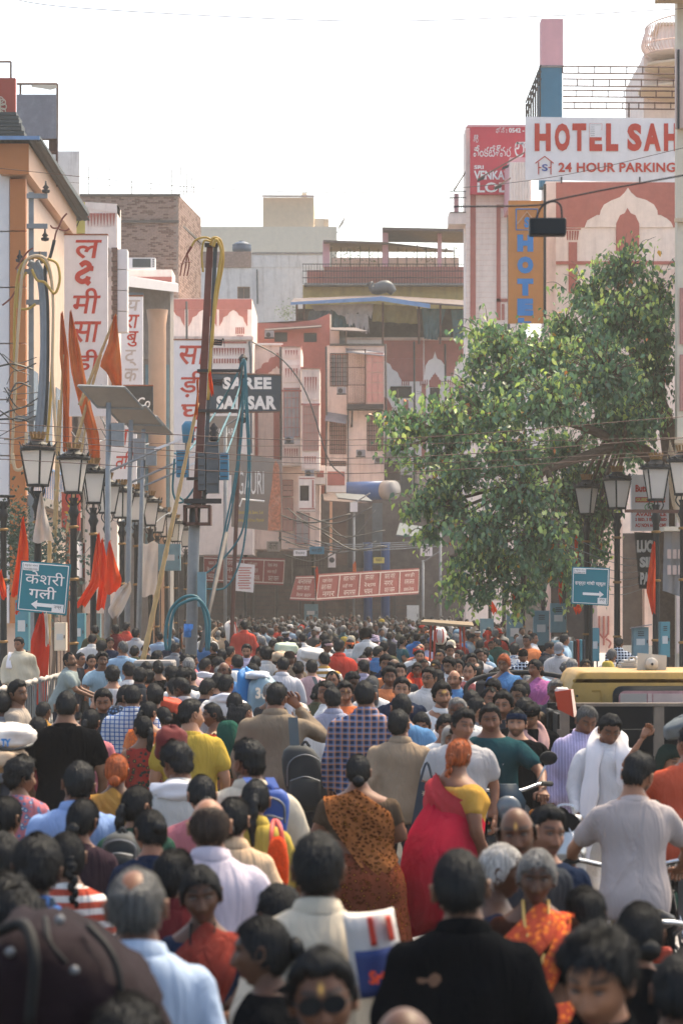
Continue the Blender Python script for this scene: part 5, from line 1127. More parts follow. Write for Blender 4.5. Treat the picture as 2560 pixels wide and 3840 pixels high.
wb(f.box(MB(),2050,980,2580,992,.05),'string_course',M['maroon'],B);wb(f.box(MB(),2046,686,2082,1300,.06),'corner_strip',M['pink'],B)
wb(f.box(MB(),2260,1010,2560,1290,.02),'lower_panel',M['pink'],B)
for k in range(3):wb(f.box(MB(),2030+k*190,1930,2060+k*190,2420,.35),'pillar',M['pink'],B)
for k in range(3):wb(f.box(MB(),2064+k*190,2000,2216+k*190,2420,.02),'shop_shutter',M['shop_dark'],B)
wb(f.box(MB(),2200,1960,2292,2440,3.4,-.4),'porch_column',M['pink'],B);mb=MB();d=84.5
for px in(2245,2262,2279):mb.tube(bez([P(px,2420 if px==2262 else 2380,d),P(px,2340,d),P(px,2310,d)],3),.035,5)
mb.tube(bez([P(2245,2375,d),P(2262,2392,d),P(2279,2375,d)],5),.03,5);mb.tube(bez([P(2270,2395,d),P(2288,2410,d),P(2280,2430,d)],5),.03,5);wb(mb,'painted_motif',M['maroon'],B)
S=empty('hotel_sign',(9.0,85,14),0,'big white hotel sign with red capitals and 24 HOUR PARKING','sign');f=FF(85)
wb(MB().hexa([P(1968,675,85.15),P(2538,684,85.15),P(2538,444,85.15),P(1968,438,85.15)],[P(1968,675,85),P(2538,684,85),P(2538,444,85),P(1968,438,85)]),'panel',M['sign_white'],S)
for t,x0,x1 in(('H',2003,2063),('O',2078,2135),('T',2144,2196),('E',2208,2256),('L',2270,2316),('S',2350,2404),('A',2411,2476),('H',2487,2540)):f.text('lettering',t,x0,463,x1,567,M['sign_red'],S,.055,.02)
f.text('lettering','24 HOUR PARKING',2092,610,2530,646,M['sign_red'],S,.03,.02,spacing=1.05);f.text('lettering','S',2030,616,2052,642,M['letter_navy'],S,.02,.02)
mb=MB()
for a in(((2006,612),(2041,586),(2074,612)),((2018,608),(2018,654)),((2064,608),(2064,654)),((2018,628),(2028,628)),((2054,628),(2064,628))):mb.tube([P(*q,84.98)for q in a],.016,4)
wb(mb,'house_logo',M['sign_red'],S);wb(f.box(MB(),2209,464,2254,515,.03,-.022),'torn_patch',M['sign_white'],S);mb=MB()
for k in range(6):f.box(mb,2212,468+8*k,2228+(22 if k<1 else 0),469.5+8*k,.034,-.028)
wb(mb,'torn_seams',M['sheet_grey'],S);mb=MB()
for px in(2101,2394):f.box(mb,px,664,px+5,688,.05,-.005)
wb(mb,'clamp',M['iron'],S)
S=empty('roof_pillar',(7.0,88.5,14),0,'tall square roof pillar, pink above and blue below, above the hotel sign','pillar');f=FF(88.5)
wb(f.box(MB(),2028,70,2110,250,0,.75),'upper_block',M['rose'],S);wb(f.box(MB(),2024,250.5,2106,700,0,.75),'lower_block',M['blue_mid'],S);wb(f.box(MB(),2023,246,2112,253,.04,-.01),'band',M['concrete'],S)
S=empty('roof_pergola',(9,88.4,16),0,'rusty ladder-like pergola beams spanning from the roof pillar to the right','pergola');mb=MB();f=FF(88.4)
for y0,y1,x0 in((248,274,0),(296,322,1),(338,362,2),(383,406,3)):
 dd=88.4+x0*.9;ff=FF(dd);m2=MB();m2.tube([P(2108,y0,dd),P(2535,y0+4,dd)],.025,4);m2.tube([P(2108,y1,dd),P(2535,y1+4,dd)],.025,4)
 for k in range(8):m2.tube([P(2108+k*60-5*x0,y0,dd),P(2108+k*60-5*x0,y1,dd)],.02,4)
 wb(m2,'beam',M['iron_rust'],S)
wb(MB().tube([P(2356,385,91),P(2356,440,91)],.03,5),'post',M['iron_rust'],S)
S=empty('roof_stair',(6.6,88,14),0,'dark steel stair frame to the left of the roof pillar','stair');mb=MB()
for k in range(7):mb.tube([P(1972+k*8.5,440,87.6+k*.12),P(1972+k*8.5,390-24*k,87.6+k*.12)],.03,4)
for q in(0,22,50):mb.tube([P(1970,385+q,87.6),P(2026,245+q,88.4)],.035,4)
wb(mb,'frame',M['iron'],S)
B=empty('balcony_tower',(10.8,86,0),0,'pale pink tower with curved balconies at the top right','building');f=FF(92)
wb(f.box(MB(),2412,210,2700,700,0,6),'wall',M['pink_pale'],B);wb(f.box(MB(),2475,90,2700,210,.3,6),'upper_wall',M['pink_pale'],B)
for(cx,z1,r0,r1)in((2530,255,1.1,.25),(2520,345,1.25,.3)):
 c=P(cx,z1,91.5);wb(MB().lathe([(r1,-.32),(r0*.7,-.18),(r0,0),(r0,.10)],c,7),'balcony',M['cream'],B,True)
c=P(2590,190,91.5);mb=MB()
for k in range(26):
 a=pi*.75+k*.085;r=1.55;p0=c+Vector((r*cos(a),r*.8*sin(a),0));mb.tube(bez([p0+Vector((0,0,-.15)),p0+Vector((.16*cos(a),.1*sin(a),.15)),p0+Vector((0,0,.55+.018*k))],4),.022,4)
for zz in(-.15,.2,.58):mb.tube([c+Vector((1.57*cos(pi*.75+k*.085),1.57*.8*sin(pi*.75+k*.085),zz+(.018*k if zz>.3 else 0)))for k in range(26)],.03,4)
wb(mb,'balustrade',M['pink'],B);wb(MB().lathe([(.9,-.25),(1.55,-.16),(1.6,-.12)],c,8,1,.8),'balcony',M['pink_pale'],B,True)
wb(MB().hexa([P(2340,160,90),P(2560,30,88),P(2560,40,90),P(2350,165,92)],[P(2340,155,90),P(2560,22,88),P(2560,32,90),P(2350,158,92)]).__class__().box(P(2462,92,91.5),P(2700,84,91.5)+Vector((0,2,0))),'eave',M['cream'],B)
B=empty('corner_building',(9.5,63,0),0,'cream building with pink window shutters at the right edge','building')
wb(MB().box((7.92,63,0),(12,63.45,19)),'wall',M['cream_pale'],B);wb(MB().box((9.7,63.45,0),(14,76,18.9)),'rear_wall',M['cream_pale'],B);f=FF(62.98)
wb(f.box(MB(),2452,-60,2700,14,.9,0),'balcony',M['cream'],B);wb(f.box(MB(),2528,190,2700,485,.2),'sign_box',M['pink'],B);wb(f.box(MB(),2533,195,2540,490,.3,-.201),'sign_edge',M['sign_black'],B)
for y in(1080,1330):wb(f.box(MB(),2546,y,2640,y+210,.04),'window_shutter',M['frame_pink'],B)
for y in(820,1650,1755):wb(f.box(MB(),2526,y,2700,y+14,.12),'moulding',M['cream'],B)
wb(f.box(MB(),2532,1960,2700,2450,.15),'pier',M['pink'],B)
S=empty('awning_cloth',P(2520,2240,60),0,'pale shop cloth screen with faint printed blocks at the right edge','awning')
drape(((2488,1985),(2620,1985)),((2484,2215),(2620,2262)),60.5,M['pale_vinyl'],'cloth',S,amp=.05);mb=MB();f=FF(60.3)
for k in range(8):f.box(mb,2500+(k%4)*20,2060+(k//4)*60,2514+(k%4)*20,2095+(k//4)*60,.02)
wb(mb,'printed_blocks',M['pink_grey'],S);wb(f.box(MB(),2482,1976,2640,1992,.3,.6),'top_box',M['cream_pale'],S)
B=empty('lodge_tower',(6.2,110,0),0,'pale pink lodge tower with red border lines, left of the hotel','building');f=FF(110)
wb(f.box(MB(),1745,474,1965,2420,0,2),'wall',M['pink_pale'],B);mb=MB()
for a,b,c,e in((1762,730,1782,1200),(1860,768,1875,1200),(1875,768,1908,780),(1860,1120,1908,1132),(1880,1140,1890,1200)):f.box(mb,a,b,c,e,.04)
wb(mb,'red_border',M['maroon'],B);mb=MB()
for k in range(24):f.box(mb,1745,735+k*20,1965,736.5+k*20,.015)
wb(mb,'brick_course',M['pink'],B);f2=FF(106);wb(f2.box(MB(),1910,590,1990,760,0,4),'side_wing',M['rose'],B)
for k in range(7):wb(MB().lathe([(.07,0),(.07,1.6)],P(1915+k*11,760,105.9),8),'fluting',M['pink_pale'],B)
wb(f.box(MB(),1682,798,1746,840,.0,1.5),'balcony',M['pink_pale'],B);mb=MB()
for k in range(9):f.box(mb,1686+7*k,716,1687.5+7*k,798,.02)
for y in(716,740,795):f.box(mb,1685,y,1746,y+3,.03)
wb(mb,'balcony_railing',M['iron'],B);wb(f.box(MB(),1704,722,1720,797,-.3,.5),'balcony_post',M['rose'],B);wb(MB().tube([P(1700,716,110.3),P(1748,640,110.3)],.03,4),'stay',M['iron_rust'],B)
S=empty('lodge_sign',P(1860,730,109.5),0,'red lodge sign with white Telugu and English letters at the top of the tower','sign');f=FF(109.5)
wb(f.box(MB(),1762,472,1990,728,0,.3),'panel',mk('sign_rose_red',srgb('#c4384a'),.55,var=.05,stain=.15,stain_col=srgb('#d08a90')),S);wb(f.box(MB(),1750,468,1992,476,.03,.3),'edge',M['rose'],S)
for t,x0,y0,x1,y1 in(('ఫోన్',1858,478,1892,500),(': 0542 -',1896,480,1964,498),('శ్రీ',1774,505,1792,535),('వేంకటేశ్వర',1774,545,1915,588),('లా',1928,532,1980,590),('SRI',1776,620,1812,634),('VENKAT',1776,640,1910,674),('LOD',1788,684,1912,722)):f.text('lettering',t,x0,y0,x1,y1,M['letter_white'],S,.03 if t[0]<'z' else .0,.012)
S=empty('sign_floodlights',P(1850,700,107),0,'floodlights on slanting arms in front of the red lodge sign','floodlight');d=104
for(a,b)in(((1790,672),(1965,572)),((1850,705),(1912,668))):wb(MB().tube([P(*a,d),P(*b,d+1)],.03,5),'arm',M['iron_rust'],S)
for a in((1803,675),(1895,630),(1868,705)):wb(MB().hexa([P(a[0]-16,a[1]+8,d),P(a[0]+10,a[1]-2,d),P(a[0]+10,a[1]-2,d+.3),P(a[0]-16,a[1]+8,d+.3)],[P(a[0]-12,a[1]-4,d),P(a[0]+14,a[1]-14,d),P(a[0]+14,a[1]-14,d+.3),P(a[0]-12,a[1]-4,d+.3)]),'lamp_head',M['sign_black'],S)
S=empty('hotel_banner',P(1970,1210,86),0,'orange vertical banner reading HOTEL in blue letters with a house logo','sign');f=FF(86.5)
wb(f.box(MB(),1905,752,2036,1212,0,.18),'panel',M['sign_orange'],S);wb(f.box(MB(),2037,690,2046,1240,.02,.1),'support_post',M['iron'],S)
for t,y0 in(('H',880),('O',962),('T',1045),('E',1120)):f.text('lettering',t,1938,y0,1998,y0+64,M['letter_blue'],S,.09,.012)
f.text('lettering','L',1940,1192,1990,1211,M['letter_blue'],S,.09,.012);f.text('lettering','S',1964,814,1984,854,M['letter_blue'],S,.06,.012);mb=MB()
for q in(((1934,784),(2014,784),(2014,862),(1934,862),(1934,784)),):mb.tube([P(*p,86.47)for p in q],.02,4)
wb(mb,'logo_border',M['letter_blue'],S);mb=MB();mb.tube([P(*p,86.47)for p in((1938,840),(1974,794),(2010,840))],.03,4);wb(mb,'logo_roof',M['orange_pale'],S)
S=empty('guest_house_sign',P(2435,1990,66),0,'white guest house sign with red lettering behind the right lamp post','sign');f=FF(66);wb(f.box(MB(),2366,1780,2506,1990,0,.25),'panel',M['sign_white'],S)
for t,x0,y0,x1,y1,m_ in(('Butt',2380,1818,2424,1845,'sign_red'),('GUEST HOUSE',2382,1868,2490,1880,'sign_yellow'),('AVAILABLE',2380,1922,2496,1936,'sign_red'),('2 BED, 3 BED, 4 BED',2379,1942,2497,1956,'sign_red'),('AC/ NON AC ROOMS',2379,1963,2495,1977,'sign_red')):f.text('lettering',t,x0,y0,x1,y1,M[m_],S,.04,.03)
wb(f.box(MB(),2380,1864,2492,1884,.015),'red_strip',M['sign_red'],S);mb=MB();mb.tube([P(2436+20*cos(t),1902+14*sin(t),65.98)for t in np.linspace(0,6.28,17)],.012,4);wb(mb,'green_ring',M['letter_green'],S);f.text('lettering','WiFi',2424,1895,2450,1910,M['letter_green'],S,.02,.02)
S=empty('silk_shop_sign',P(2440,2230,67),0,'black sign reading LUCKY SILK PALACE in white, below the guest house sign','sign');f=FF(67)
wb(MB().hexa([P(2394,2205,67.2),P(2500,2220,67.2),P(2500,2000,67.2),P(2376,1995,67.2)],[P(2394,2205,67),P(2500,2220,67),P(2500,2000,67),P(2376,1995,67)]),'panel',M['sign_black'],S)
for t,x0,y0,x1,y1 in(('LUCKY',2386,2025,2486,2072),('SILK',2396,2088,2486,2128),('PALACE',2398,2146,2498,2192)):f.text('lettering',t,x0,y0,x1,y1,M['letter_white'],S,.06,.02)
o=wb(MB().hexa([P(2340,1922,58),P(2620,1926,58),P(2620,1926,58.15),P(2340,1922,58.15)],[P(2340,1910,58),P(2620,1912,58),P(2620,1912,58.15),P(2340,1910,58.15)]),'wooden_beam',M['iron_rust']);tag(o,'weathered horizontal beam crossing behind the tallest right lamp','beam')
S=empty('hanging_lamp',P(2052,884,17),0,'black rectangular lamp hanging from a wire at the upper right','lamp');f=FF(17)
wb(MB().bbox((f.x(1982),16.95,f.z(884)),(f.x(2120),17.06,f.z(820)),.008),'case',M['sign_black'],S);wb(MB().tube(bez([P(2008,820,17),P(2030,775,17),P(2070,755,17),P(2100,770,17),P(2106,820,17)],6),.007,5),'bracket',M['iron'],S)
def cable(pts,r,mat,label,n=6,name='cable',group=None,seg=8):
 o=wb(MB().tube(bez(pts,seg),r,n),name,M[mat],None,True);tag(o,label,name.replace('_',' '),group);return o
for i,(px,py,d,lb)in enumerate(((1085,1650,119.8,'between the two bay windows'),(1160,1775,118.9,'below the right bay window'),(1280,1465,131.8,'left of the caged balcony'),(1420,1725,132.2,'right of the pale house pipe'),(1560,1560,141.2,'between the painted columns'),(1010,1255,134.0,'on the red house parapet'),(1352,1700,132.3,'under the caged balcony'))):
 S=empty('air_conditioner',P(px,py,d),0,'small dusty air conditioner on the far fronts, '+lb,'air conditioner');f=FF(d);wb(f.box(MB(),px-17,py-12,px+17,py+12,.35,.1),'case',M['sheet_grey'],S);wb(MB().tube([P(px-4,py,d-.36),P(px-4,py,d-.4)],.12,12),'fan_grille',M['iron'],S);wb(f.box(MB(),px-18,py+12.5,px+18,py+15,.38,.1),'bracket',M['iron'],S)
for i,(px,y0,y1,d)in enumerate(((1052,1300,2060,121.7),(1222,1300,1850,132.6),(1445,1290,1860,132.6),(1552,1280,1950,141.6),(1668,1290,1950,141.6),(700,1130,1700,118.7),(1905,780,1900,109.5))):o=wb(MB().tube([P(px,y0,d),P(px+2,(y0+y1)/2,d),P(px-2,y1,d)],.055,6),'drain_pipe',M['concrete_dark'],None,True);tag(o,'thin grey drain pipe down the far fronts, '+('left of the bay windows','at the corner of the red house','right of the caged balcony','left of the arched windows','between the two arched windows','left of the brown pole','on the lodge tower')[i],'pipe','drain pipes on the far fronts')
CB=empty('cable_tangle',P(1150,2000,117),0,'tangle of dark drooping cables over the red fascia boards','cables')
for i in range(11):
 a=rng.uniform(960,1250);y=rng.uniform(1880,2080);b=a+rng.uniform(120,330);wb(MB().tube(bez([P(a,y,117),P((a+b)/2,y+rng.uniform(15,70),116.6),P(b,y+rng.uniform(-60,50),117)],8),rng.uniform(.014,.034),4),'cable',M['cable_black'],CB,True)
for i,(x0,y0,x1,y1,d,m_,t_)in enumerate(((1100,2062,1150,2085,116.2,'sign_white','रेशम'),(1160,2050,1215,2078,116.4,'blue_mid','साड़ी'),(1400,2090,1440,2112,122,'sign_yellow','वसन'),(1000,2030,1050,2068,115.5,'board_grey','कला'),(1575,2040,1620,2085,127,'sign_white','भवन'))):
 S=empty('small_sign',P((x0+x1)/2,y1,d),0,'small shop sign above the fascias, '+('white, left of centre','blue, beside the corner','yellow, under the blue canopy','grey, below the saree billboard','white, at the right end')[i],'sign');f=FF(d);wb(f.box(MB(),x0,y0,x1,y1,0,.12),'panel',M[m_],S);f.text('lettering',t_,x0+8,y0+5,x1-8,y1-6,M['sign_black'],S,0,.01)
# --- street lamps
def lamp_mesh():
 parts={}
 mb=MB();mb.lathe([(.24,.0),(.26,.10),(.20,.16),(.22,.30),(.24,.45),(.20,.62),(.11,.78),(.085,.9),(.085,1.55),(.075,1.6),(.07,4.15),(.085,4.2),(.12,4.28),(.085,4.36),(.07,4.5),(.10,4.58)],(0,0,0),12);parts['pole']=(mb.mesh('pole',M['lamp_black'],True))
 mb=MB()
 for z in(.92,):mb.lathe([(.072,z-.03),(.105,z-.02),(.105,z+.02),(.072,z+.03)],(0,0,0),12)
 for q in range(4):parts['collar.%d'%q]=MB().lathe([(.072,(.92,1.58,2.9,3.98)[q]-.03),(.105,(.92,1.58,2.9,3.98)[q]-.02),(.105,(.92,1.58,2.9,3.98)[q]+.02),(.072,(.92,1.58,2.9,3.98)[q]+.03)],(0,0,0),12).mesh('collar',M['gold'],True)
 mb=MB()
 for k in range(4):a=pi/4+k*pi/2;mb.tube(bez([(.05*cos(a),.05*sin(a),4.4),(.16*cos(a),.16*sin(a),4.55),(.13*cos(a),.13*sin(a),4.68)],4),.016,5)
 mb.lathe([(.21,4.66),(.225,4.68),(.225,4.71),(.21,4.715)],(0,0,0),4);parts['bracket']=mb.mesh('bracket',M['lamp_black'])
 mb=MB();mb.loft([[(r_*cos(k*pi/2),r_*sin(k*pi/2),z_)for k in range(4)]for r_,z_ in((.20,4.716),(.325,5.35))],cap=False);parts['glass']=mb.mesh('glass',M['lamp_glass'])
 mb=MB()
 for k in range(4):a=k*pi/2;mb.tube([(.203*cos(a),.203*sin(a),4.715),(.33*cos(a),.33*sin(a),5.352)],.02,4)
 parts['glazing_bar']=mb.mesh('glazing_bar',M['lamp_black'])
 mb=MB();mb.lathe([(.27,5.353),(.345,5.36),(.355,5.40),(.345,5.43),(.30,5.44)],(0,0,0),12)
 for k in range(12):
  a=k*pi/6;p=Vector((.335*cos(a),.335*sin(a),5.43));t=Vector((-sin(a),cos(a),0));h=.10 if k%2==0 else .055;o_=Vector((cos(a),sin(a),0))
  mb.add([p-t*.05,p-t*.02+Vector((0,0,h*.6))+o_*.02,p+Vector((0,0,h))+o_*.04,p+t*.02+Vector((0,0,h*.6))+o_*.02,p+t*.05]+[q-o_*.02 for q in(p-t*.05,p-t*.02+Vector((0,0,h*.6))+o_*.02,p+Vector((0,0,h))+o_*.04,p+t*.02+Vector((0,0,h*.6))+o_*.02,p+t*.05)],[(0,4,3,2,1),(5,6,7,8,9),(0,1,6,5),(1,2,7,6),(2,3,8,7),(3,4,9,8)])
 parts['rim']=mb.mesh('rim',M['lamp_black'])
 mb=MB();mb.lathe([(.29,5.442),(.25,5.48),(.14,5.53),(.125,5.57)],(0,0,0),12);parts['hood']=mb.mesh('hood',M['lamp_black'],True)
 mb=MB();mb.lathe([(.12,5.572),(.135,5.58),(.135,5.61),(.12,5.615)],(0,0,0),12)
 for k in range(12):a=k*pi/6;u=Vector((cos(a),sin(a),0));t=Vector((-sin(a),cos(a),0));mb.hexa([u*.12-t*.022+Vector((0,0,5.6)),u*.12+t*.022+Vector((0,0,5.6)),u*.135+t*.022+Vector((0,0,5.6)),u*.135-t*.022+Vector((0,0,5.6))],[u*.155-t*.026+Vector((0,0,5.72)),u*.155+t*.026+Vector((0,0,5.72)),u*.17+t*.026+Vector((0,0,5.72)),u*.17-t*.026+Vector((0,0,5.72))])
 parts['crown']=mb.mesh('crown',M['gold']);return parts
n_,l_,b_=nodes(M['lamp_glass']);t_=n_.new('ShaderNodeBsdfTranslucent');t_.inputs[0].default_value=(.86,.82,.77,1);x_=n_.new('ShaderNodeMixShader');x_.inputs[0].default_value=.5;l_.new(b_.outputs[0],x_.inputs[1]);l_.new(t_.outputs[0],x_.inputs[2]);l_.new(x_.outputs[0],n_['Material Output'].inputs['Surface'])
LM=lamp_mesh()
def lamp(px,d,label,group,rot=0,skip=()):
 o=empty('street_lamp',((px-1280)*d/F,d,.0),rot,label,'street lamp',group)
 for k,me in LM.items():
  if k not in skip:link(k.split('.')[0],me,o)
 return o
ordn=['nearest','second','third','fourth','fifth','sixth','seventh','eighth','ninth','tenth','eleventh','twelfth']
for i,(px,d)in enumerate(((143,51.5),(277,55),(351,61),(403,68),(458,72),(513,75),(565,79.6),(590,88),(625,94),(661,102),(697,112))):
 lamp(px,d,'frosted lamp post with gilt crown, %s of the left row from the left edge'%ordn[i],'lamp posts on the left pavement',.25+i*.37)
o=lamp(14,57,'black lamp post without its lantern at the left edge','lamp posts on the left pavement',0,('glass','glazing_bar','crown','hood','rim'))
for px,d,t in((920,120,'far lamp post in front of the left red fascia board'),(1175,124,'far lamp post with an orange flag at the corner of the two fascia boards'),(1497,135,'far lamp post beside the right end of the longest red fascia'),(775,126,'far small lamp post behind the steel utility pole')):lamp(px,d,t,'far lamp posts',px)
for i,(px,d)in enumerate(((2560,56),(2458,59),(2312,64.6),(2198,69))):lamp(px,d,'black lamp post with frosted lantern, %s in the right row counted from the right edge'%ordn[i].replace('nearest','first'),'lamp posts on the right pavement',.4+i*.5)
for i,(px,d)in enumerate(((2114,74),(2036,80),(1958,88),(1888,97),(1836,106),(1785,117),(1759,125))):lamp(px,d,'lamp post with its lantern in the tree, %s from the right teal sign'%ordn[i].replace('nearest','first'),'lamp posts under the tree',i)
# --- poles, cables, wires
def solar(px,ytop,d,label,lean=0,w=1.0,logo=True):
 o=empty('solar_street_light',((px-1280)*d/F,d,0),0,label,'street light','solar street lights');t=P(px+lean,ytop,d);b=Vector(((px-1280)*d/F,d,0))
 wb(MB().tube([b,b.lerp(t,.5),t],[.075,.065,.055],8),'pole',M['steel'],o,True)
 c=t+Vector((.05,0,.12));u=Vector((1,.05,-.03));v=Vector((.36,.62,-.42));n=-u.cross(v).normalized()
 q=[c+u*w*.5*a+v*.5*b_ for a,b_ in((-1,-1),(1,-1),(1,1),(-1,1))];wb(MB().hexa([p-n*.03 for p in q],q),'solar_panel',M['solar'],o)
 fr=MB();
 for a,b_ in((0,1),(1,2),(2,3),(3,0)):fr.tube([q[a],q[b_]],.03,4)
 fr.tube([q[0].lerp(q[1],.5)-n*.04,q[3].lerp(q[2],.5)-n*.04],.02,4);wb(fr,'panel_frame',M['steel'],o)
 wb(MB().box(t+Vector((.06,-.12,-.95)),t+Vector((.34,.1,-.45))),'battery_box',M['steel'],o)
 wb(MB().tube([t+Vector((0,0,-1.5)),t+Vector((1.15,-.1,-1.0))],.03,6),'arm',M['steel'],o)
 wb(MB().hexa([t+Vector((1.0,-.16,-1.06)),t+Vector((1.75,-.16,-.76)),t+Vector((1.75,-.0,-.76)),t+Vector((1.0,.0,-1.06))],[t+Vector((1.0,-.16,-1.0)),t+Vector((1.75,-.16,-.72)),t+Vector((1.75,.0,-.72)),t+Vector((1.0,.0,-1.0))]),'lamp_head',M['panel_white'],o)
 return o
solar(400,1510,58,'solar street light on a grey pole, nearest of the three, panel facing down the street',8);solar(472,1575,64,'second solar street light, panel just right of and below the nearest',20);solar(515,1610,70,'third solar street light, its panel mostly hidden behind the second',24)
for i,(px,d,yt)in enumerate(((845,82,1590),(1326,122,1880),(1650,116,1990),(1585,120,2100))):
 o=empty('steel_pole',((px-1280)*d/F,d,0),0,('slim steel pole behind the teal cables','slim steel pole with a white box in front of the shop row','slim steel pole under the tree, with a street-light arm','short steel pole left of the tree')[i],'pole','slim steel poles')
 wb(MB().tube([P(px,HY+CH*F/d,d),P(px,yt,d)],.06,7),'shaft',M['steel'],o,True)
 wb(MB().tube([P(px,yt+8,d),P(px+60,yt-30,d-.5)],.035,5),'arm',M['steel'],o)
 if i==1:wb(MB().box(P(px-14,yt+40,d),P(px+14,yt+4,d)+Vector((0,-.3,0))),'control_box',M['panel_white'],o);wb(MB().hexa([P(px-60,yt-10,d),P(px+70,yt+2,d),P(px+40,yt-22,d+1),P(px-70,yt-30,d+1)],[P(px-60,yt-13,d),P(px+70,yt-1,d),P(px+40,yt-25,d+1),P(px-70,yt-33,d+1)]),'solar_panel',M['steel_dark'],o)
U_=empty('utility_pole',((735-1280)*50/F,50,0),0,'thick steel utility pole with a brown upper column, transformer boxes and teal cables','utility pole')
wb(MB().tube([P(710,HY+500,50),P(728,2000,50),P(733,1880,50)],[.115,.105,.10],12),'lower_tube',M['steel'],U_,True)
mb=MB();mb.hexa([P(722,1900,50.1),P(756,1900,50.1),P(756,1900,49.9),P(722,1900,49.9)],[P(776,912,50.1),P(800,912,50.1),P(800,912,49.9),P(776,912,49.9)]);wb(mb,'upper_column',mk('column_brown',srgb('#6e4038'),.6,var=.2,stain=.4,stain_col=srgb('#574a44')),U_)
mb=MB();mb.hexa([P(757,1900,50.2),P(772,1900,50.2),P(772,1900,49.95),P(757,1900,49.95)],[P(801,920,50.2),P(816,920,50.2),P(816,920,49.95),P(801,920,49.95)]);wb(mb,'angle_iron',M['steel_dark'],U_)
f=FF(49.85)
for a,b,c,e in((740,1385,1060,1395),(732,1535,890,1545),(768,912,818,925),(690,1870,830,1888),(700,1790,830,1800)):wb(f.box(MB(),a,b,c if c<1000 else 905,e,.05,.1),'cross_arm',M['iron'],U_)
for a,b,c,e,m_ in((664,1690,708,1790,'blue_mid'),(776,1660,822,1850,'steel_dark'),(826,1700,858,1800,'blue_mid'),(745,1700,772,1840,'steel_dark')):
 bx=wb(f.box(MB(),a,b,c,e,.22,.1),'transformer_box',M[m_],U_);mb=MB()
 for k in range(4):f.box(mb,a+4,b+12+k*(e-b)/4,c-4,b+15+k*(e-b)/4,.245,-.221)
 wb(mb,'rib',M['iron'],bx)
wb(MB().lathe([(.10,0),(.12,.25),(.12,.32),(.06,.4)],P(706,1660,49.8),12),'bushing',M['blue_mid'],U_,True);wb(MB().lathe([(.06,0),(.1,.05),(.05,.1),(.1,.15),(.05,.2),(.08,.25),(.02,.34)],P(802,1655,49.8),10),'bushing',M['iron'],U_,True)
for y in(1290,1440):
 m2=MB()
 for k in range(3):m2.tube([P(790,y-8*k,49.8),P(832,y-8*k+3,49.75)],.018,5);m2.tube(bez([P(832,y-8*k,49.75),P(838,y-20,49.7),P(842,y+6*k,49.7)],4),.006,4)
 wb(m2,'insulator_rack',M['iron'],U_)
mb=MB()
for a,b,c,e in((690,1895,790,1905),(690,1960,790,1970),(690,1895,700,1970),(782,1895,792,1970),(735,1895,744,1970)):f.box(mb,a,b,c,e,.25,.3)
wb(mb,'cage_bracket',M['iron_rust'],U_)
wb(f.box(MB(),742,2145,774,2275,.12,.05),'pale_blue_box',M['cabinet_blue'],U_)
wb(f.box(MB(),698,2330,738,2385,.0,.0)if False else MB().tube([P(712,2390,50),P(714,2340,50)],.118,12),'blue_poster',mk('poster_blue',srgb('#3f79b8'),.6,var=.5,scale=12),U_,True)
for i,pts in enumerate(([P(790,920,49.8),P(800,893,49.8),P(828,905,49.8),P(836,980,49.8),P(815,1100,49.8),P(796,1250,49.8),P(780,1500,49.8)],[P(800,925,49.7),P(812,898,49.7),P(830,940,49.7),P(822,1010,49.7),P(806,1120,49.7),P(795,1300,49.7)],[P(790,905,49.75),P(765,905,49.75),P(757,960,49.75),P(762,1020,49.75)],[P(795,900,49.8),P(770,890,49.8),P(735,900,49.8),P(718,925,49.8)])):
 cable(pts,.032 if i<2 else .022,'cable_yellow',('thick yellow cable looping over the pole top and down its right side','second yellow cable looping over the pole top','short yellow cable hanging left of the pole top','yellow cable end arching left from the pole top')[i])
S=empty('cable_end',P(700,990,49.8),0,'split red cable termination dangling left of the brown pole top','cable');mb=MB();mb.tube([P(718,925,49.8),P(700,955,49.8)],[.03,.02],6)
for a in(676,690,702):mb.tube(bez([P(702,950,49.8),P(a+8,990,49.8),P(a,1035,49.8)],4),.012,5);mb.lathe([(.01,0),(.05,.01),(.01,.03)],P(a+8,985+(a%3)*6,49.8),8)
wb(mb,'termination',M['ceramic'],S)
S=empty('cable_mast',((905-1280)*60/F,60,0),0,'thin dark mast with a knot of teal cables, in front of the navy sign','mast');wb(MB().tube([P(868,2420,58),P(888,1900,58),P(906,1340,58)],.05,6),'mast',M['iron_rust'],S)
for y in(1345,1410,1490,1570):wb(MB().lathe([(.03,-.1),(.09,-.04),(.1,.02),(.03,.1)],P(912,y,57.9),8),'clamp_knot',M['iron'],S)
teal=[[(912,1345),(880,1420),(800,1560),(700,1700),(655,1640+60)],[(915,1345),(890,1480),(830,1620),(770,1760),(690,1880),(650,1850),(655,1720)],[(914,1420),(895,1560),(850,1700),(800,1820),(720,1890),(668,1860)],[(916,1420),(905,1600),(880,1800),(840,2000),(800,2200),(772,2420)],[(918,1350),(920,1500),(930,1680),(928,1800),(905,2000),(800,2130),(745,2155)],[(914,1500),(900,1700),(870,1900),(835,2060),(790,2240),(760,2400)],[(920,1350),(930,1560),(938,1740),(930,1900),(905,2090),(850,2200),(775,2210)]]
for i,t in enumerate(teal):cable([P(a,b,57-i*.15-(6 if b>1600 and i in(0,1,2)else 0))for a,b in t],.021,'cable_teal','teal cable hanging from the thin mast, %s'%('sweeping left to the transformer','making the widest loop round the transformer','ending at the cage bracket','falling straight to the crowd','curving right then back to the pale blue box','falling behind the slanting pipe','making the lowest curve to the blue box')[i],5,group='teal cables')
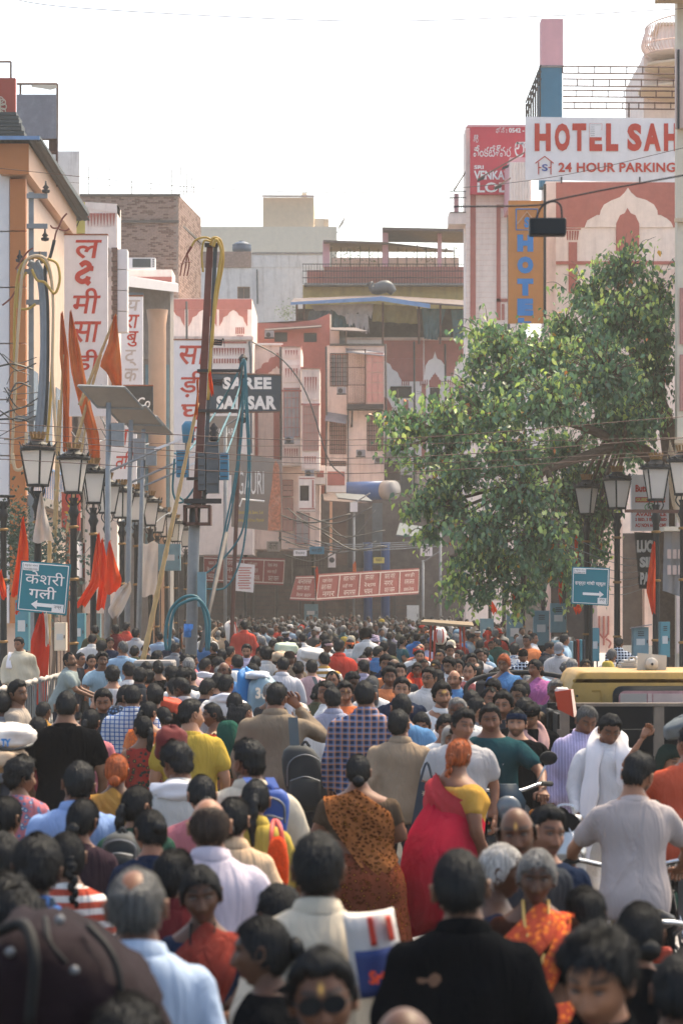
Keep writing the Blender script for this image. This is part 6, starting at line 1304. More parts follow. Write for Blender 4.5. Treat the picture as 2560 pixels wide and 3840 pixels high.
for i,t in enumerate(([(775,2440),(772,2330),(745,2245),(690,2240),(640,2290),(620,2380),(625,2440)],[(782,2440),(784,2320),(750,2252),(700,2255),(650,2300),(634,2440)])):cable([P(a,b,48.5-i*.2)for a,b in t],.030,'cable_teal',('outer','inner')[i]+' thick teal duct arching over beside the utility pole base',7,'duct')
o=wb(MB().tube([P(752,2440,49),P(850,2000,53)],.04,8),'slanting_pipe',M['concrete_dark'],None,True);tag(o,'grey steel pipe slanting up to the right behind the utility pole','pipe')
S=empty('cable_pole',((118-1280)*64/F,64,0),0,'crowded pole wrapped in thick grey and yellow cables by the orange building','utility pole');d=64;f=FF(d)
wb(MB().hexa([P(108,2420,d+.1),P(128,2420,d+.1),P(128,2420,d),P(108,2420,d)],[P(108,720,d+.1),P(128,720,d+.1),P(128,720,d),P(108,720,d)]),'channel_post',M['steel'],S)
for y,a,b in((727,102,180),(840,102,180),(1010,66,180),(945,110,178),(1125,100,170),(1560,60,170)):wb(f.box(MB(),a,y,b,y+18,.08,-.001),'cross_arm',M['steel'],S)
for px,y in((173,725),(170,905),(75,985),(150,990)):wb(MB().lathe([(.02,0),(.09,.02),(.10,.08),(.04,.1),(.08,.14),(.03,.2),(.02,.3)],P(px,y,d-.1),10),'insulator',M['iron'],S,True)
cb=[('cable_grey',.11,[(110,985),(140,1010),(160,1100),(165,1300),(155,1500),(140,1650)]),('cable_grey',.075,[(140,980),(168,1050),(176,1200),(176,1400),(160,1600),(150,1780)]),('cable_black',.05,[(205,900),(190,960),(170,1010),(180,1150),(180,1400),(170,1600)]),('cable_yellow',.045,[(60,1500),(55,1250),(66,1050),(100,975),(160,975),(195,1060),(200,1250),(190,1500),(175,1680)]),('cable_yellow',.04,[(100,1020),(70,1080),(68,1150),(105,1158),(135,1140)]),('cable_cream',.045,[(45,1740),(60,1400),(75,1150),(90,1000),(130,960),(180,985),(200,1120),(198,1400),(215,1700)]),('cable_yellow',.04,[(120,1010),(140,1050),(170,1060),(205,1100),(225,1050),(215,990),(180,970)]),('cable_cream',.05,[(48,1700),(60,1760),(95,1740),(100,1620)])]
for i,(m_,r,t)in enumerate(cb):wb(MB().tube(bez([P(a,b,d-.25-.05*i)for a,b in t],8),r*.8,8),'cable',M[m_],S,True)
for a in([(205,900),(212,870),(222,850)],[(222,850),(235,820),(252,800)],[(222,855),(200,855),(190,845)],[(222,860),(245,865),(262,858)],[(60,1090),(40,1120),(10,1145)],[(125,930),(100,950),(60,1010)]):wb(MB().tube(bez([P(*q,d-.4)for q in a],4),.022,6),'cable_end',M['ceramic'],S)
for k in range(14):
 y=1340+k*22;wb(MB().tube(bez([P(rng.uniform(95,150),y,d-.3),P(rng.uniform(40,80),y+rng.uniform(-20,40),d-.6),P(rng.uniform(-10,30),y+rng.uniform(-60,60),d-.8)],6),.010+.006*(k%3),4),'thin_wire',M['cable_black'],S)
CB=empty('cable_tangle',P(330,1700,86),0,'tangle of dark cables behind the left lamp posts','cables')
for k in range(16):
 a=(rng.uniform(180,420),rng.uniform(1480,1700));b=(a[0]+rng.uniform(40,260),a[1]+rng.uniform(60,420));m_=P((a[0]+b[0])/2,max(a[1],b[1])+rng.uniform(10,60),86)
 wb(MB().tube(bez([P(*a,86),m_,P(*b,88)],8),rng.uniform(.012,.028),4),'cable',M['cable_black' if k%3 else 'steel'],CB,True)
WR=[((-40,1585),(1280,1650),(2600,1560),.0,'first'),((-40,1612),(900,1672),(2600,1640),0,'second'),((-40,1640),(1300,1718),(2600,1640),0,'third'),((-40,1660),(1280,1740),(2600,1690),0,'fourth'),((-40,1720),(1280,1776),(2600,1700),0,'fifth')]
for i,(a,b,c,z,nm)in enumerate(WR):cable([P(*a,47),P(*b,48),P(*c,49)],.005 if i%2 else .007,'wire','%s wire from the top of the bundle spanning the street at lantern height'%nm,4,'wire','wires spanning the street',14)
cable([P(-30,-20,30),P(300,30,30),P(1280,78,30),P(2000,62,30),P(2600,30,30)],.0045,'wire','thin wire sagging across the sky at the very top',4,'wire',None,12)
cable([P(-30,628,60),P(700,700,60),P(1280,722,60),P(1700,706,60),P(2120,655,60),P(2600,545,60)],.007,'wire','thin wire crossing the sky above the roofs to the hotel sign',4,'wire',None,12)
cable([P(-30,660,90),P(900,730,90),P(1700,745,90)],.007,'wire','faint wire just above the brick house roof',4,'wire',None,12)
cable([P(1700,775,17),P(2000,770,17),P(2070,752,17),P(2300,705,17),P(2600,650,17)],.006,'cable_black','thick near wire carrying the hanging black lamp',5,'wire',None,8)
cable([P(945,1282,118),P(1060,1350,118),P(1150,1480,118),P(1230,1720,118),P(1290,1785,118)],.03,'cable_black','black cable running diagonally down the pink house front',5,'cable')
for k in range(4):cable([P(1050+10*k,1990+22*k,122),P(1250+20*k,2040+9*k,121),P(1600+20*k,2030+6*k,120)],.016,'cable_grey','slack grey wire over the red fascia boards, %s from the top'%ordn[k].replace('nearest','first'),4,'wire','slack wires above the fascia boards')
for k in range(6):cable([P(2130,2010+36*k,66),P(2300,2080+30*k,67),P(2400,2090+24*k,68),P(2540,2000+30*k,66)],.009,'cable_grey','loose grey wire behind the right lamps, %s from the top'%ordn[k].replace('nearest','first'),4,'wire','loose wires behind the right lamps')
for k in range(12):cable([P(2510+3*k,1650+9*k,60),P(2500+5*k,1760+6*k,60),P(2520+4*k,1900+10*k,60)],.008,'cable_cream','pale loose wire down the corner building, %s from the left'%ordn[k].replace('nearest','first'),4,'wire','pale wires on the corner building')
# --- green street signs
def green_sign(q,d,label,fn,pole):
 o=empty('street_sign',P(pole[0],HY+CH*F/d,d),0,label,'street sign','green street name signs');Q=[P(*p,d)for p in q];cx=sum(Q,Vector())/4
 wb(MB().hexa([p+Vector((0,.03,0))for p in Q],Q),'panel',M['sign_teal'],o);at=lambda u,v,k=.008:(Q[0].lerp(Q[1],u)).lerp(Q[3].lerp(Q[2],u),v)+Vector((0,-k,0))
 mb=MB()
 for a,b in(((.04,.04),(.96,.04)),((.96,.04),(.96,.96)),((.96,.96),(.04,.96)),((.04,.96),(.04,.04))):mb.tube([at(*a),at(*b)],.008,4)
 wb(mb,'border',M['letter_white'],o)
 for(x0,y0,x1,y1)in((.06,.82,.37,.95),(.70,.04,.93,.20)):wb(MB().hexa([at(x0,y0,.004),at(x1,y0,.004),at(x1,y1,.004),at(x0,y1,.004)],[at(x0,y0,.02),at(x1,y0,.02),at(x1,y1,.02),at(x0,y1,.02)]),'sticker',M['letter_white'],o)
 fn(o,at)
 wb(MB().tube([P(pole[0],HY+CH*F/d,d+.1),P(pole[0]+pole[1],q[3][1]+10,d+.1)],.045,6),'post',M['lamp_black'],o)
 return o
def st(o,at,s,x0,y0,x1,y1,mat='letter_white',bold=.02,lift=.012):return wtext('lettering',s,at(x0,y0),at(1,.5)-at(0,.5),at(.5,1)-at(.5,0),(at(x1,y0)-at(x0,y0)).length,(at(x0,y1)-at(x0,y0)).length,M[mat],o,bold,lift=lift)
def arrow(o,at,x0,x1,y,left):
 h=.09;w=.035;pts=[(x0,y),(x0+.12,y+h),(x0+.12,y+w),(x1,y+w),(x1,y-w),(x0+.12,y-w),(x0+.12,y-h)]
 if not left:pts=[(x0+x1-a,b)for a,b in pts][::-1]
 A=[at(a,b,.016)for a,b in pts];n=len(A);wb(MB().add(A,[(0,1,6),(1,2,5,6)if False else(2,3,4,5),]if False else[tuple(range(n))]),'arrow',M['letter_white'],o)
def fs1(o,at):
 st(o,at,'केशरी',.12,.56,.90,.82,bold=.0);st(o,at,'गली',.22,.28,.76,.53,bold=.01);arrow(o,at,.28,.70,.16,True);st(o,at,'अतुल्य भारत',.08,.895,.35,.935,'sign_black',0,.03);st(o,at,'Incredible India',.08,.835,.35,.875,'sign_black',0,.03);st(o,at,'उप्र',.74,.1,.89,.17,'sign_black',0,.03)
def fs2(o,at):
 st(o,at,'इन्द्रा गांधी स्कूल',.09,.50,.90,.64,bold=.02);arrow(o,at,.30,.86,.29,False);st(o,at,'अतुल्य भारत',.08,.895,.35,.935,'sign_black',0,.03);st(o,at,'Incredible India',.08,.835,.35,.875,'sign_black',0,.03);st(o,at,'उप्र',.74,.1,.89,.17,'sign_black',0,.03)
green_sign(((62,2290),(250,2308),(267,2117),(80,2102)),49,'large teal street sign with two Devanagari words and an arrow to the left',fs1,(150,8))
green_sign(((2140,2264),(2280,2272),(2285,2130),(2143,2125)),58,'teal street sign with one Devanagari line and an arrow to the right',fs2,(2212,2))
# --- flags and bamboo
def flag(pts,d,mat,label,name='flag',cat='flag',group=None,trim=None,amp=.05,n=10,m=14):
 """hanging cloth: pts = outline rows [(left, right, y)] from top to bottom in pixels"""
 V=[];Fc=[];ys=np.array([p[2]for p in pts],float);L=np.array([p[0]for p in pts],float);Rr=np.array([p[1]for p in pts],float)
 for j in range(m):
  y=ys[0]+(ys[-1]-ys[0])*j/(m-1);l_,r_=np.interp(y,ys,L),np.interp(y,ys,Rr)
  for i in range(n):t=i/(n-1);p=P(l_+(r_-l_)*t,y+6*sin(t*7),d);p.y+=amp*sin(t*12+j*.35)+amp*.6*sin(t*5-j*.6);V.append(p)
 for j in range(m-1):
  for i in range(n-1):a=j*n+i;Fc.append((a,a+1,a+n+1,a+n))
 mb=MB().add(V,Fc);mb.add([p+Vector((0,.008,0))for p in V],[f_[::-1]for f_ in Fc]);o=wb(mb,name,M[mat],None,True);tag(o,label,cat,group)
 return o
G1='orange flags on the left'
flag([(84,92,1940),(70,106,2040),(60,106,2110),(44,80,2235)],50.5,'flag_orange','long orange flag hanging left of the large teal street sign',group=G1)
flag([(0,8,2140),(-6,22,2200),(10,30,2245)],52,'flag_orange','orange flag end at the very left edge',group=G1)
flag([(366,376,2000),(350,382,2100),(340,380,2180),(282,320,2275)],57.6,'flag_orange','orange pennant left of the nearest solar pole',group=G1)
flag([(380,388,2020),(368,404,2110),(372,410,2180),(362,392,2285)],57.2,'flag_orange','middle orange pennant in front of the nearest solar pole',group=G1)
flag([(408,416,2030),(396,436,2110),(392,458,2170),(400,446,2225)],57,'flag_orange','wide orange pennant right of the nearest solar pole',group=G1)
flag([(60,68,2260),(60,76,2300)],52.5,'flag_orange','orange flag scrap below the large teal street sign',group=G1)
flag([(152,160,1848),(138,172,1920),(126,200,2015),(126,206,2032)],50.8,'flag_white','white triangular pennant on the nearest left lamp post')
flag([(475,492,2185),(440,494,2210),(404,460,2290),(420,440,2315)],56.5,'flag_white','stained white flag slanting beside the orange pennants')
flag([(228,238,1170),(224,258,1330),(236,262,1460),(238,256,1690)],62,'flag_saffron','narrow saffron banner, leftmost of the three tall ones')
flag([(262,270,1165),(256,298,1290),(268,318,1400),(300,345,1530),(330,376,1640),(340,376,1760)],61.5,'flag_saffron','longest saffron banner twisting down in the middle of the three')
for i,(px,y)in enumerate(((268,1300),(300,1430))):pass
flag([(428,438,1180),(404,448,1290),(372,456,1370),(404,458,1400),(430,458,1460)],61,'flag_saffron','bunched saffron banner with gold trim on a slanting bamboo pole')
flag([(780,792,1395),(784,800,1450),(792,802,1482)],49.6,'flag_orange','small orange cloth tied to the brown column',amp=.02)
flag([(1182,1192,2130),(1184,1196,2180),(1186,1204,2215),(1186,1196,2248)],121.5,'flag_orange','orange flag on the far corner lamp post')
flag([(1498,1506,2185),(1508,1520,2220),(1526,1538,2268)],133,'flag_saffron','drooping saffron flag on the far lamp beside the longest fascia')
flag([(1322,1334,2110),(1322,1336,2160),(1326,1332,2180)],121,'flag_saffron','small brownish flag on the slim steel pole',amp=.02)
flag([(2444,2454,2035),(2430,2458,2140),(2422,2456,2215),(2440,2454,2300)],58.4,'flag_orange','orange flag tied to the second right lamp post')
flag([(2096,2108,2150),(2092,2106,2230),(2096,2106,2262)],66,'flag_orange','narrow orange flag left of the right teal street sign');flag([(2146,2176,2272),(2150,2180,2285),(2156,2168,2300)],58.6,'flag_orange','orange cloth showing below the right teal street sign',amp=.02)
flag([(1922,1940,2205),(1916,1948,2260),(1928,1944,2325)],70,'flag_orange','orange pennant under the middle of the tree');flag([(1830,1850,2260),(1836,1862,2280),(1846,1860,2300)],84,'flag_orange','small orange scrap on a lamp post under the tree',amp=.02)
flag([(2150,2164,2010),(2155,2170,2060),(2150,2160,2110)],70.5,'flag_orange','orange cloth among the leaves by the third right lamp',amp=.03)
flag([(150,168,2300),(116,186,2400),(112,180,2520),(140,180,2640)],47.5,'flag_red','large red banner with white printed edge hanging below the teal sign','banner','banner')
o=flag([(166,180,2300),(170,182,2350),(172,186,2420)],47.3,'flag_white','white printed strip on the red banner','banner_strip','banner',amp=.02)
flag([(536,594,2035),(530,592,2120),(528,588,2235)],72,'flag_white','pale printed notice sheet hanging behind the left lamp posts','notice_sheet','notice',amp=.03)
S=empty('notice_board',P(925,2220,112),0,'white notice board with lines of print below the left fascia','notice');f=FF(112);wb(MB().hexa([P(882,2215,112.05),P(950,2222,112.05),P(956,2118,112.05),P(888,2110,112.05)],[P(882,2215,112),P(950,2222,112),P(956,2118,112),P(888,2110,112)]),'panel',M['sign_white'],S);mb=MB()
for k in range(9):f.box(mb,892+(k%3)*2,2128+k*9.5,944-(k*7)%13,2131+k*9.5,.02,-.01)
wb(mb,'printed_lines',M['sign_red_dull'],S)
def bamboo(a,b,da,db,label,r=.045):
 a,b=P(*a,da),P(*b,db);n=max(8,int((b-a).length/.35));pts=[];rr=[]
 for k in range(n*3+1):t=k/(n*3);pts.append(a.lerp(b,t));rr.append(r*(1-.45*t)*(1.18 if k%3==0 else .98))
 o=wb(MB().tube(pts,rr,8),'bamboo_pole',M['bamboo'],None,True);tag(o,label,'bamboo pole','bamboo poles');return o
bamboo((536,2480),(742,1510),44,44,'long bamboo pole slanting across the utility pole',.045);bamboo((196,2300),(238,1330),62,62,'upright bamboo pole carrying the leftmost saffron banner');bamboo((205,2000),(222,1500),63,63,'short upright bamboo pole beside the cable pole');bamboo((268,1720),(380,1330),61.5,61.5,'bamboo pole leaning right under the bunched saffron banner');bamboo((300,1520),(436,1180),61.2,61.2,'bamboo pole holding the bunched saffron banner');bamboo((178,2420),(188,2010),56,56,'thick bamboo post behind the large teal street sign',.07);bamboo((250,2000),(330,1560),66,66,'thin bamboo pole leaning behind the second lamp',.04)
o=flag([(736,746,1420),(738,744,1480),(728,742,1560)],43.9,'flag_saffron','faded saffron cloth at the tip of the slanting bamboo pole',amp=.02)
# --- electrical cabinets, barriers, stalls
def cabinet(px0,px1,y0,y1,d,label,mat='cabinet_blue',vents=True,roof=False):
 o=empty('electrical_cabinet',((px0+px1)/2*d/F-1280*d/F,d,.12),0,label,'cabinet','electrical cabinets');f=FF(d);yb=HY+(CH-.12)*F/d
 if y1<yb-30:wb(f.box(MB(),px0+6,y1,px0+10,yb,.0,.1),'leg',M['iron'],o);wb(f.box(MB(),px1-10,y1,px1-6,yb,.0,.1),'leg',M['iron'],o)
 wb(f.box(MB(),px0,y0,px1,y1,0,.35),'case',M[mat],o);dr=wb(f.box(MB(),px0+3,y0+4,px1-3,y1-4,.02,-.001),'door',M[mat],o);w=px1-px0
 wb(f.box(MB(),px1-7,(y0+y1)/2-6,px1-4,(y0+y1)/2+6,.05,-.021),'handle',M['iron'],dr)
 if vents:
  for k in range(3):wb(f.box(MB(),px0+w*.3,y0+16+k*7,px1-w*.3,y0+19+k*7,.03,-.021),'vent',M['iron'],dr)
 wb(f.box(MB(),px0+w*.2,y0+(y1-y0)*.40,px0+w*.75,y0+(y1-y0)*.62,.026,-.0215),'poster',M['paper'],dr)
 if roof:wb(MB().hexa([P(px0-12,y0+6,d-.2),P(px1+12,y0-8,d-.2),P(px1+12,y0-8,d+.5),P(px0-12,y0+6,d+.5)],[P(px0-12,y0+2,d-.2),P(px1+12,y0-12,d-.2),P(px1+12,y0-12,d+.5),P(px0-12,y0+2,d+.5)]),'rain_cover',M['sheet_grey'],o)
for a in((1900,1960,2300,2440,76,'pale blue cabinet under the left part of the tree, beside the lamp posts'),(2000,2058,2290,2420,70,'pale blue cabinet with a poster left of the right teal sign'),(2064,2122,2262,2372,72,'tall pale blue cabinet directly behind the lamp left of the teal sign'),(2215,2246,2355,2480,62,'narrow teal cabinet at the foot of the right teal sign','cabinet_teal',False),(2372,2430,2352,2460,62,'grey-blue cabinet with a sloping rain cover behind the horn speaker','cabinet_blue',True,True),(2474,2510,2332,2464,58,'pale blue cabinet beside the second right lamp post','cabinet_teal'),(1140,1192,2265,2330,118,'far grey cabinet with posters below the corner fascia','cabinet_blue',False),(1525,1570,2270,2345,120,'far whitish cabinet at the right end of the shop row','paper',False),(58,108,2250,2440,60,'teal cabinet with torn posters at the left edge','cabinet_teal'),(262,318,2300,2440,60,'teal cabinet with a dark handle between the left lamp posts','cabinet_teal',False),(594,676,2040,2140,82,'pale grey cabinet raised on a frame behind the slanting bamboo','cabinet_blue',False),(205,248,2335,2440,58,'cream cabinet behind the bamboo post','cream_pale',False),(1800,1850,2320,2420,84,'grey cabinet at the left end of the tree shade','cabinet_blue',False)):cabinet(*a)
for i,(d0,d1)in enumerate(((33,36.4),(36.6,40),(40.2,43.6),(43.8,47.2),(47.4,50.8),(51,54.4))):
 X=-5.0+(i-2)*.05;o=empty('crowd_barrier',(X,(d0+d1)/2,.12),0,'steel crowd barrier wrapped with white cloth on top, %s along the left kerb'%(ordn[i]+(' one' if i==0 else '')),'barrier','steel barriers along the left kerb')
 mb=MB();mb.tube([(X,d0,.12),(X,d0,1.15),(X,d1,1.15),(X,d1,.12)],.025,6);mb.tube([(X,d0,.4),(X,d1,.4)],.02,5);wb(mb,'frame',M['rail_steel'],o)
 for k in range(9):wb(MB().tube([(X,d0+(k+1)*(d1-d0)/10,.4),(X,d0+(k+1)*(d1-d0)/10,1.15)],.012,5),'bar',M['rail_steel'],o)
 wb(MB().tube([(X,d0+(d1-d0)*k/12,1.16+.012*sin(k*2.1))for k in range(13)],[.04+.012*sin(k*1.7)for k in range(13)],7),'cloth_wrap',M['cloth_white'],o,True)
for i in range(7):
 d=29+i*.62;X=-4.35-.035*i;o=empty('bollard',(X,d,0),0,'round-topped grey bollard, %s of the row beside the left barriers'%ordn[i],'bollard','round-topped bollards');wb(MB().lathe([(.16,0),(.16,.75),(.19,.80),(.19,.86),(.15,.95),(.08,1.0),(.02,1.02)],(X,d,0),14),'post',M['stone_bollard'],o,True);wb(MB().lathe([(.195,.815),(.2,.83),(.195,.845)],(X,d,0),14),'ring',M['iron'],o)
# --- peepal tree
def leaf_mesh(name,mat):
 V=[(0,0,0),(.030,-.022,.004),(.056,-.064,.010),(.040,-.105,.006),(0,-.145,0),(0,-.190,-.012),(-.040,-.105,.006),(-.056,-.064,.010),(-.030,-.022,.004),(0,-.07,-.008)]
 return mesh_np(name,V,[(9,0,1),(9,1,2),(9,2,3),(9,3,4),(9,4,6),(9,6,7),(9,7,8),(9,8,0),(3,5,4),(4,5,6)],[mat],True)
def leaf_material(name,attr):
 m=bpy.data.materials.new(name);m.use_nodes=True;n,l,b=nodes(m)
 if attr:a=n.new('ShaderNodeAttribute');a.attribute_name='leafcol';src=a.outputs['Color']
 else:a=n.new('ShaderNodeObjectInfo');src=a.outputs['Color']
 l.new(src,b.inputs['Base Color']);b.inputs['Roughness'].default_value=.38;b.inputs['Specular IOR Level'].default_value=.45
 tr=n.new('ShaderNodeBsdfTranslucent');sc=n.new('ShaderNodeVectorMath');sc.operation='MULTIPLY';l.new(src,sc.inputs[0]);sc.inputs[1].default_value=(1.2,1.3,.8);l.new(sc.outputs[0],tr.inputs['Color'])
 mx=n.new('ShaderNodeMixShader');mx.inputs[0].default_value=.32;l.new(b.outputs[0],mx.inputs[1]);l.new(tr.outputs[0],mx.inputs[2]);l.new(mx.outputs[0],n['Material Output'].inputs['Surface'])
 M[name]=m
leaf_material('leaf',True);leaf_material('leaf_single',False)
T=empty('peepal_tree',(8.3,67,0),0,'big peepal tree with heart-shaped leaves leaning over the street on the right','tree')
tb=Vector((8.3,67,0));lobes=[(2330,1010,120,110,67),(2220,1110,150,120,67),(2440,1120,130,150,68),(2330,1180,170,140,65),(2120,1220,130,80,66),(1900,1290,140,90,65),(2060,1330,170,120,64),(1840,1250,90,70,66),(1800,1370,80,90,65),(1790,1490,90,80,64.5),(1640,1720,80,60,64),(1650,1540,70,50,64.5),(2260,1400,200,170,63),(2450,1380,110,200,66),(1900,1430,120,110,64),(2060,1500,180,140,62),(1860,1560,130,110,63),(2320,1560,190,140,65),(1700,1620,130,100,64),(1900,1690,170,120,62),(2120,1690,180,130,63),(1560,1590,90,60,64),(1490,1560,55,50,64),(1500,1670,40,60,63.5),(1740,1760,120,90,63),(1950,1850,180,120,62),(2150,1850,150,130,63),(1660,1820,90,60,63),(1700,1900,100,80,63),(1590,1890,60,60,63),(1820,1980,140,110,62),(2020,2010,160,120,62),(1870,2110,140,100,63),(2060,2120,120,90,64),(1800,2200,100,60,63),(1960,2220,110,60,63),(1700,2180,50,50,63),(2180,1980,90,110,64),(2140,2160,60,60,65),(2360,1680,120,90,68),(1610,1980,30,40,63),(2230,1290,150,110,66),(2460,1240,90,110,65),(1760,2080,70,70,63),(2285,1780,100,100,63),(2255,1920,80,100,63),(2235,2060,60,90,63),(2420,1560,90,90,64),(2200,2170,50,50,64)]
limbs=MB();rngt=random.Random(5)
def limb(a,b,r0,r1,bow=.25):
 m_=a.lerp(b,.5)+Vector((rngt.uniform(-bow,bow),rngt.uniform(-bow,bow),rngt.uniform(.0,bow)));pts=bez([a,m_,b],5);limbs.tube(pts,[r0+(r1-r0)*k/(len(pts)-1)for k in range(len(pts))],7);return b
tr=MB();tr.tube(bez([tb,tb+Vector((-.05,0,2)),tb+Vector((-.2,-.3,4.2)),tb+Vector((-.1,-.6,5.6))],6),[.5,.44,.40,.38,.36,.35,.34,.34,.33,.33,.32,.32,.31,.3,.29,.28,.27,.26,.26],12);wb(tr,'trunk',M['bark'],T,True)
crot=tb+Vector((-.1,-.6,5.4));hubs=[P(2330,1660,65),P(2420,1420,67),P(2360,1200,67),P(2050,1760,63.5),P(1950,1560,64),P(2080,1950,64)]
limb(crot,hubs[0],.22,.15);limb(crot,hubs[1],.22,.15);limb(hubs[1],hubs[2],.14,.09);limb(hubs[0],hubs[3],.14,.09);limb(hubs[0],hubs[4],.13,.08);limb(hubs[3],hubs[5],.08,.06);limb(crot,P(2480,1250,67),.16,.08)
LV,LF,LC=[],[],[];singles=[];lbase=np.array([(0,0,0),(.030,-.022,.004),(.056,-.064,.010),(.040,-.105,.006),(0,-.145,0),(0,-.190,-.012),(-.040,-.105,.006),(-.056,-.064,.010),(-.030,-.022,.004),(0,-.07,-.008)])
lface=[(9,0,1),(9,1,2),(9,2,3),(9,3,4),(9,4,6),(9,6,7),(9,7,8),(9,8,0),(3,5,4),(4,5,6)]
COLS=[srgb(c)for c in('#3f6148','#476b4e','#3a5c4a','#527652','#5e805a','#43674c')];YOUNG=[srgb(c)for c in('#8aa452','#98ae5c','#76965a','#9dad68')];OLD=[srgb(c)for c in('#b98a32','#b86f2c','#a8893a')]
def add_leaf(p,young,big=1.0):
 c=rngt.choice(OLD)if rngt.random()<.009 else rngt.choice(YOUNG if young else COLS);v=rngt.uniform(1.0,2.1);gm=sum(c)/3*.16;c=((c[0]*.84+gm)*v*1.1,(c[1]*.84+gm)*v,(c[2]*.84+gm)*v);s=rngt.uniform(.5,1.08)*big
 m_=Euler((rngt.gauss(pi/2-.25,.5),rngt.gauss(0,.45),rngt.uniform(0,2*pi)),'XYZ').to_matrix()
 return p,m_,s,c
for(px,py,rx,ry,d)in lobes:
 if px>2060 and py>1560:d+=7
 c=P(px,py,d);k=d/F;hb=min(hubs,key=lambda h:(h-c).length);limb(hb,c+Vector((0,.1,-.1)),.07,.03)
 ntw=int(max(9,rx*ry/195));area=rx*ry
 for t in range(ntw):
  while True:
   u=Vector((rngt.uniform(-1,1),rngt.uniform(-1,1),rngt.uniform(-1,1)))
   if u.length<1:break
  u=u*(.45+.55*u.length)*rngt.uniform(.8,1.15);e=c+Vector((u.x*rx*k,u.y*.95,u.z*ry*k));st0=c.lerp(e,.25)
  limbs.tube(bez([st0,st0.lerp(e,.6)+Vector((0,0,.08)),e],3),[.014,.012,.01,.009,.007,.006,.004],4)
  upper=u.z>.1 and rngt.random()<.5
  for q in range(rngt.randint(8,13)):
   s_=rngt.uniform(.3,1.12);p=st0.lerp(e,s_)+Vector((rngt.gauss(0,.13),rngt.gauss(0,.13),rngt.gauss(-.04,.12)))
   L=add_leaf(p,(upper and s_>.75)or rngt.random()<.03)
   singles.append(L)
for(px,py,rx,ry,d)in lobes:
 if not(px<1900 or py<1130 or py>2150):continue
 for t in range(4):
  a=math.atan2(py-1650,px-2150)+rngt.gauss(0,.7);c=P(px+rx*.7*cos(a),py+ry*.7*sin(a),d);e=P(px+(rx+rngt.uniform(25,70))*cos(a),py+(ry+rngt.uniform(25,60))*sin(a),d+rngt.uniform(-.5,.5));limbs.tube(bez([c,c.lerp(e,.5)+Vector((0,0,.1)),e],4),[.012,.011,.010,.009,.008,.007,.006,.005,.004],4)
  for q in range(rngt.randint(9,15)):singles.append(add_leaf(c.lerp(e,rngt.uniform(0,1.05))+Vector((rngt.gauss(0,.09),rngt.gauss(0,.09),rngt.gauss(-.06,.08))),rngt.random()<.6))
wb(limbs,'branches',M['bark'],T,True)
singles.sort(key=lambda L:L[0].y);lm=leaf_mesh('leaf',M['leaf_single']);to=off(T)
pick=set(rngt.sample(range(0,len(singles)//2),290))
for i,(p,m_,s,c)in enumerate(singles):
 if i in pick:
  o=link('leaf',lm,T,p-to);o.rotation_euler=m_.to_euler();o.scale=(s*1.08,)*3;o.color=(*c,1)
 else:
  k0=len(LV)*10;A=lbase*s@np.array(m_).T+np.array(p-to);LV.append(A);LF+=[tuple(j+k0 for j in f_)for f_ in lface];LC.append(np.tile([*c,1.],(10,1)))
me=mesh_np('foliage',np.concatenate(LV),LF,[M['leaf']],True);ca=me.color_attributes.new('leafcol','FLOAT_COLOR','POINT');ca.data.foreach_set('color',np.concatenate(LC).ravel());o=link('foliage',me,T);o['kind']='stuff'
for j,(px,py,d,lb,mt)in enumerate(((70,2000,64,'dark leafy shrub behind the large teal street sign','#3c5240'),(190,2080,62,'grey-green shrub between the first two left lamp posts','#52645a'),(1070,1170,150,'pale green bush on the roof edge left of the tarpaulin shack','#8a9a5a'))):
 mb=MB();c=P(px,py,d)
 for q in range(1500 if j<2 else 160):
  r=Vector((rng.gauss(0,.33),rng.gauss(0,.3),rng.gauss(-.2,.55)if j<2 else rng.gauss(0,.25)));e=Vector((rng.uniform(-.12,.12),rng.uniform(-.1,.1),rng.uniform(-.08,.08)));w_=Vector((rng.uniform(-.03,.03),rng.uniform(-.03,.03),rng.uniform(-.05,.05)))
  mb.add([c+r,c+r+e*.5+w_,c+r+e,c+r+e*.5-w_],[(0,1,2,3)])
 o=empty('shrub',Vector((c.x,c.y,.12 if j<2 else c.z-.5)),0,lb,'shrub');wb(mb,'foliage',mk('shrub%d'%j,srgb(mt),.7,var=.4,scale=4),o)
 if j<2:wb(MB().tube([(c.x,c.y,.12),(c.x+.1,c.y,1.2),(c.x,c.y,c.z)],[.06,.05,.03],6),'stem',M['bark'],o)
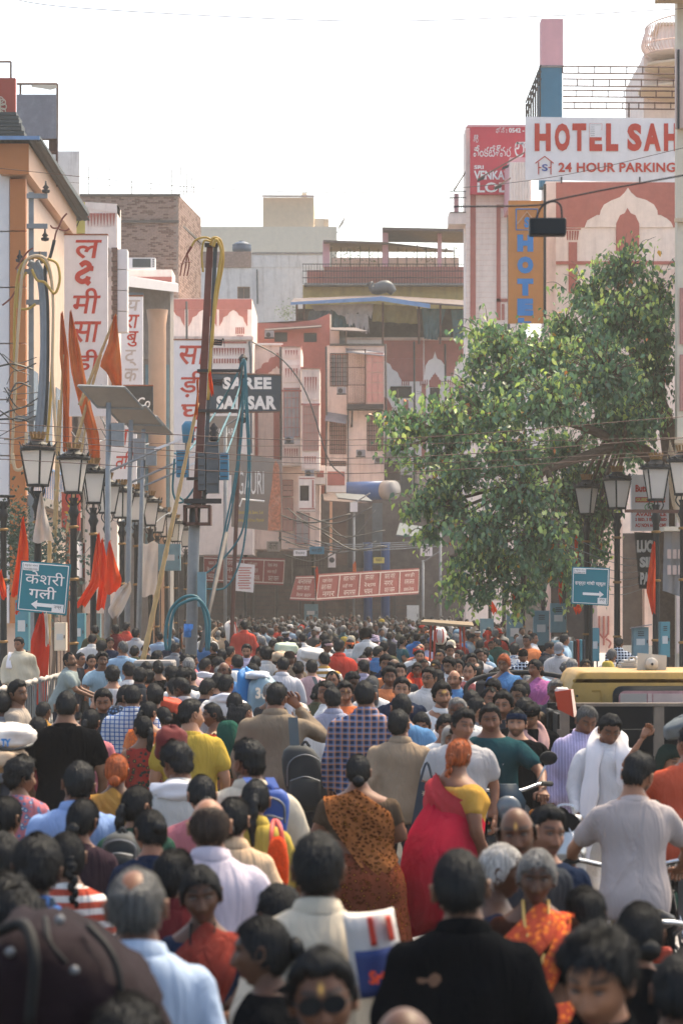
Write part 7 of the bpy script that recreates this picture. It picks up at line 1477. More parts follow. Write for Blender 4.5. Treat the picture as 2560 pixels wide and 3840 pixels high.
# --- vehicles
for nm,c,kw in(('truck_yellow',srgb('#a27d34'),dict(rough=.5,var=.1,stain=.7,stain_col=srgb('#3d3527'),spec=.5)),('rubber',srgb('#26292b'),dict(rough=.75,var=.1)),('paint_black',srgb('#17191b'),dict(rough=.7,var=.1,spec=.2)),('wood_grey',srgb('#7d7064'),dict(rough=.8,var=.25,stain=.5)),('chrome',srgb('#b9bcc0'),dict(rough=.2,var=.05,metal=.9)), ('clear_glass',srgb('#59626a'),dict(rough=.1,var=.1,spec=.6)),('seat_vinyl',srgb('#2a2b2e'),dict(rough=.5,var=.1)),('horn_cream',srgb('#cbbfb0'),dict(rough=.5,var=.05)),('aluminium',srgb('#b5b6b8'),dict(rough=.35,var=.1,metal=.7)),('red_tube',srgb('#a03a28'),dict(rough=.5,var=.15)),('lamp_amber',srgb('#d9812c'),dict(rough=.3,var=0)),('sack_white',srgb('#cfc8c2'),dict(rough=.85,var=.1,stain=.2)),('sack_blue',srgb('#2a78b4'),dict(rough=.6,var=.1)),('sack_film',srgb('#7d97a4'),dict(rough=.45,var=.15)),('bundle_orange',srgb('#b5432c'),dict(rough=.8,var=.1)),('sack_green',srgb('#a9b4a2'),dict(rough=.85,var=.25)),('sack_tan',srgb('#b09880'),dict(rough=.85,var=.15)),('pack_black',srgb('#2c3134'),dict(rough=.7,var=.12)),('pack_grey',srgb('#4d585d'),dict(rough=.75,var=.1)),('pack_blue',srgb('#2f4f94'),dict(rough=.7,var=.1)),('pack_maroon',srgb('#1f171b'),dict(spec=.06,rough=.85,var=.25,scale=6,bump=.9,bscale=9)),('zip',srgb('#6d7074'),dict(rough=.4,metal=.5,var=0)),('fur_orange',srgb('#d8481c'),dict(rough=.95,var=.25,scale=60,bump=.8,bscale=120)),('bag_navy',srgb('#27313c'),dict(rough=.8,var=.2)),('bag_flower',srgb('#b8a890'),dict(rough=.8,var=.1)),('cover_cloth',srgb('#7d6d58'),dict(rough=.85,var=.1))):mk(nm,c,**kw)
mk('print_navy',srgb('#2f3f6e'),.85,var=.15);mk('cloth_maroon',srgb('#5f2426'),.9,var=.2);mk('curtain_pink',srgb('#b98a88'),.8,var=.3,scale=5)
TK=empty('pickup_truck',((2420-1280)*27.5/F,27.5,0),0,'yellow pickup truck seen from behind with an empty open bed, at the right','truck');f=FF(27)
def rrect(x0,y0,x1,y1,r,n=5):
 pts=[]
 for cx,cy,a0 in((x1-r,y0+r,-pi/2),(x1-r,y1-r,0),(x0+r,y1-r,pi/2),(x0+r,y0+r,pi)):
  for k in range(n):a=a0+(pi/2)*k/(n-1);pts.append((cx+r*cos(a),cy+r*sin(a)))
 return pts
X0,X1=2100,2790
def ring(d,ins,y_top):
 pts=[(X0+26+ins,2640),(X0+42+ins,2570),(X0+56+ins,y_top+18),(X0+70+ins,y_top+3),(X0+96+ins,y_top),(X1-90-ins,y_top),(X1-52-ins,y_top+2),(X1-30-ins,y_top+16),(X1-8-ins,2570),(X1+5-ins,2640),(X1+5-ins,3000),(X0+20+ins,3000)]
 ff=FF(27);return[Vector((ff.x(a),d,ff.z(b)))for a,b in pts]
wb(MB().loft([ring(26.98,6,2524),ring(27.02,0,2517),ring(27.5,-2,2514),ring(28.5,0,2516),ring(28.9,40,2560)]),'cab',M['truck_yellow'],TK,True)
mb=MB();f.poly(mb,rrect(2145,2546,2760,2560,6),.02);wb(mb,'roof_gutter',M['truck_yellow'],TK)
wn_=wb(f.poly(MB(),rrect(2294,2572,2640,2690,34),.05,-.012),'window_seal',M['rubber'],TK,True);wb(f.poly(MB(),rrect(2316,2590,2618,2690,24),.056,-.05),'window_pane',M['curtain_pink'],wn_)
for k,(a,b)in enumerate(((2322,2420),(2425,2440),(2445,2590))):wb(f.box(MB(),a,2600,b,2660,.062,-.057),'sheet_behind_pane',M['flag_white' if k==0 else 'pink_grey'],wn_)
for a,b,c,e in((2216,2588,2250,2591),(2247,2591,2250,2640)):wb(f.box(MB(),a,b,c,e,.03,-.01),'pressed_line',M['truck_yellow'],TK)
wb(MB().tube([P(2162,2610,26.95),P(2162,2610,26.93)],.013,10),'plug',M['rubber'],TK)
f=FF(25.3);wb(f.box(MB(),2085,2636,2800,2648,.06,.06),'bed_rail',M['wood_grey'],TK)
for a,b in((2098,2132),(2450,2486),(2760,2790)):wb(f.box(MB(),a,2649,b,2950,.05,.05),'bed_post',M['wood_grey'],TK)
wb(f.box(MB(),2086,2735,2104,3100,.08,.0),'tail_post',M['wood_grey'],TK)
wb(MB().box((f.x(2098),25.4,.75),(f.x(2790),26.9,.82)),'bed_floor',M['paint_black'],TK);wb(MB().box((f.x(2098),26.86,.82),(f.x(2790),26.94,1.45)),'headboard',M['paint_black'],TK)
for z in(.95,1.2):wb(MB().box((f.x(2098),25.28,z),(f.x(2790),25.33,z+.06)),'tailgate_bar',M['paint_black'],TK)
for sx in(2100,2780):wb(MB().box((f.x(sx)-.02,25.4,.82),(f.x(sx)+.02,26.85,1.40)),'bed_side',M['paint_black'],TK)
wb(MB().bbox(P(2054,2760,26)+Vector((0,0,0)),P(2100,2664,26)+Vector((0,.1,0)),.02),'wing_mirror',M['paint_black'],TK);wb(MB().tube([P(2095,2675,26.05),P(2110,2672,26.6)],.015,5),'mirror_arm',M['chrome'],TK)
for sx in(2170,2720):
 c=Vector((f.x(sx),26.2,.36));wb(MB().loft([[c+Vector((dx,r*cos(2*pi*k/20),r*sin(2*pi*k/20)))for k in range(20)]for dx,r in((-.09,.25),(-.1,.33),(-.06,.36),(.06,.36),(.1,.33),(.09,.25))]),'wheel',M['rubber'],TK,True)
S=empty('horn_speaker',P(2440,2512,27.6),0,'cream square horn loudspeaker on the yellow truck roof','loudspeaker');f=FF(27.3)
wb(MB().loft([[P(2386,2512,27.3),P(2496,2514,27.3),P(2498,2458,27.3),P(2388,2448,27.3)],[P(2410,2504,27.6),P(2470,2505,27.6),P(2470,2470,27.6),P(2410,2468,27.6)]]),'horn',M['horn_cream'],S);c=P(2440,2490,27.3)
wb(MB().loft([[c+Vector((r*cos(2*pi*k/18),y,r*sin(2*pi*k/18)))for k in range(18)]for r,y in((.066,-.0),(.066,-.05),(.05,-.055),(.03,-.07),(.012,-.075))]),'driver',M['horn_cream'],S,True);wb(MB().tube([c+Vector((0,-.075,0)),c+Vector((0,-.08,0))],.014,10),'cap_nut',M['iron'],S)
for sx in(-24,24):wb(MB().tube([P(2440+sx,2490,27.27),P(2440+sx,2516,27.27)],.006,5),'bracket',M['horn_cream'],S)
S=empty('metal_box',P(2350,2512,28),0,'ribbed aluminium box with a handle on the yellow truck roof','box');mb=MB()
for j,(a,b)in enumerate(((2324,2510),(2328,2500),(2324,2494),(2330,2485),(2340,2476))):mb.box(P(a,b+8,28),P(2386,b,28)+Vector((0,.35,0)))
wb(mb,'box',M['aluminium'],S);wb(MB().tube(bez([P(2356,2476,28),P(2358,2465,28),P(2380,2465,28),P(2384,2476,28)],4),.012,6),'handle',M['aluminium'],S)
def motorbike(x,y,rz,label,paint,plate=None):
 """naked commuter motorcycle; front towards -Y of its own frame"""
 o=empty('motorcycle',(x,y,0),rz,label,'motorcycle')
 for yy in(-.65,.62):
  w=MB().loft([[Vector((dx,yy+r*cos(2*pi*k/24),.3+r*sin(2*pi*k/24)))for k in range(24)]for dx,r in((-.03,.22),(-.045,.27),(-.02,.30),(.02,.30),(.045,.27),(.03,.22))],cap=False).build('wheel',M['rubber'],o,True)
  MB().loft([[Vector((dx,yy+r*cos(2*pi*k/18),.3+r*sin(2*pi*k/18)))for k in range(18)]for dx,r in((-.02,.215),(-.025,.225),(.025,.225),(.02,.215))],cap=False).build('rim',M['chrome'],w);mb=MB()
  for k in range(6):mb.tube([(0,yy,.3),(0,yy+.22*cos(k*pi/3),.3+.22*sin(k*pi/3))],.014,5)
  mb.build('spokes',M['iron'],w)
  MB().loft([[Vector((.055*q,yy+.33*cos(a),.31+.33*sin(a)))for q in(-1,-.5,.5,1)]for a in np.linspace(.5,2.4,8)],cap=False,closed=False).build('mudguard',M['paint_black'],o)
 for sx in(-.07,.07):MB().tube([(sx,-.66,.3),(sx,-.46,.92)],.026,8).build('fork',M['chrome'],o,True)
 MB().tube(bez([(.38,-.22,1.06),(.3,-.30,1.07),(.1,-.42,1.02),(-.1,-.42,1.02),(-.3,-.30,1.07),(-.38,-.22,1.06)],4),.014,7).build('handlebar',M['chrome'],o,True)
 for sx in(-1,1):
  MB().tube([(sx*.30,-.30,1.07),(sx*.40,-.21,1.06)],.02,8).build('grip',M['rubber'],o);m=MB().tube([(sx*.26,-.33,1.07),(sx*.34,-.36,1.24)],.008,5).build('mirror_stalk',M['chrome'],o,True)
  MB().loft([[Vector((sx*.35+r*1.3*cos(2*pi*k/14),-.36+yy,1.27+r*sin(2*pi*k/14)))for k in range(14)]for r,yy in((.02,-.03),(.05,-.015),(.055,.005),(.04,.006))]).build('mirror',M['paint_black'],m)
  MB().loft([[Vector((sx*(.17+dx),-.52+r*.5*sin(2*pi*k/8),.86+r*cos(2*pi*k/8)))for k in range(8)]for dx,r in((0,.01),(.02,.03),(.05,.03),(.07,.012))]).build('indicator',M['lamp_amber'],o)
 MB().loft([[Vector((r*cos(2*pi*k/18),-.56+yy,.90+r*.95*sin(2*pi*k/18)))for k in range(18)]for r,yy in((.03,.10),(.08,.05),(.105,-.0),(.10,-.04),(.06,-.06))]).build('headlight',M['clear_glass'],o,True)
 MB().loft([[Vector((sx,-.5-.04*abs(sx)*0+yy,z))for sx,z in((-.13,.82),(-.15,.95),(-.08,1.08),(.08,1.08),(.15,.95),(.13,.82))]for yy in(-.0,.05)]).build('cowl',M[paint],o,True)
 MB().loft([[Vector((rx*cos(2*pi*k/14),yy,z+rz_*sin(2*pi*k/14)))for k in range(14)]for yy,rx,rz_,z in((-.36,.05,.06,.86),(-.28,.13,.12,.87),(-.1,.15,.13,.87),(.06,.11,.09,.83),(.12,.06,.05,.80))]).build('tank',M[paint],o,True)
 MB().loft([[Vector((rx*cos(2*pi*k/12),yy,z+.05*sin(2*pi*k/12)))for k in range(12)]for yy,rx,z in((.05,.09,.80),(.2,.14,.79),(.45,.14,.82),(.7,.12,.86),(.78,.06,.88))]).build('seat',M['seat_vinyl'],o,True)
 MB().bbox((-.14,-.25,.28),(.14,.2,.66),.04).build('engine',M['steel_dark'],o);MB().tube([(.12,-.2,.4),(.16,0,.25),(.18,.4,.28),(.18,.75,.36)],[.02,.03,.045,.05],8).build('exhaust',M['chrome'],o,True)
 MB().tube(bez([(-.12,.62,.78),(-.13,.88,.86),(0,.95,.88),(.13,.88,.86),(.12,.62,.78)],4),.014,6).build('grab_rail',M['chrome'],o,True);MB().bbox((-.08,.80,.66),(.08,.86,.74),.015).build('tail_light',M['red_tube'],o)
 p=MB().box((-.10,-.665,.62),(.10,-.655,.70)).build('number_plate',M['letter_white'],o)
 if plate:text('lettering',plate,(-.08,-.668,.635),(1,0,0),(0,0,1),.16,.05,M['sign_black'],None).parent=o
 return o
BK1=motorbike((1868-1280)*20.6/F,20.9,.10,'dark blue motorcycle facing the camera under the rider in the teal T-shirt','sign_navy','2559')
BK2=motorbike((2390-1280)*14.3/F,14.3,pi,'black motorcycle seen from behind under the rider in the grey T-shirt','paint_black')
BK3=motorbike(2.42,17.6,pi+.2,'motorcycle at the right edge under the rider in orange','paint_black')
S=empty('milk_can',((2118-1280)*16.5/F,16.5,.62),0,'ribbed aluminium milk can standing between the riders','can');o=MB()
o.lathe([(.12,0),(.13,.02),(.13,.10),(.135,.11),(.13,.12),(.13,.30),(.135,.31),(.13,.32),(.13,.40),(.09,.46),(.09,.50)],(0,0,0),18);o.build('can',M['aluminium'],S,True);MB().lathe([(.10,.502),(.105,.52),(.10,.54),(.03,.55)],(0,0,0),16).build('lid',M['aluminium'],S,True);MB().tube(bez([(-.05,0,.55),(-.04,0,.60),(.04,0,.60),(.05,0,.55)],4),.008,6).build('handle',M['chrome'],S)
RK=empty('cycle_rickshaw',(2.15,31.4,0),0,'cycle rickshaw with a folded black hood carrying two women','rickshaw');r0=Vector((2.15,31.4,0))
for sx in(-.62,.62):w=wb(MB().loft([[r0+Vector((sx+dx,.1+r*cos(2*pi*k/26),.34+r*sin(2*pi*k/26)))for k in range(26)]for dx,r in((-.015,.30),(-.02,.33),(.02,.33),(.015,.30))],cap=False),'wheel',M['rubber'],RK,True);mb=MB();[mb.tube([r0+Vector((sx,.1,.34)),r0+Vector((sx,.1+.3*cos(k*.785),.34+.3*sin(k*.785)))],.008,4)for k in range(8)];wb(mb,'spokes',M['chrome'],w)
wb(MB().bbox(r0+Vector((-.55,-.28,.98)),r0+Vector((.55,.24,1.10)),.03),'seat',M['seat_vinyl'],RK);wb(MB().bbox(r0+Vector((-.56,.24,1.0)),r0+Vector((.56,.32,1.52)),.03),'backrest',M['seat_vinyl'],RK);wb(MB().bbox(r0+Vector((-.5,-.30,.45)),r0+Vector((.5,.2,.97)),.02),'seat_box',M['bag_navy'],RK)
wb(MB().tube(bez([r0+Vector((-.62,.1,1.1)),r0+Vector((-.64,.3,1.50)),r0+Vector((0,.42,1.62)),r0+Vector((.64,.3,1.50)),r0+Vector((.66,.1,1.1))],6),.03,8),'folded_hood',M['rubber'],RK,True)
wb(MB().tube([r0+Vector((0,-.3,.5)),r0+Vector((0,-1.5,.6))],.025,6),'chassis',M['red_tube'],RK);wb(MB().loft([[r0+Vector((dx,-1.6+r*cos(2*pi*k/24),.34+r*sin(2*pi*k/24)))for k in range(24)]for dx,r in((-.015,.30),(-.02,.33),(.02,.33),(.015,.30))],cap=False),'wheel',M['rubber'],RK,True);wb(MB().tube([r0+Vector((-.28,-1.35,1.05)),r0+Vector((.28,-1.35,1.05))],.015,6),'handlebar',M['chrome'],RK)
CT=empty('food_cart',((1675-1280)*48/F,48,0),0,'street cart with red posts and a cloth-covered flat roof in the far crowd','cart');f=FF(48)
wb(MB().hexa([P(1575,2344,47.5),P(1776,2352,47.5),P(1770,2338,49),P(1590,2332,49)],[P(1575,2330,47.5),P(1776,2346,47.5),P(1770,2332,49),P(1590,2322,49)]),'roof',M['cover_cloth'],CT)
for px,dd in((1630,47.6),(1724,47.6),(1615,48.9),(1738,48.9)):wb(MB().tube([P(px,2344,dd),P(px-(10 if px<1700 else-6),2245+2.0*F/dd,dd)],.022,6),'post',M['red_tube'],CT)
wb(MB().bbox(P(1600,2580,47.6),P(1745,2500,47.6)+Vector((0,1.2,0)),.03),'counter',M['wood_grey'],CT)
S=empty('covered_stall',P(2110,2480,56),0,'vendor table draped in white cloth with red and blue textiles beside it','stall');drape(((2070,2388),(2150,2388)),((2064,2400),(2156,2404)),55.6,M['cloth_white'],'top_cloth',S,amp=.12);wb(MB().bbox(P(2075,2500,56),P(2148,2402,56)+Vector((0,.8,0)),.03),'table',M['cabinet_blue'],S)
for k,m_ in enumerate(('sign_black','red_tube','cabinet_teal','bag_navy')):wb(MB().bbox(P(2150+11*k,2505,56.2),P(2160+11*k,2398,56.2)+Vector((0,.3,0)),.02),'folded_cloth',M[m_],S)
S=empty('grey_bin',P(560,2480,40),0,'low grey slatted box beside the left barriers','box');wb(MB().bbox(P(500,2560,40),P(650,2478,40)+Vector((0,.8,0)),.03),'box',M['concrete'],S)
for k in range(4):wb(MB().box(P(502,2490+14*k,39.97),P(648,2498+14*k,39.97)+Vector((0,-.02,0))),'slat',M['stone_bollard'],S)
# --- bags and loads
def blob(name,c,r,mat,label,cat,seed=0,amp=.12,parent=None,group=None,rot=0.0,flat=1.0):
 """stuffed sack: lumpy superellipsoid"""
 rs=np.random.RandomState(seed);N,Mr=28,16;V=[];ph=rs.uniform(0,6.3,6);c=Vector(c)
 for j in range(Mr):
  b=-pi/2+pi*j/(Mr-1)
  for k in range(N):
   a=2*pi*k/N;e=.72;sg=lambda v:math.copysign(abs(v)**e,v)
   q=1+amp*(sin(3*a+ph[0]+2*b)*.5+sin(5*a-3*b+ph[1])*.3+sin(7*b+2*a+ph[2])*.35+.25*sin(11*a+5*b+ph[3]))
   x,y,z=r[0]*sg(cos(b))*sg(cos(a))*q,r[1]*sg(cos(b))*sg(sin(a))*q,r[2]*sg(sin(b))*q
   V.append((x*cos(rot)+z*sin(rot),y,-x*sin(rot)+z*cos(rot)))
 Fc=[(j*N+k,j*N+(k+1)%N,(j+1)*N+(k+1)%N,(j+1)*N+k)for j in range(Mr-1)for k in range(N)]
 me=mesh_np(name,V,Fc,[M[mat]],True)
 if parent is not None:o=link(name,me,parent,c-off(parent));return o
 o=link(name,me,None,c);tag(o,label,cat,group);return o
def sack(px,py,d,w,h,mat,label,seed=0,cat='sack',rot=0.0,dep=.22,name='sack',extra=None):
 o=empty(name,P(px,py+h/2,d),0,label,cat);blob(name,P(px,py,d),(w/2*d/F,dep,h/2*d/F),mat,'','',seed,parent=o,rot=rot)
 o.children[0].name='cloth'
 if extra:extra(o)
 return o
def bands(pts_list,d,r,mat,nm='band'):
 def fn(o):
  for pts in pts_list:wb(MB().tube(bez([P(*p,d)for p in pts],5),r,5),nm,M[mat],o,True)
 return fn
sack(868,2372,70,46,84,'sack_white','white sack with red seams carried on a shoulder, far left of the crowd',2,rot=-.12,extra=bands([[(862,2335),(876,2370),(880,2412)],[(880,2332),(890,2370),(886,2410)]],69.76,.018,'sign_red_dull','seam'))
sack(1072,2432,42,88,46,'sack_green','pale green mottled bundle carried on a head in the middle crowd',5);sack(1050,2462,41.5,60,40,'sack_tan','tan cloth bundle below the pale green one',6);sack(1170,2455,41,90,50,'sack_white','large white cloth bundle beside the white-veiled person',7)
sack(1648,2385,50,52,60,'sack_white','white quilted sack with red seams under the cart roof',8,extra=bands([[(1638,2360),(1634,2385),(1638,2410)],[(1658,2358),(1662,2385),(1658,2410)]],49.75,.012,'sign_red_dull','seam'))
def omfn(o):
 blob('blue_side',P(922,2590,33.2),(.12,.2,.27),'sack_blue','','',12,parent=o).name='blue_side';blob('check_cloth',P(965,2532,33),(.15,.2,.05),'cloth_check_dark','','',13,parent=o).name='check_cloth'
 FF(32.68).text('lettering','3',958,2578,978,2620,M['flag_white'],o,.04,.0);FF(32.68).text('lettering','ॐ',980,2570,1012,2622,M['flag_white'],o,.02,.0)
cloth=sack(985,2620,33,110,170,'sack_film','big blue and film-wrapped bundle with large white printed characters',10,rot=.05,dep=.24,name='wrapped_bundle',extra=omfn)
for o_ in cloth.children:
 if o_.name.startswith('check_cloth'):o_.color=(*srgb('#c9ccd4'),1)
sack(620,2648,28,130,66,'bundle_orange','red-orange cloth bundle carried on a head at the left',15,rot=.08,name='cloth_bundle',cat='bundle')
def tyfn(o):
 FF(18.05).text('lettering','TY',5,2770,42,2800,M['letter_blue'],o,.06,.0);wb(MB().tube(bez([P(-20,2800,18.1),P(40,2812,18.08),P(100,2800,18.1),P(122,2790,18.2)],5),.012,5),'tie',M['cable_black'],o)
sack(30,2760,18.4,200,96,'sack_white','white woven sack with blue letters at the left edge',17,dep=.3,extra=tyfn);sack(20,2850,18.3,170,90,'sack_tan','olive and white sack under the lettered one at the left edge',18,dep=.3)
S=empty('carrier_bag',P(2130,2700,24.5),0,'red and white carrier bag held up in the crowd beside the truck','bag')
wb(MB().hexa([P(2090,2660,24.5),P(2150,2690,24.5),P(2158,2684,24.75),P(2100,2655,24.75)],[P(2078,2594,24.5),P(2138,2586,24.5),P(2146,2584,24.7),P(2088,2590,24.7)]),'bag',M['bundle_orange'],S)
wb(MB().hexa([P(2151,2690,24.49),P(2160,2680,24.6),P(2162,2680,24.75),P(2159,2684,24.75)],[P(2139,2586,24.49),P(2146,2588,24.6),P(2148,2588,24.7),P(2147,2584,24.7)]),'white_side',M['pink_grey'],S);blob('paper',P(2104,2590,24.6),(.06,.06,.03),'sack_white','','',5,.2,S).name='paper'
sack(640,2790,19,120,130,'cloth_maroon','dark red cloth bundle behind the yellow T-shirt man',21,dep=.15,name='cloth_bundle',cat='bundle');
def backpack(px,py0,py1,d,w,mat,label,strapx=(),strap_mat=None,logo=False,dep=.2,lean=0):
 """rucksack worn on a back that is turned to us: shell, front pocket, zips, straps"""
 f=FF(d);o=empty('backpack',P(px,py1,d),0,label,'backpack');h=(py1-py0)*d/F;W_=w*d/F;c=P(px,(py0+py1)/2,d);N=20
 def ringz(t,s):return[Vector((c.x+W_/2*s*math.copysign(abs(cos(2*pi*k/N))**.6,cos(2*pi*k/N))+lean*(t-.5),c.y-dep*s*.5+dep/2*math.copysign(abs(sin(2*pi*k/N))**.6,sin(2*pi*k/N)),c.z-h/2+h*t))for k in range(N)]
 wb(MB().loft([ringz(0,.80),ringz(.05,.96),ringz(.3,1.0),ringz(.6,.96),ringz(.8,.88),ringz(.93,.70),ringz(1,.42)]),'shell',M[mat],o,True)
 pk=wb(MB().bbox((c.x-W_*.36,c.y-dep*1.22,c.z-h*.44),(c.x+W_*.36,c.y-dep*.7,c.z+h*.02),.05),'front_pocket',M[mat],o,True)
 wb(MB().tube(bez([Vector((c.x-W_*.34,c.y-dep*1.16,c.z-h*.02)),Vector((c.x,c.y-dep*1.24,c.z+h*.05)),Vector((c.x+W_*.34,c.y-dep*1.16,c.z-h*.02))],5),.006,4),'zip',M['zip'],pk)
 wb(MB().tube(bez([Vector((c.x-W_*.40,c.y-dep*.98,c.z-h*.1)),Vector((c.x-W_*.36,c.y-dep*1.0,c.z+h*.25)),Vector((c.x,c.y-dep*1.0,c.z+h*.38)),Vector((c.x+W_*.36,c.y-dep*1.0,c.z+h*.25)),Vector((c.x+W_*.40,c.y-dep*.98,c.z-h*.1))],5),.006,4),'zip',M['zip'],o)
 for s in strapx:wb(MB().hexa([P(s[0]-s[2],s[1],d-dep*.1),P(s[0]+s[2],s[1],d-dep*.1),P(s[0]+s[2],s[1],d+.02),P(s[0]-s[2],s[1],d+.02)],[P(s[3]-s[2],s[4],d+.06),P(s[3]+s[2],s[4],d+.06),P(s[3]+s[2],s[4],d+.10),P(s[3]-s[2],s[4],d+.10)]),'strap',M[strap_mat or mat],o)
 wb(MB().tube(bez([P(px-w*.1,py0+6,d-dep*.3),P(px,py0-14,d-dep*.3),P(px+w*.1,py0+6,d-dep*.3)],4),.012,5),'top_handle',M[mat],o)
 return o
# --- the crowd
K={k:srgb(v)for k,v in dict(white='#d9d6d4',cream='#cfc2ac',black='#15171a',navy='#232f45',blue='#3f79b0',sky='#8fb0cc',lightblue='#a9bfdc',teal='#2f6c74',aqua='#7fa9b4',grey='#7f8288',lgrey='#b3b0b2',dgrey='#3c4046',green='#2f5144',olive='#5b5b45',yellow='#c2a63c',gold='#c08a34',orange='#dd6a2e',saffron='#e07b3c',red='#c2331f',maroon='#6d2428',pink='#d2a6a6',rose='#c8707a',lav='#b9aec6',lilac='#a9a3bd',peach='#d8b48e',beige='#b3a38f',brown='#7a6a58',tan='#a08a72',purple='#7a4a78',magenta='#b05a98',coral='#d5452f').items()}
GREY_H=(.16,.155,.15);WHITE_H=(.42,.40,.38);HENNA=(.30,.07,.02);BLK=(.0065,.006,.0062);SALT=(.07,.068,.066);BRN=(.04,.024,.016)
BACK,FRONT,RIGHT,LEFT=pi,0.0,pi/2,-pi/2
heads=[];all_people=[]
def at_px(px,py,H,d=None):
 d=d or F*(CH-H)/(py-HY);return(px-1280)*d/F,d
def pp(px,py,H,face,hair,col,label,shirt='shirt',d=None,z0=None,**kw):
 """person whose head top shows at photograph pixel (px, py)"""
 if d is None:x,d=at_px(px,py,H);z=0.0
 else:x=(px-1280)*d/F;z=CH-(py-HY)*d/F-H
 if z0 is not None:z=z0
 lod=0 if d<14 else(1 if d<42 else 2)
 seed=kw.pop('seed',int(px*7+py*3)%97)
 c=K[col]if isinstance(col,str)else col
 if isinstance(kw.get('lcol'),str):kw['lcol']=K[kw['lcol']]
 if isinstance(kw.get('pcol'),str):kw['pcol']=K[kw['pcol']]
 if isinstance(kw.get('ccol'),str):kw['ccol']=K[kw['ccol']]
 if 'lcol' not in kw:kw['lcol']=[(.025,.026,.03),(.05,.055,.07),(.09,.08,.07),(.03,.04,.06)][seed%4]
 kw.setdefault('haircol',BLK);kw.setdefault('yaw',random.Random(seed).gauss(0,.5));kw.setdefault('roll',random.Random(seed+2).gauss(0,.07));kw.setdefault('pitch',random.Random(seed+1).uniform(-.10,.28)if face in(FRONT,BACK)else .05)
 kw.setdefault('pose',('stand','walk','fold','walk')[seed%4])
 if face==FRONT and kw.get('sex','m')=='m' and 'stache' not in kw:kw['stache']=(0,.85,.6)[seed%3];kw.setdefault('beard',(0,0,.45,.7)[seed%4])
 if d<12.5:kw['fat']=kw.get('fat',1.0)*.88
 o=person(x,d,H,face,hair=hair,col=c,shirt=shirt,label=label,lod=lod,seed=seed,z0=z,**kw)
 all_people.append((x,d,px,py,label));return o
W_=dict(sex='f')
def saree(bl,sk,view='back',**kw):return dict(sex='f',shirt='blouse',lower='skirt',lcol=sk,pallu=view,**kw)
U=1.6327
# --- nearest rows
pp(519,3240,1.73,BACK,'thin','lightblue','man with grey-black hair in a light blue shirt, large at the lower left',haircol=SALT,yaw=-.05,pose='stand')
pp(762,3245,1.50,FRONT,'lowbun','navy','woman facing us in a rust red saree with a long necklace',**{k:v for k,v in saree('navy',srgb('#8a3328'),'front').items()if k not in('shirt',)},shirt='blouse',yaw=.05,pitch=.12)
pp(1010,3440,1.50,LEFT,'bun','black','young woman in profile to the left with hair tied up, dark top',sex='f',shirt='tee',yaw=-.1)
pp(1225,3575,1.60,FRONT,'side','teal','person in dark sunglasses with a pale forehead mark at the bottom',mark=1,stache=0,beard=0,yaw=.0,pitch=.05,shirt='tee')
pp(1735,3180,1.72,BACK,'crop','black','broad man in a black polo shirt seen from behind, lower right of centre',shirt='half',yaw=.0,pitch=.0,pose='stand',fat=1.02)
pp(2005,3185,1.50,FRONT,'lowbun',srgb('#3a2018'),'older woman facing us in a bright orange dotted saree and gold chain',**{k:v for k,v in saree(0,srgb('#d8481c'),'front',pmat='cloth_dots').items()if k!='shirt'},shirt='blouse',haircol=GREY_H,yaw=-.05,pitch=.1,skin=SKINS[6],fat=1.08)
pp(1945,3015,1.62,FRONT,'bald','dgrey','balding man with a heavy moustache facing us',stache=1.0,beard=.25,mark=1,yaw=-.1,pitch=.12)
pp(2035,3035,1.55,FRONT,'side','navy','dark-haired person half hidden behind the balding moustached man',shirt='tee',yaw=.5,stache=.5)
pp(1868,3168,1.50,RIGHT,'lowbun','navy','white-haired woman in profile between the black polo and the orange saree',sex='f',haircol=WHITE_H,shirt='blouse',yaw=-.1)
pp(2262,3480,1.66,FRONT,'curly','black','man with thick wavy hair looking down, at the bottom right',yaw=-.45,pitch=.32,stache=.4,beard=.3,skin=SKINS[2])
pp(1520,3765,1.62,BACK,'bald','white','bald crown of a man at the bottom edge',yaw=.1)
pp(1190,3130,1.70,BACK,'short','cream','man in an off-white collared shirt with a striped cloth bag',yaw=.08,pose='walk')
pp(1045,3355,1.38,BACK,'short','dgrey','small dark head in front of the pink shirt man',yaw=.5)
pp(2195,3365,1.30,BACK,'short','maroon','child with an orange ribbon in dark hair, right of the orange saree',sex='f')
pp(2400,3398,1.45,BACK,'lowbun','black','woman with dark tied hair at the lower right',sex='f',shirt='tee')
pp(2535,3590,1.50,BACK,'short','black','dark head and black shoulders at the bottom right corner',shirt='tee')
pp(440,3790,1.48,BACK,'messy','maroon','tousled dark head at the bottom edge beside the big rucksack')
pp(95,3330,1.62,BACK,'side',srgb('#3a2c32'),'person bent under a huge dark maroon rucksack at the lower left',d=8.4,pose='fold',pitch=.5)
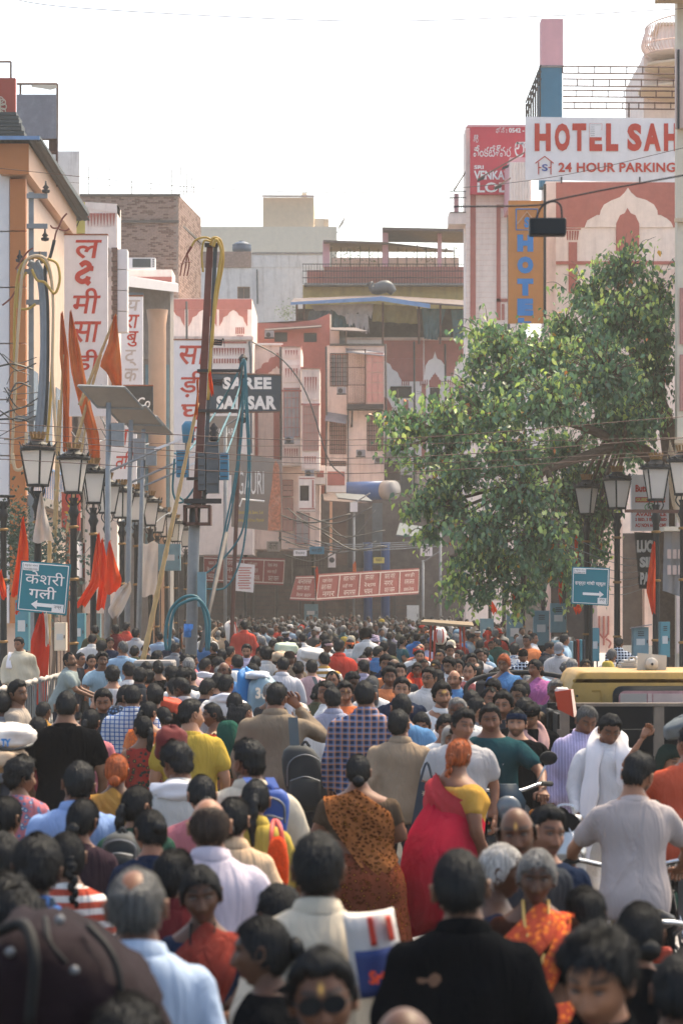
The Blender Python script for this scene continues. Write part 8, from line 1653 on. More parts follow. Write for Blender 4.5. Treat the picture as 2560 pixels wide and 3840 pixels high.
# --- second rows
pp(789,2982,1.70,BACK,'bald',srgb('#d3c6d4'),'balding man in a pale pink shirt seen from behind',yaw=.12,pose='walk',haircol=BRN)
pp(955,2920,1.55,BACK,'pony','yellow','girl with a ponytail in a yellow tunic carrying an orange bag',sex='f',shirt='kurta',yaw=.0)
pp(875,2990,1.54,BACK,'lowbun','peach','person in a peach tunic mostly hidden behind the pink shirt man',sex='f',shirt='kurta')
pp(938,2775,1.72,BACK,'fade','cream','bearded man in a pale shirt with a blue backpack, head turned left',yaw=.75,beard=.9,pose='walk',smat='cloth')
pp(1032,2560,1.78,BACK,'fade',srgb('#8d7c68'),'tall man in a brown shirt with a black backpack on one shoulder',pose='earR',yaw=-.25,lcol='black',fat=1.1)
pp(1372,2545,1.85,BACK,'crop',srgb('#2f3f60'),'tall man in a blue and orange plaid shirt seen from behind',smat='cloth_plaid',pose='stand',yaw=-.05,pitch=.0)
pp(1250,2578,1.64,BACK,'short',srgb('#9a9db4'),'man in a plain lavender-grey shirt left of the plaid shirt',yaw=.1,pose='stand')
pp(1344,2830,1.52,BACK,'lowbun',srgb('#5a4a3c'),'woman with oiled black hair in a brown and orange printed saree',**{k:v for k,v in saree(0,srgb('#7a3a22'),'back',pmat='cloth_print_gold').items()if k!='shirt'},shirt='blouse',pcol=srgb('#a8622a'),fat=1.32,yaw=.0)
pp(1715,2768,1.60,RIGHT+.5,'braid',srgb('#c9962e'),'henna-haired woman in a red saree and yellow blouse with a long braid',sex='f',shirt='blouse',lower=None,pallu='back',pcol=srgb('#cf2f3c'),haircol=HENNA,yaw=.45,d=17.2,fat=1.32,skin=SKINS[1],pose='stand')
def side_saddle(label,col):
 """skirt of a woman sitting sideways: falls from the lap to the left, ending above the ground"""
 o=child_of(label);rings=[];N=40
 for t in np.linspace(0,1,14):
  c=P(1712-20*sin(pi*t)-105*t**1.1,3010+475*t,17.2-.12*sin(pi*t));rx=.19+.065*sin(pi*min(1,t*1.3))-.01*t;ry=.17+.10*sin(pi*t*.8)
  rings.append([c+Vector((rx*cos(a)*(1+.05*t*sin(9*a+4*t)+.03*sin(5*a-6*t)),ry*sin(a)*(1+.06*t*sin(11*a+3*t)+.03*sin(4*a+7*t)),.05*t*sin(3*a)))for a in np.linspace(0,2*pi,N,endpoint=False)])
 me=MB().loft(rings).mesh('skirt',M['cloth'],True);s=link('skirt',me,o);s.color=(*col,1)
 s.matrix_parent_inverse=(Matrix.Translation(o.location)@Matrix.Rotation(o.rotation_euler.z,4,'Z')).inverted()
def child_of(label):return next(o for o in COL.objects if o.get('label')==label)
side_saddle('henna-haired woman in a red saree and yellow blouse with a long braid',tuple(v*.75 for v in srgb('#c92c42')))
pp(1700,2722,1.50,FRONT,'lowbun',srgb('#2a6a7c'),'person in teal with a pale veil just behind the henna-haired woman',sex='f',shirt='tee',cover='scarf',ccol=srgb('#a8a29c'),d=20.9,z0=0)
pp(1838,2655,1.64,FRONT,'side',srgb('#1f4a50'),'stout rider facing us in a dark teal T-shirt with white letters',shirt='tee',pose='ride',d=21.2,z0=0.02,yaw=0,pitch=.05,stache=.25,beard=.25,fat=1.12,skin=SKINS[1],lcol='dgrey')
pp(1935,2660,1.64,FRONT,'short','black','goateed man in a black T-shirt wearing a dark headband',shirt='tee',d=22.5,cover='bandana',ccol='navy',beard=.8,stache=.7,yaw=-.15)
pp(1988,2622,1.66,FRONT,'short','black','man in black with a dusty pink scarf looking down',shirt='tee',d=23.4,yaw=-.3,pitch=.45,cover='bandana',ccol='black')
pp(2187,2630,1.66,FRONT,'short',srgb('#a99fc6'),'man in a lilac striped shirt looking down, in front of the truck',d=21.5,z0=.0,smat='cloth_pin',yaw=.25,pitch=.5,stache=.7,beard=.3,haircol=SALT,pose='stand',skin=SKINS[1])
pp(2276,2650,1.62,FRONT,'side',srgb('#d5d3d8'),'man in a white shirt with a long white scarf looking down',d=20.6,z0=.0,yaw=.15,pitch=.45,stache=.8,beard=.2,pose='walk',skin=SKINS[1],lcol='white')
pp(2376,2815,1.68,BACK,'fade',srgb('#b5a8a6'),'rider in a grey-beige T-shirt seen from behind at the right',d=14.3,z0=.0,shirt='tee',pose='ride',yaw=-.55,beard=.9,fat=.88,lcol='black')
pp(2500,2800,1.50,FRONT,'lowbun','green','veiled woman steadying a load on her head at the right edge',sex='f',d=20,z0=-.1,pose='raiseR',cover='scarf',ccol=srgb('#2a3a34'),shirt='blouse',lower='skirt',lcol='green',skin=SKINS[2])
pp(2590,2770,1.66,BACK,'short',srgb('#d8522a'),'rider in bright orange cut off by the right edge',d=17.5,z0=.0,pose='ride',shirt='tee')
pp(248,2585,1.80,BACK,'crop','black','tall man in a black T-shirt seen from behind at the left',shirt='tee',pose='stand',yaw=.0)
pp(335,2655,1.60,BACK,'pony','rose','woman with a long dark ponytail beside the tall man in black',sex='f',shirt='kurta',yaw=-.3)
pp(62,2550,1.72,RIGHT,'fade',srgb('#a89a8c'),'man in a beige T-shirt in profile to the right at the left edge',shirt='tee',stache=.7,beard=.3)
pp(160,2640,1.35,BACK,'crop','gold','close-cropped boy left of the tall man in black')
pp(140,2690,1.48,BACK,'pony','maroon','dark-haired girl just left of the tall man in black',sex='f',shirt='tee')
pp(540,2682,1.55,BACK,'pony',srgb('#a83228'),'woman with a low ponytail and bare upper back in a red print dress',sex='f',shirt='vest',smat='cloth_print_red',lower='skirt',lcol='red')
pp(713,2622,1.72,BACK,'fade',srgb('#c4a22c'),'man in a yellow T-shirt with his face turned right',shirt='tee',yaw=-1.0,pitch=.05,pose='stand',skin=SKINS[4])
pp(800,2635,1.55,LEFT,'lowbun','red','woman in a red blouse in profile facing the yellow T-shirt man',sex='f',shirt='blouse',lower='skirt',lcol='peach',pallu='back')
pp(858,2712,1.42,BACK,'long','green','woman under a green patterned veil',sex='f',cover='scarf',ccol=srgb('#24564a'),shirt='blouse',lower='skirt',lcol='green',hmat='cloth')
pp(911,2645,1.35,BACK,'crop','maroon','cropped boy in front of the film-wrapped bundle')
pp(438,2830,1.50,BACK,'lowbun','coral','henna-haired woman with a low bun in a red low-backed blouse',sex='f',shirt='blouse',haircol=HENNA,lower='skirt',lcol='gold',pallu='back',pcol='gold')
pp(73,2850,1.50,BACK,'afro','rose','person with bushy dark hair at the left edge above a floral shawl',sex='f',shirt='tee',smat='cloth_floral')
pp(286,2862,1.62,BACK,'short',srgb('#7fa0d6'),'man in a sky blue shirt, left foreground',yaw=.1)
pp(300,2998,1.50,BACK,'lowbun',srgb('#3c2e36'),'woman with a gold hair tie in the left foreground',sex='f',shirt='tee',yaw=-.35)
pp(128,3140,1.64,BACK,'side',srgb('#26364a'),'man with thick black hair and a checked collar, lower left',smat='cloth_check',yaw=.1)
pp(262,3125,1.48,BACK,'braid',srgb('#c64a30'),'girl with a long braid in a red and white striped top',sex='f',shirt='tee',smat='cloth_stripe_red')
pp(18,2990,1.50,BACK,'braid','tan','girl with a braid cut by the left edge',sex='f',shirt='tee')
pp(10,3135,1.55,BACK,'short','black','dark head at the left edge above the huge rucksack')
pp(14,3310,1.55,BACK,'curly','maroon','curly dark head cut by the left edge')
pp(510,2948,1.52,BACK,'pony','green','woman with a side ponytail and a black backpack',sex='f',shirt='tee',yaw=-.7)
pp(572,3035,1.50,BACK,'bun','navy','woman with a small bun in front of the pink shirt man',sex='f',shirt='tee',yaw=.5)
pp(676,2788,1.65,BACK,'messy',srgb('#c9c6c2'),'young man in a white striped hooded top with a strap',yaw=.6,smat='cloth',shirt='shirt')
pp(760,2905,1.55,BACK,'lowbun','rose','woman with a red hair clip right of the hooded young man',sex='f',shirt='tee',yaw=.3)
pp(652,3195,1.48,BACK,'short','maroon','dark head half hidden behind the woman in the rust saree',sex='f',yaw=-.6)
pp(435,2705,1.32,BACK,'crop','navy','boy with cropped hair left of the red print dress',shirt='tee')
pp(498,2565,1.70,BACK,'crop',srgb('#c9ced8'),'man in a white and blue checked shirt',smat='cloth_check',pose='stand')
pp(392,2582,1.64,FRONT,'side','dgrey','man with a broad face and moustache facing us at the left',stache=.8,beard=0,yaw=.0)
pp(440,2652,1.48,BACK,'lowbun','black','woman with a black and white printed headscarf',sex='f',cover='scarf',ccol=srgb('#3a4150'),hmat='cloth_floral',shirt='tee')
pp(552,2628,1.55,BACK,'pony','saffron','woman in an orange and yellow printed saree, left of centre',sex='f',shirt='blouse',lower='skirt',lcol='saffron',pallu='back',pmat='cloth_dots',pcol=srgb('#d8682a'))
pp(470,2640,1.42,BACK,'crop','teal','short-haired child beside the printed headscarf',shirt='tee')
pp(625,2655,1.40,BACK,'lowbun','pink','small girl with a topknot behind the orange saree',sex='f',shirt='tee')
# --- left kerb
pp(76,2380,1.72,FRONT,'fade',srgb('#c9bea6'),'young man in a cream shirt with a white towel, beside the left lamp',d=46,z0=.12,stache=.5,beard=0)
pp(226,2426,1.66,RIGHT,'receding',srgb('#8d9a98'),'bearded man in a grey-green T-shirt leaning on the barrier',d=38,z0=.1,shirt='tee',pose='lean',beard=.8,stache=.8,pitch=-.2)
pp(388,2447,1.62,FRONT,'messy',srgb('#93b3c4'),'young man in a pale blue T-shirt reaching over the barrier',d=39.5,z0=.1,shirt='tee',pose='lean',yaw=.3,beard=.4,stache=.6)
pp(346,2375,1.66,BACK,'crop','white','man in a white polo shirt between the left lamp posts',d=50,shirt='half')
pp(412,2388,1.55,FRONT,'lowbun','navy','woman in dark blue with a yellow scarf behind the barriers',d=50,sex='f',shirt='tee',yaw=.4)
pp(298,2452,1.45,RIGHT,'short','dgrey','child beside the bearded leaning man',d=44,shirt='tee');pp(342,2460,1.4,FRONT,'short','orange','child peering between two lamp posts on the left',d=44,shirt='tee')
pp(357,2343,1.70,BACK,'short','olive','man in a dark olive shirt behind the left lamps',d=56);pp(433,2342,1.70,BACK,'short','maroon','man in a maroon shirt behind the left lamps',d=58);pp(474,2333,1.72,BACK,'short','coral','man in orange-red behind the third solar pole',d=62);pp(510,2356,1.64,BACK,'short','lgrey','man in a pale grey shirt by the slanting bamboo',d=56);pp(588,2449,1.35,BACK,'short','black','child in front of the slatted box',d=41)
# --- middle rows, left half
M1=[(424,2502,1.62,BACK,'curly','white','vest','curly-haired man in a white sleeveless vest'),(487,2483,1.66,BACK,'short','white','tee','man in a white T-shirt right of the curly-haired man'),(520,2504,1.64,BACK,'side','dgrey','shirt','side-parted man right of the white vest'),(549,2482,1.64,BACK,'short','black','shirt','man in black left of the tie-back dress'),(557,2510,1.60,BACK,'fade','saffron','shirt','man in an orange collar behind the checked shirt'),(465,2567,1.66,BACK,'short','dgrey','tee','dark-haired man left of the checked shirt'),(580,2573,1.60,BACK,'short','black','tee','dark-haired man right of the checked shirt'), (8,2598,1.6,BACK,'short','grey','tee','dark head at the left edge below the beige T-shirt man'),(764,2465,1.66,BACK,'crop','white','shirt','man with a white hooded shawl at his neck'),(832,2434,1.66,BACK,'short','maroon','shirt','man in dark red by the steel pipe'),(862,2424,1.66,BACK,'short','saffron','shirt','man in an orange collar behind the blue shirt'),(820,2468,1.60,BACK,'curly','dgrey','tee','bushy-haired man left of the blue shirt'),(901,2373,1.68,BACK,'short','dgrey','shirt','dark-haired man right of the white sack'),(950,2376,1.66,RIGHT,'short','lgrey','shirt','man in profile right of the white sack'),(1022,2396,1.66,BACK,'short','black','tee','man in black left of the pale green bundle'),(1048,2384,1.6,BACK,'lowbun','black','tee','dark head above the pale green bundle'),(1101,2396,1.66,BACK,'fade','dgrey','shirt','man directly behind the pale green bundle'),(1134,2375,1.72,BACK,'fade','white','shirt','taller man in a white shirt behind the white bundle'), (1058,2463,1.70,BACK,'short',srgb('#c8c6cc'),'shirt','man in a white long-sleeved shirt left of the yellow stripes'),(1215,2446,1.68,BACK,'short',srgb('#c9963c'),'half','man in a yellow and white striped T-shirt with a grey-blue backpack'),(1170,2475,1.62,BACK,'short','pink','tee','dark-haired man left of the yellow stripes'),(1233,2396,1.68,BACK,'bald','dgrey','shirt','grey-headed man in a slate grey shirt'),(1260,2386,1.66,BACK,'short','aqua','tee','man in pale aqua with a teal collar'),(889,2455,1.68,BACK,'short',srgb('#2f74ae'),'shirt','man in a bright blue shirt with a dark backpack strap'),(950,2495,1.58,BACK,'curly','olive','tee','curly-haired person right of the bright blue shirt'),(955,2461,1.62,BACK,'short','dgrey','tee','dark head right of the man with a beard'),(829,2494,1.62,BACK,'thin','grey','shirt','grey-haired man left of the bright blue shirt'),(846,2530,1.66,BACK,'short','white','shirt','man with a white hooded collar left of the wrapped bundle'),(770,2547,1.58,BACK,'short','navy','tee','dark-haired man in navy behind the white hood'),(807,2522,1.62,RIGHT,'crop','navy','tee','close-cropped man in dark blue in profile'),(693,2540,1.66,BACK,'short','lgrey','shirt','man in a pale shirt behind the yellow T-shirt man'),(683,2508,1.64,BACK,'messy','white','tee','tousle-haired man in white at left centre'),(717,2504,1.6,BACK,'short','dgrey','tee','dark head between the white hood and the tousled man'),(652,2545,1.62,BACK,'short','white','shirt','dark-haired man in white right of the tie-back dress'),(648,2504,1.62,BACK,'curly','black','tee','curly dark head right of the tie-back dress'),(681,2484,1.60,BACK,'bald','dgrey','shirt','bald crown of a man at left centre'),(877,2598,1.55,BACK,'long','dgrey','tee','woman with long straight dark hair left of the wrapped bundle'),(1130,2635,1.50,BACK,'thin','white','shirt','white-haired older man behind the brown shirt'),(1228,2553,1.66,LEFT,'short','white','shirt','man in white half hidden behind the lavender-grey shirt')]
for a in M1:
 kw=dict(shirt=a[6])
 if a[4]in('long','lowbun'):kw['sex']='f'
 if 'grey-haired' in a[7]or 'grey-headed' in a[7]:kw['haircol']=GREY_H
 if 'white-haired' in a[7]:kw['haircol']=WHITE_H
 if 'striped T-shirt' in a[7]:kw['smat']='cloth_stripe'
 pp(a[0],a[1],a[2],a[3],a[4],a[5],a[7],**kw)
pp(596,2475,1.62,BACK,'bun','black','woman with a hair clip in a black dress tied at the back',sex='f',shirt='vest')
pp(715,2388,1.58,RIGHT,'bun',srgb('#cf3a22'),'woman in a red blouse with a low bun, in profile right beside the utility pole',sex='f',shirt='blouse');pp(722,2453,1.56,RIGHT,'lowbun','rose','woman with glasses in profile right at left centre',sex='f',shirt='tee')
pp(926,2414,1.72,FRONT,'side','lav','bearded man in a pale collar facing us in the middle',beard=.8,stache=.8,yaw=-.1,z0=.0);pp(977,2426,1.66,FRONT,'side','white','man with a thin moustache facing us beside the bearded man',stache=.9,yaw=.1);pp(1001,2467,1.40,RIGHT,'crop','orange','boy in orange in profile behind the wrapped bundle',shirt='tee')
pp(915,2327,1.70,BACK,'short','coral','man in an orange-red shirt near the far end on the left',d=58);pp(960,2343,1.6,BACK,'crop','lgrey','close-cropped head right of the orange-red shirt',d=66);pp(838,2366,1.62,BACK,'short','peach','porter in a peach shirt carrying the white sack',d=70.6,pose='raise2')
pp(1087,2445,1.66,BACK,None,'brown','man in a dark brown cap',d=40,cover='cap',ccol=srgb('#3a2f2c'));pp(1140,2430,1.62,BACK,None,'white','person under a white veil beside the white bundle',d=41.5,cover='scarf',ccol=srgb('#d6d2d0'));pp(1247,2518,1.62,FRONT,'receding','dgrey','man with receding hair facing us behind the lavender-grey shirt',stache=.6)
# --- middle rows, right half
M2=[(1445,2457,1.68,FRONT,'messy','navy','half','young man with a long fringe in a blue jersey'),(1361,2475,1.60,BACK,'short','lilac','shirt','man in a lilac shirt below the white polo'),(1308,2516,1.64,FRONT,'side','dgrey','shirt','dark-haired man looking down left of the plaid shirt'),(1292,2556,1.64,FRONT,'side','orange','tee','man with a red forehead mark left of the plaid shirt'),(1460,2504,1.66,FRONT,'messy','saffron','tee','man in an orange T-shirt with a dark strap'),(1502,2541,1.68,FRONT,'side','navy','shirt','young man facing us with a navy backpack strap'),(1497,2488,1.62,FRONT,'side','dgrey','shirt','man half hidden behind the orange T-shirt'),(1608,2503,1.70,FRONT,'side',srgb('#c4c0be'),'half','man with glasses in a pale striped shirt and a strap'),(1657,2562,1.68,FRONT,'messy','white','half','youth in a white polo shirt with a yellow forehead mark'),(1586,2470,1.60,FRONT,'thin','brown','shirt','thin-haired man behind the glasses pair'),(1573,2437,1.62,FRONT,'short','dgrey','shirt','man with a forehead mark below the bald man in orange'),(1573,2412,1.64,BACK,'bald',srgb('#cc6a4c'),'tee','bald man in a coral shirt seen from behind'),(1561,2374,1.66,BACK,'short',srgb('#2f78c0'),'shirt','man in a vivid blue shirt right of centre'),(1633,2472,1.56,FRONT,'lowbun','lgrey','tee','girl with a forehead mark facing us right of centre'),(1649,2435,1.68,FRONT,'short','navy','shirt','moustached man in navy behind the girl with a forehead mark'),(1688,2465,1.68,FRONT,'messy','white','shirt','moustached man in white right of centre'),(1719,2475,1.62,FRONT,'side','dgrey','shirt','man in shadow right of the moustached man in white'),(1704,2510,1.66,FRONT,'bald','blue','shirt','bald man in a blue shirt facing us'),(1757,2484,1.68,FRONT,'receding','white','shirt','man in white with a red checked scarf round his neck'),(1725,2437,1.60,FRONT,'short','dgrey','tee','dark-haired boy right of the white cap'),(1745,2455,1.60,BACK,'short','black','tee','dark head behind the red checked scarf'),(1794,2475,1.56,LEFT,'short','white','tee','boy in white in profile left of the rickshaw'),(1792,2431,1.68,FRONT,'short','lgrey','shirt','moustached man in pale grey left of the henna-haired passenger'),(1855,2541,1.64,FRONT,'side','brown','shirt','man in front of the rickshaw seat, face lowered'),(1829,2578,1.64,FRONT,'receding','dgrey','shirt','man with receding hair above the teal T-shirt rider'),(1762,2592,1.60,BACK,'short','dgrey','tee','dark crown behind the moustached older man'),(1782,2615,1.62,RIGHT,'receding','grey','shirt','man in profile behind the moustached older man'),(1723,2607,1.66,FRONT,'thin','white','shirt','older man with a thick moustache left of the teal rider'),(1580,2663,1.55,FRONT,'lowbun','orange','blouse','woman in orange looking down behind the blue shirt'),(1504,2598,1.72,BACK,'crop',srgb('#4d84b4'),'tee','man in a plain mid-blue T-shirt right of the plaid shirt'),(1500,2665,1.62,BACK,'short','tan','shirt','man in a beige shirt between the plaid and the red saree'),(1725,2668,1.64,FRONT,'messy','lgrey','tee','dark-haired man in grey behind the veiled person'),(1665,2672,1.58,FRONT,'lowbun','white','tee','woman in black and white stripes behind the blue shirt'),(1888,2598,1.66,FRONT,'messy','dgrey','shirt','dark-haired man above the headband man'),(1950,2565,1.64,FRONT,'short','brown','shirt','man with short hair left of the red carrier bag'),(1959,2550,1.6,BACK,'short','dgrey','tee','dark crown left of the pink saree passenger'),(2083,2552,1.64,FRONT,'side','dgrey','shirt','man with greying swept hair and round glasses beside the carrier bag'),(1965,2618,1.62,BACK,'short','black','tee','dark head in front of the rickshaw')]
for a in M2:
 kw=dict(shirt=a[6])
 if a[4]in('long','lowbun'):kw['sex']='f'
 if 'mark' in a[7]:kw['mark']=2 if 'yellow' in a[7]or 'girl' in a[7]else 1
 if 'greying' in a[7]or 'older man with' in a[7]:kw['haircol']=GREY_H
 if 'moustache' in a[7]:kw['stache']=1.0
 if 'looking down' in a[7]or 'face lowered' in a[7]:kw['pitch']=.4
 if 'stripes behind' in a[7]:kw['smat']='cloth_stripe'
 pp(a[0],a[1],a[2],a[3],a[4],a[5],a[7],**kw)
pp(1562,2483,1.58,FRONT,'lowbun','red','woman with glasses wearing a bright red scarf',sex='f',shirt='kurta',yaw=0,pitch=.05)
pp(1313,2398,1.66,BACK,'short','white','man in a white polo shirt with an orange headcloth',cover='bandana',ccol='orange',shirt='half');pp(1402,2384,1.74,BACK,None,'black','man in black with a lavender turban',cover='turban',ccol=srgb('#b8a4b8'),pose='stand');pp(1331,2369,1.68,BACK,'short','orange','man in an orange T-shirt behind the orange headcloth',shirt='tee');pp(1510,2386,1.60,RIGHT,'pony','teal','woman in a teal saree with a ponytail, in profile',sex='f',shirt='blouse',lower='skirt',lcol=srgb('#4a8a98'),pallu='back',pcol=srgb('#2f6a78'));pp(1596,2400,1.58,FRONT,'lowbun','lilac','woman in a lilac saree facing us beneath the cart',sex='f',shirt='blouse',lower='skirt',lcol='lilac',pallu='front');pp(1688,2402,1.72,FRONT,None,'white','man in a white baseball cap and white collar',cover='cap',ccol='cream',yaw=.3);pp(1757,2372,1.68,RIGHT,'short',srgb('#8fa0b0'),'man in a grey-blue shirt bending beside the cart',pitch=.4);pp(1374,2360,1.62,BACK,None,'white','person in a dark shiny helmet',cover='helmet',ccol='black',d=52)
pp(1890,2451,1.52,FRONT,'lowbun',srgb('#2f5c9a'),'henna-haired woman in blue riding in the rickshaw',sex='f',d=31.2,pose='sit',haircol=HENNA,shirt='blouse',lower='trousers',lcol='blue',pallu='front',pcol='blue',fat=1.1);pp(2008,2472,1.52,FRONT,'lowbun',srgb('#b06aa8'),'woman in a pink and purple saree riding in the rickshaw',sex='f',d=31.2,pose='sit',shirt='blouse',lower='trousers',lcol='magenta',pallu='front',pcol='magenta',fat=1.12)
pp(1995,2350,1.68,RIGHT,'short','white','man in a white hooded scarf in profile under the tree',d=56,z0=.1);pp(1978,2380,1.64,FRONT,'short','saffron','man in an orange-brown T-shirt under the tree',d=50,shirt='tee');pp(2046,2405,1.60,RIGHT,'short','dgrey','dark-haired man bending at the stall',d=47,pitch=.4);pp(2096,2408,1.60,FRONT,None,'lgrey','man in a grey cap and white towel bending at the stall',d=46,cover='cap',ccol='grey',pitch=.5);pp(2112,2378,1.66,RIGHT,'short',srgb('#8fb0c8'),'man in a pale blue shirt behind the lamp post at the stall',d=52);pp(1960,2440,1.52,BACK,None,'navy','boy in a dark cap and checked shirt under the tree',d=44,cover='cap',ccol='black',smat='cloth_check_dark');pp(2318,2390,1.68,BACK,'short','navy','man in a blue and white checked shirt behind the truck',d=54,smat='cloth_check_dark');pp(2190,2474,1.45,FRONT,'lowbun','gold','woman peering over beside the truck cab',d=36,sex='f',shirt='tee',mark=1);pp(1928,2412,1.66,BACK,'short','white','man in a white floral shirt left of the orange-brown T-shirt',d=45,smat='cloth_floral')
pp(1828,2370,1.62,BACK,None,'lgrey','person in an orange-red headscarf under the tree',d=66,cover='turban',ccol='coral');pp(1715,2360,1.58,FRONT,'lowbun','blue','woman in a pale blue veil behind the cart',d=58,sex='f',cover='scarf',ccol=srgb('#7a9ab0'),shirt='blouse')
n_hand=len(all_people)
# --- the rest of the crowd, farther back
rc=random.Random(21);cols=['white','white','lgrey','black','dgrey','navy','black','dgrey','navy','brown','olive','grey','blue','sky','red','saffron','pink','cream','teal','green','maroon','lilac','grey','white']
cname=dict(white='white',lgrey='pale grey',black='black',dgrey='dark grey',navy='navy',blue='blue',sky='pale blue',red='red',orange='orange',saffron='light orange',pink='pink',cream='cream',teal='teal',green='dark green',yellow='yellow',maroon='maroon',lilac='lilac',grey='grey',peach='peach',brown='brown',olive='olive')
def zone(px,d):
 col=('by the left lamp posts','left of the utility pole','below the navy sign','below the corner fascia','below the longest fascia','left of the cart','by the cart','under the tree')[min(7,max(0,int((px-450)/190)))]
 return col+(', nearer' if d<46 else(', midway' if d<60 else(', far back' if d<78 else ', farthest')))
occ=[(a[0],a[1])for a in all_people]+[(2.15,31.4),(2.15,30.5),(1.9,48),(2.9,27),(3.6,27),(2.9,26),(3.6,26),(-2.8,50),(-2.9,40)]
made=0;tries=0;LAB={}
while made<122 and tries<9000:
 tries+=1;d=rc.uniform(30,47)if made<34 else 42+48*rc.random()**1.25;x=rc.uniform(-4.7,4.9)if d>40 else rc.uniform(-4.2,3.6)
 if any((x-a)**2+((d-b)*.8)**2<(.30 if d<60 else .36)for a,b in occ):continue
 if d<34 and(x>1.2 or x<-4.0):continue
 sex='f' if rc.random()<.36 else 'm';H=rc.gauss(1.67,.065)if sex=='m' else rc.gauss(1.55,.06);px=1280+x*F/d;py=HY+(CH-H)*F/d
 if px<380:continue
 fr=rc.random()<(.10 if px<1400 else .36);face=FRONT+rc.uniform(-.3,.3)if fr else BACK+rc.uniform(-.3,.3);cn=rc.choice(cols)
 hair=rc.choice(['short','short','fade','side','messy','crop','curly','bald','thin']if sex=='m' else['lowbun','bun','pony','long','lowbun'])
 cover=None;ccn=None
 if rc.random()<.20:cover='scarf' if sex=='f' else rc.choice(['cap','turban','bandana']);ccn=rc.choice(['white','saffron','red','pink','cream','yellow'])
 hc=rc.choice([BLK]*7+[GREY_H,SALT]);who=('woman' if sex=='f' else 'man')
 desc='%s in %s%s, %s, %s'%(who,cname[cn],(' with a %s %s'%(cname[ccn],{'scarf':'veil','cap':'cap','turban':'turban','bandana':'headband'}[cover]))if cover else '','facing us' if fr else 'from behind',zone(px,d))
 if hair=='bald' and not cover:desc='balding '+desc
 elif hc==GREY_H and not cover:desc='grey-haired '+desc
 if desc in LAB or len(desc.split())>16:continue
 LAB[desc]=1;occ.append((x,d));made+=1
 o=pp(px,py,H,face,hair,cn,desc,shirt=rc.choice(['shirt','tee','half'])if sex=='m' else rc.choice(['blouse','kurta','tee']),d=d,z0=0.0,sex=sex,haircol=hc,cover=cover,ccol=(K[ccn]if ccn else None),group='people in the far crowd',pose=rc.choice(['stand','walk','fold']),yaw=rc.choice([-.75,-.375,-.125,0,.125,.375,.75]),pitch=rc.choice([0,.125]),stache=rc.choice([0,.75])if sex=='m' else 0,beard=rc.choice([0,0,.5])if sex=='m' else 0)
def far_crowd():
 V=[];Fc=[];Cc=[];n=0;hv=head_np('m',16,12)[0:2];hh=hair_np('short','m',16,10,0,0);tor=MB();ell_loft(tor,[(.9,.17,.12,0),(1.3,.20,.13,0),(1.38,.205,.12,0),(1.43,.15,.10,.01),(1.465,.07,.07,.02),(1.56,.055,.06,0)],12);tv=np.array([tuple(p)for p in tor.v])
 for i in range(330):
  d=rc.uniform(70,128);x=rc.uniform(-5.4,5.6);k=rc.gauss(.96,.045);yaw=rc.choice([0,pi])+rc.uniform(-.5,.5);ca_,sa_=cos(yaw),sin(yaw);R2=np.array([[ca_,-sa_,0],[sa_,ca_,0],[0,0,1]])
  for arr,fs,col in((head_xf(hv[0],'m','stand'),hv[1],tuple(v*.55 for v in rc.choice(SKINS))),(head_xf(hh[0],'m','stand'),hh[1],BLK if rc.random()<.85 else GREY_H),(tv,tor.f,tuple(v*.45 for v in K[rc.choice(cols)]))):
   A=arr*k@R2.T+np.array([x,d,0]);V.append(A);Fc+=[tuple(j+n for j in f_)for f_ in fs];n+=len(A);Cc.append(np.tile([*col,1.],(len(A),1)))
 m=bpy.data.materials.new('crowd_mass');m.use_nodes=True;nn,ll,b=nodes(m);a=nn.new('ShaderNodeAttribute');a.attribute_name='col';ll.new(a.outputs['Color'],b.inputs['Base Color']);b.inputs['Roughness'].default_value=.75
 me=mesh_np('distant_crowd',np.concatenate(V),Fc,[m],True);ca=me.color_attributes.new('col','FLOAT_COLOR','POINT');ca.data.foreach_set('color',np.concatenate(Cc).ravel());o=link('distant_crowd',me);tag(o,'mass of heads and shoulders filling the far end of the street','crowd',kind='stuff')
far_crowd()
# --- things worn, held and printed
backpack(1145,2795,3040,22.15,165,'pack_black','large black backpack with zipped pockets on the brown shirt man',[(1105,2800,18,1098,2690)],'pack_grey',lean=-.12,dep=.2)
backpack(1010,2960,3160,14.35,150,'pack_blue','blue backpack on the bearded man in the pale shirt',[(955,2960,16,925,2915),(1030,2955,18,1010,2915)],dep=.12,lean=.05)
backpack(1200,2565,2650,37,50,'pack_grey','grey-blue backpack on the yellow striped T-shirt',[(1190,2575,7,1176,2538)],dep=.14)
backpack(460,3120,3260,13.6,150,'pack_black','black backpack in front of the woman with the side ponytail',(),dep=.2)
backpack(905,2550,2610,35,38,'pack_black','dark backpack on the bright blue shirt',(),dep=.12)
S=empty('rucksack',P(180,3840,7.3),0,'huge dark maroon rucksack with pale round studs filling the lower left corner','rucksack');mb=MB();prof=[(-60,3560),(40,3440),(200,3425),(340,3470),(450,3560),(560,3660),(600,3790),(610,3990),(-60,3990)]
c0=P(240,3720,7.0);rings=[]
for sc,yy in((.55,-.34),(.82,-.30),(.96,-.2),(1.0,-.05),(1.0,.12),(.9,.22)):rings.append([P(240+(a-240)*sc+9*sin(b*.05+yy*20),3720+(b-3720)*sc+12*sin(a*.03+yy*25)+7*sin(a*.07),7.0)+Vector((0,yy,0))for a,b in bez([(*p,0)for p in prof],4)and[(q.x,q.y)for q in bez([(*p,0)for p in prof],4)]])
wb(MB().loft(rings[::-1]),'shell',M['pack_maroon'],S,True)
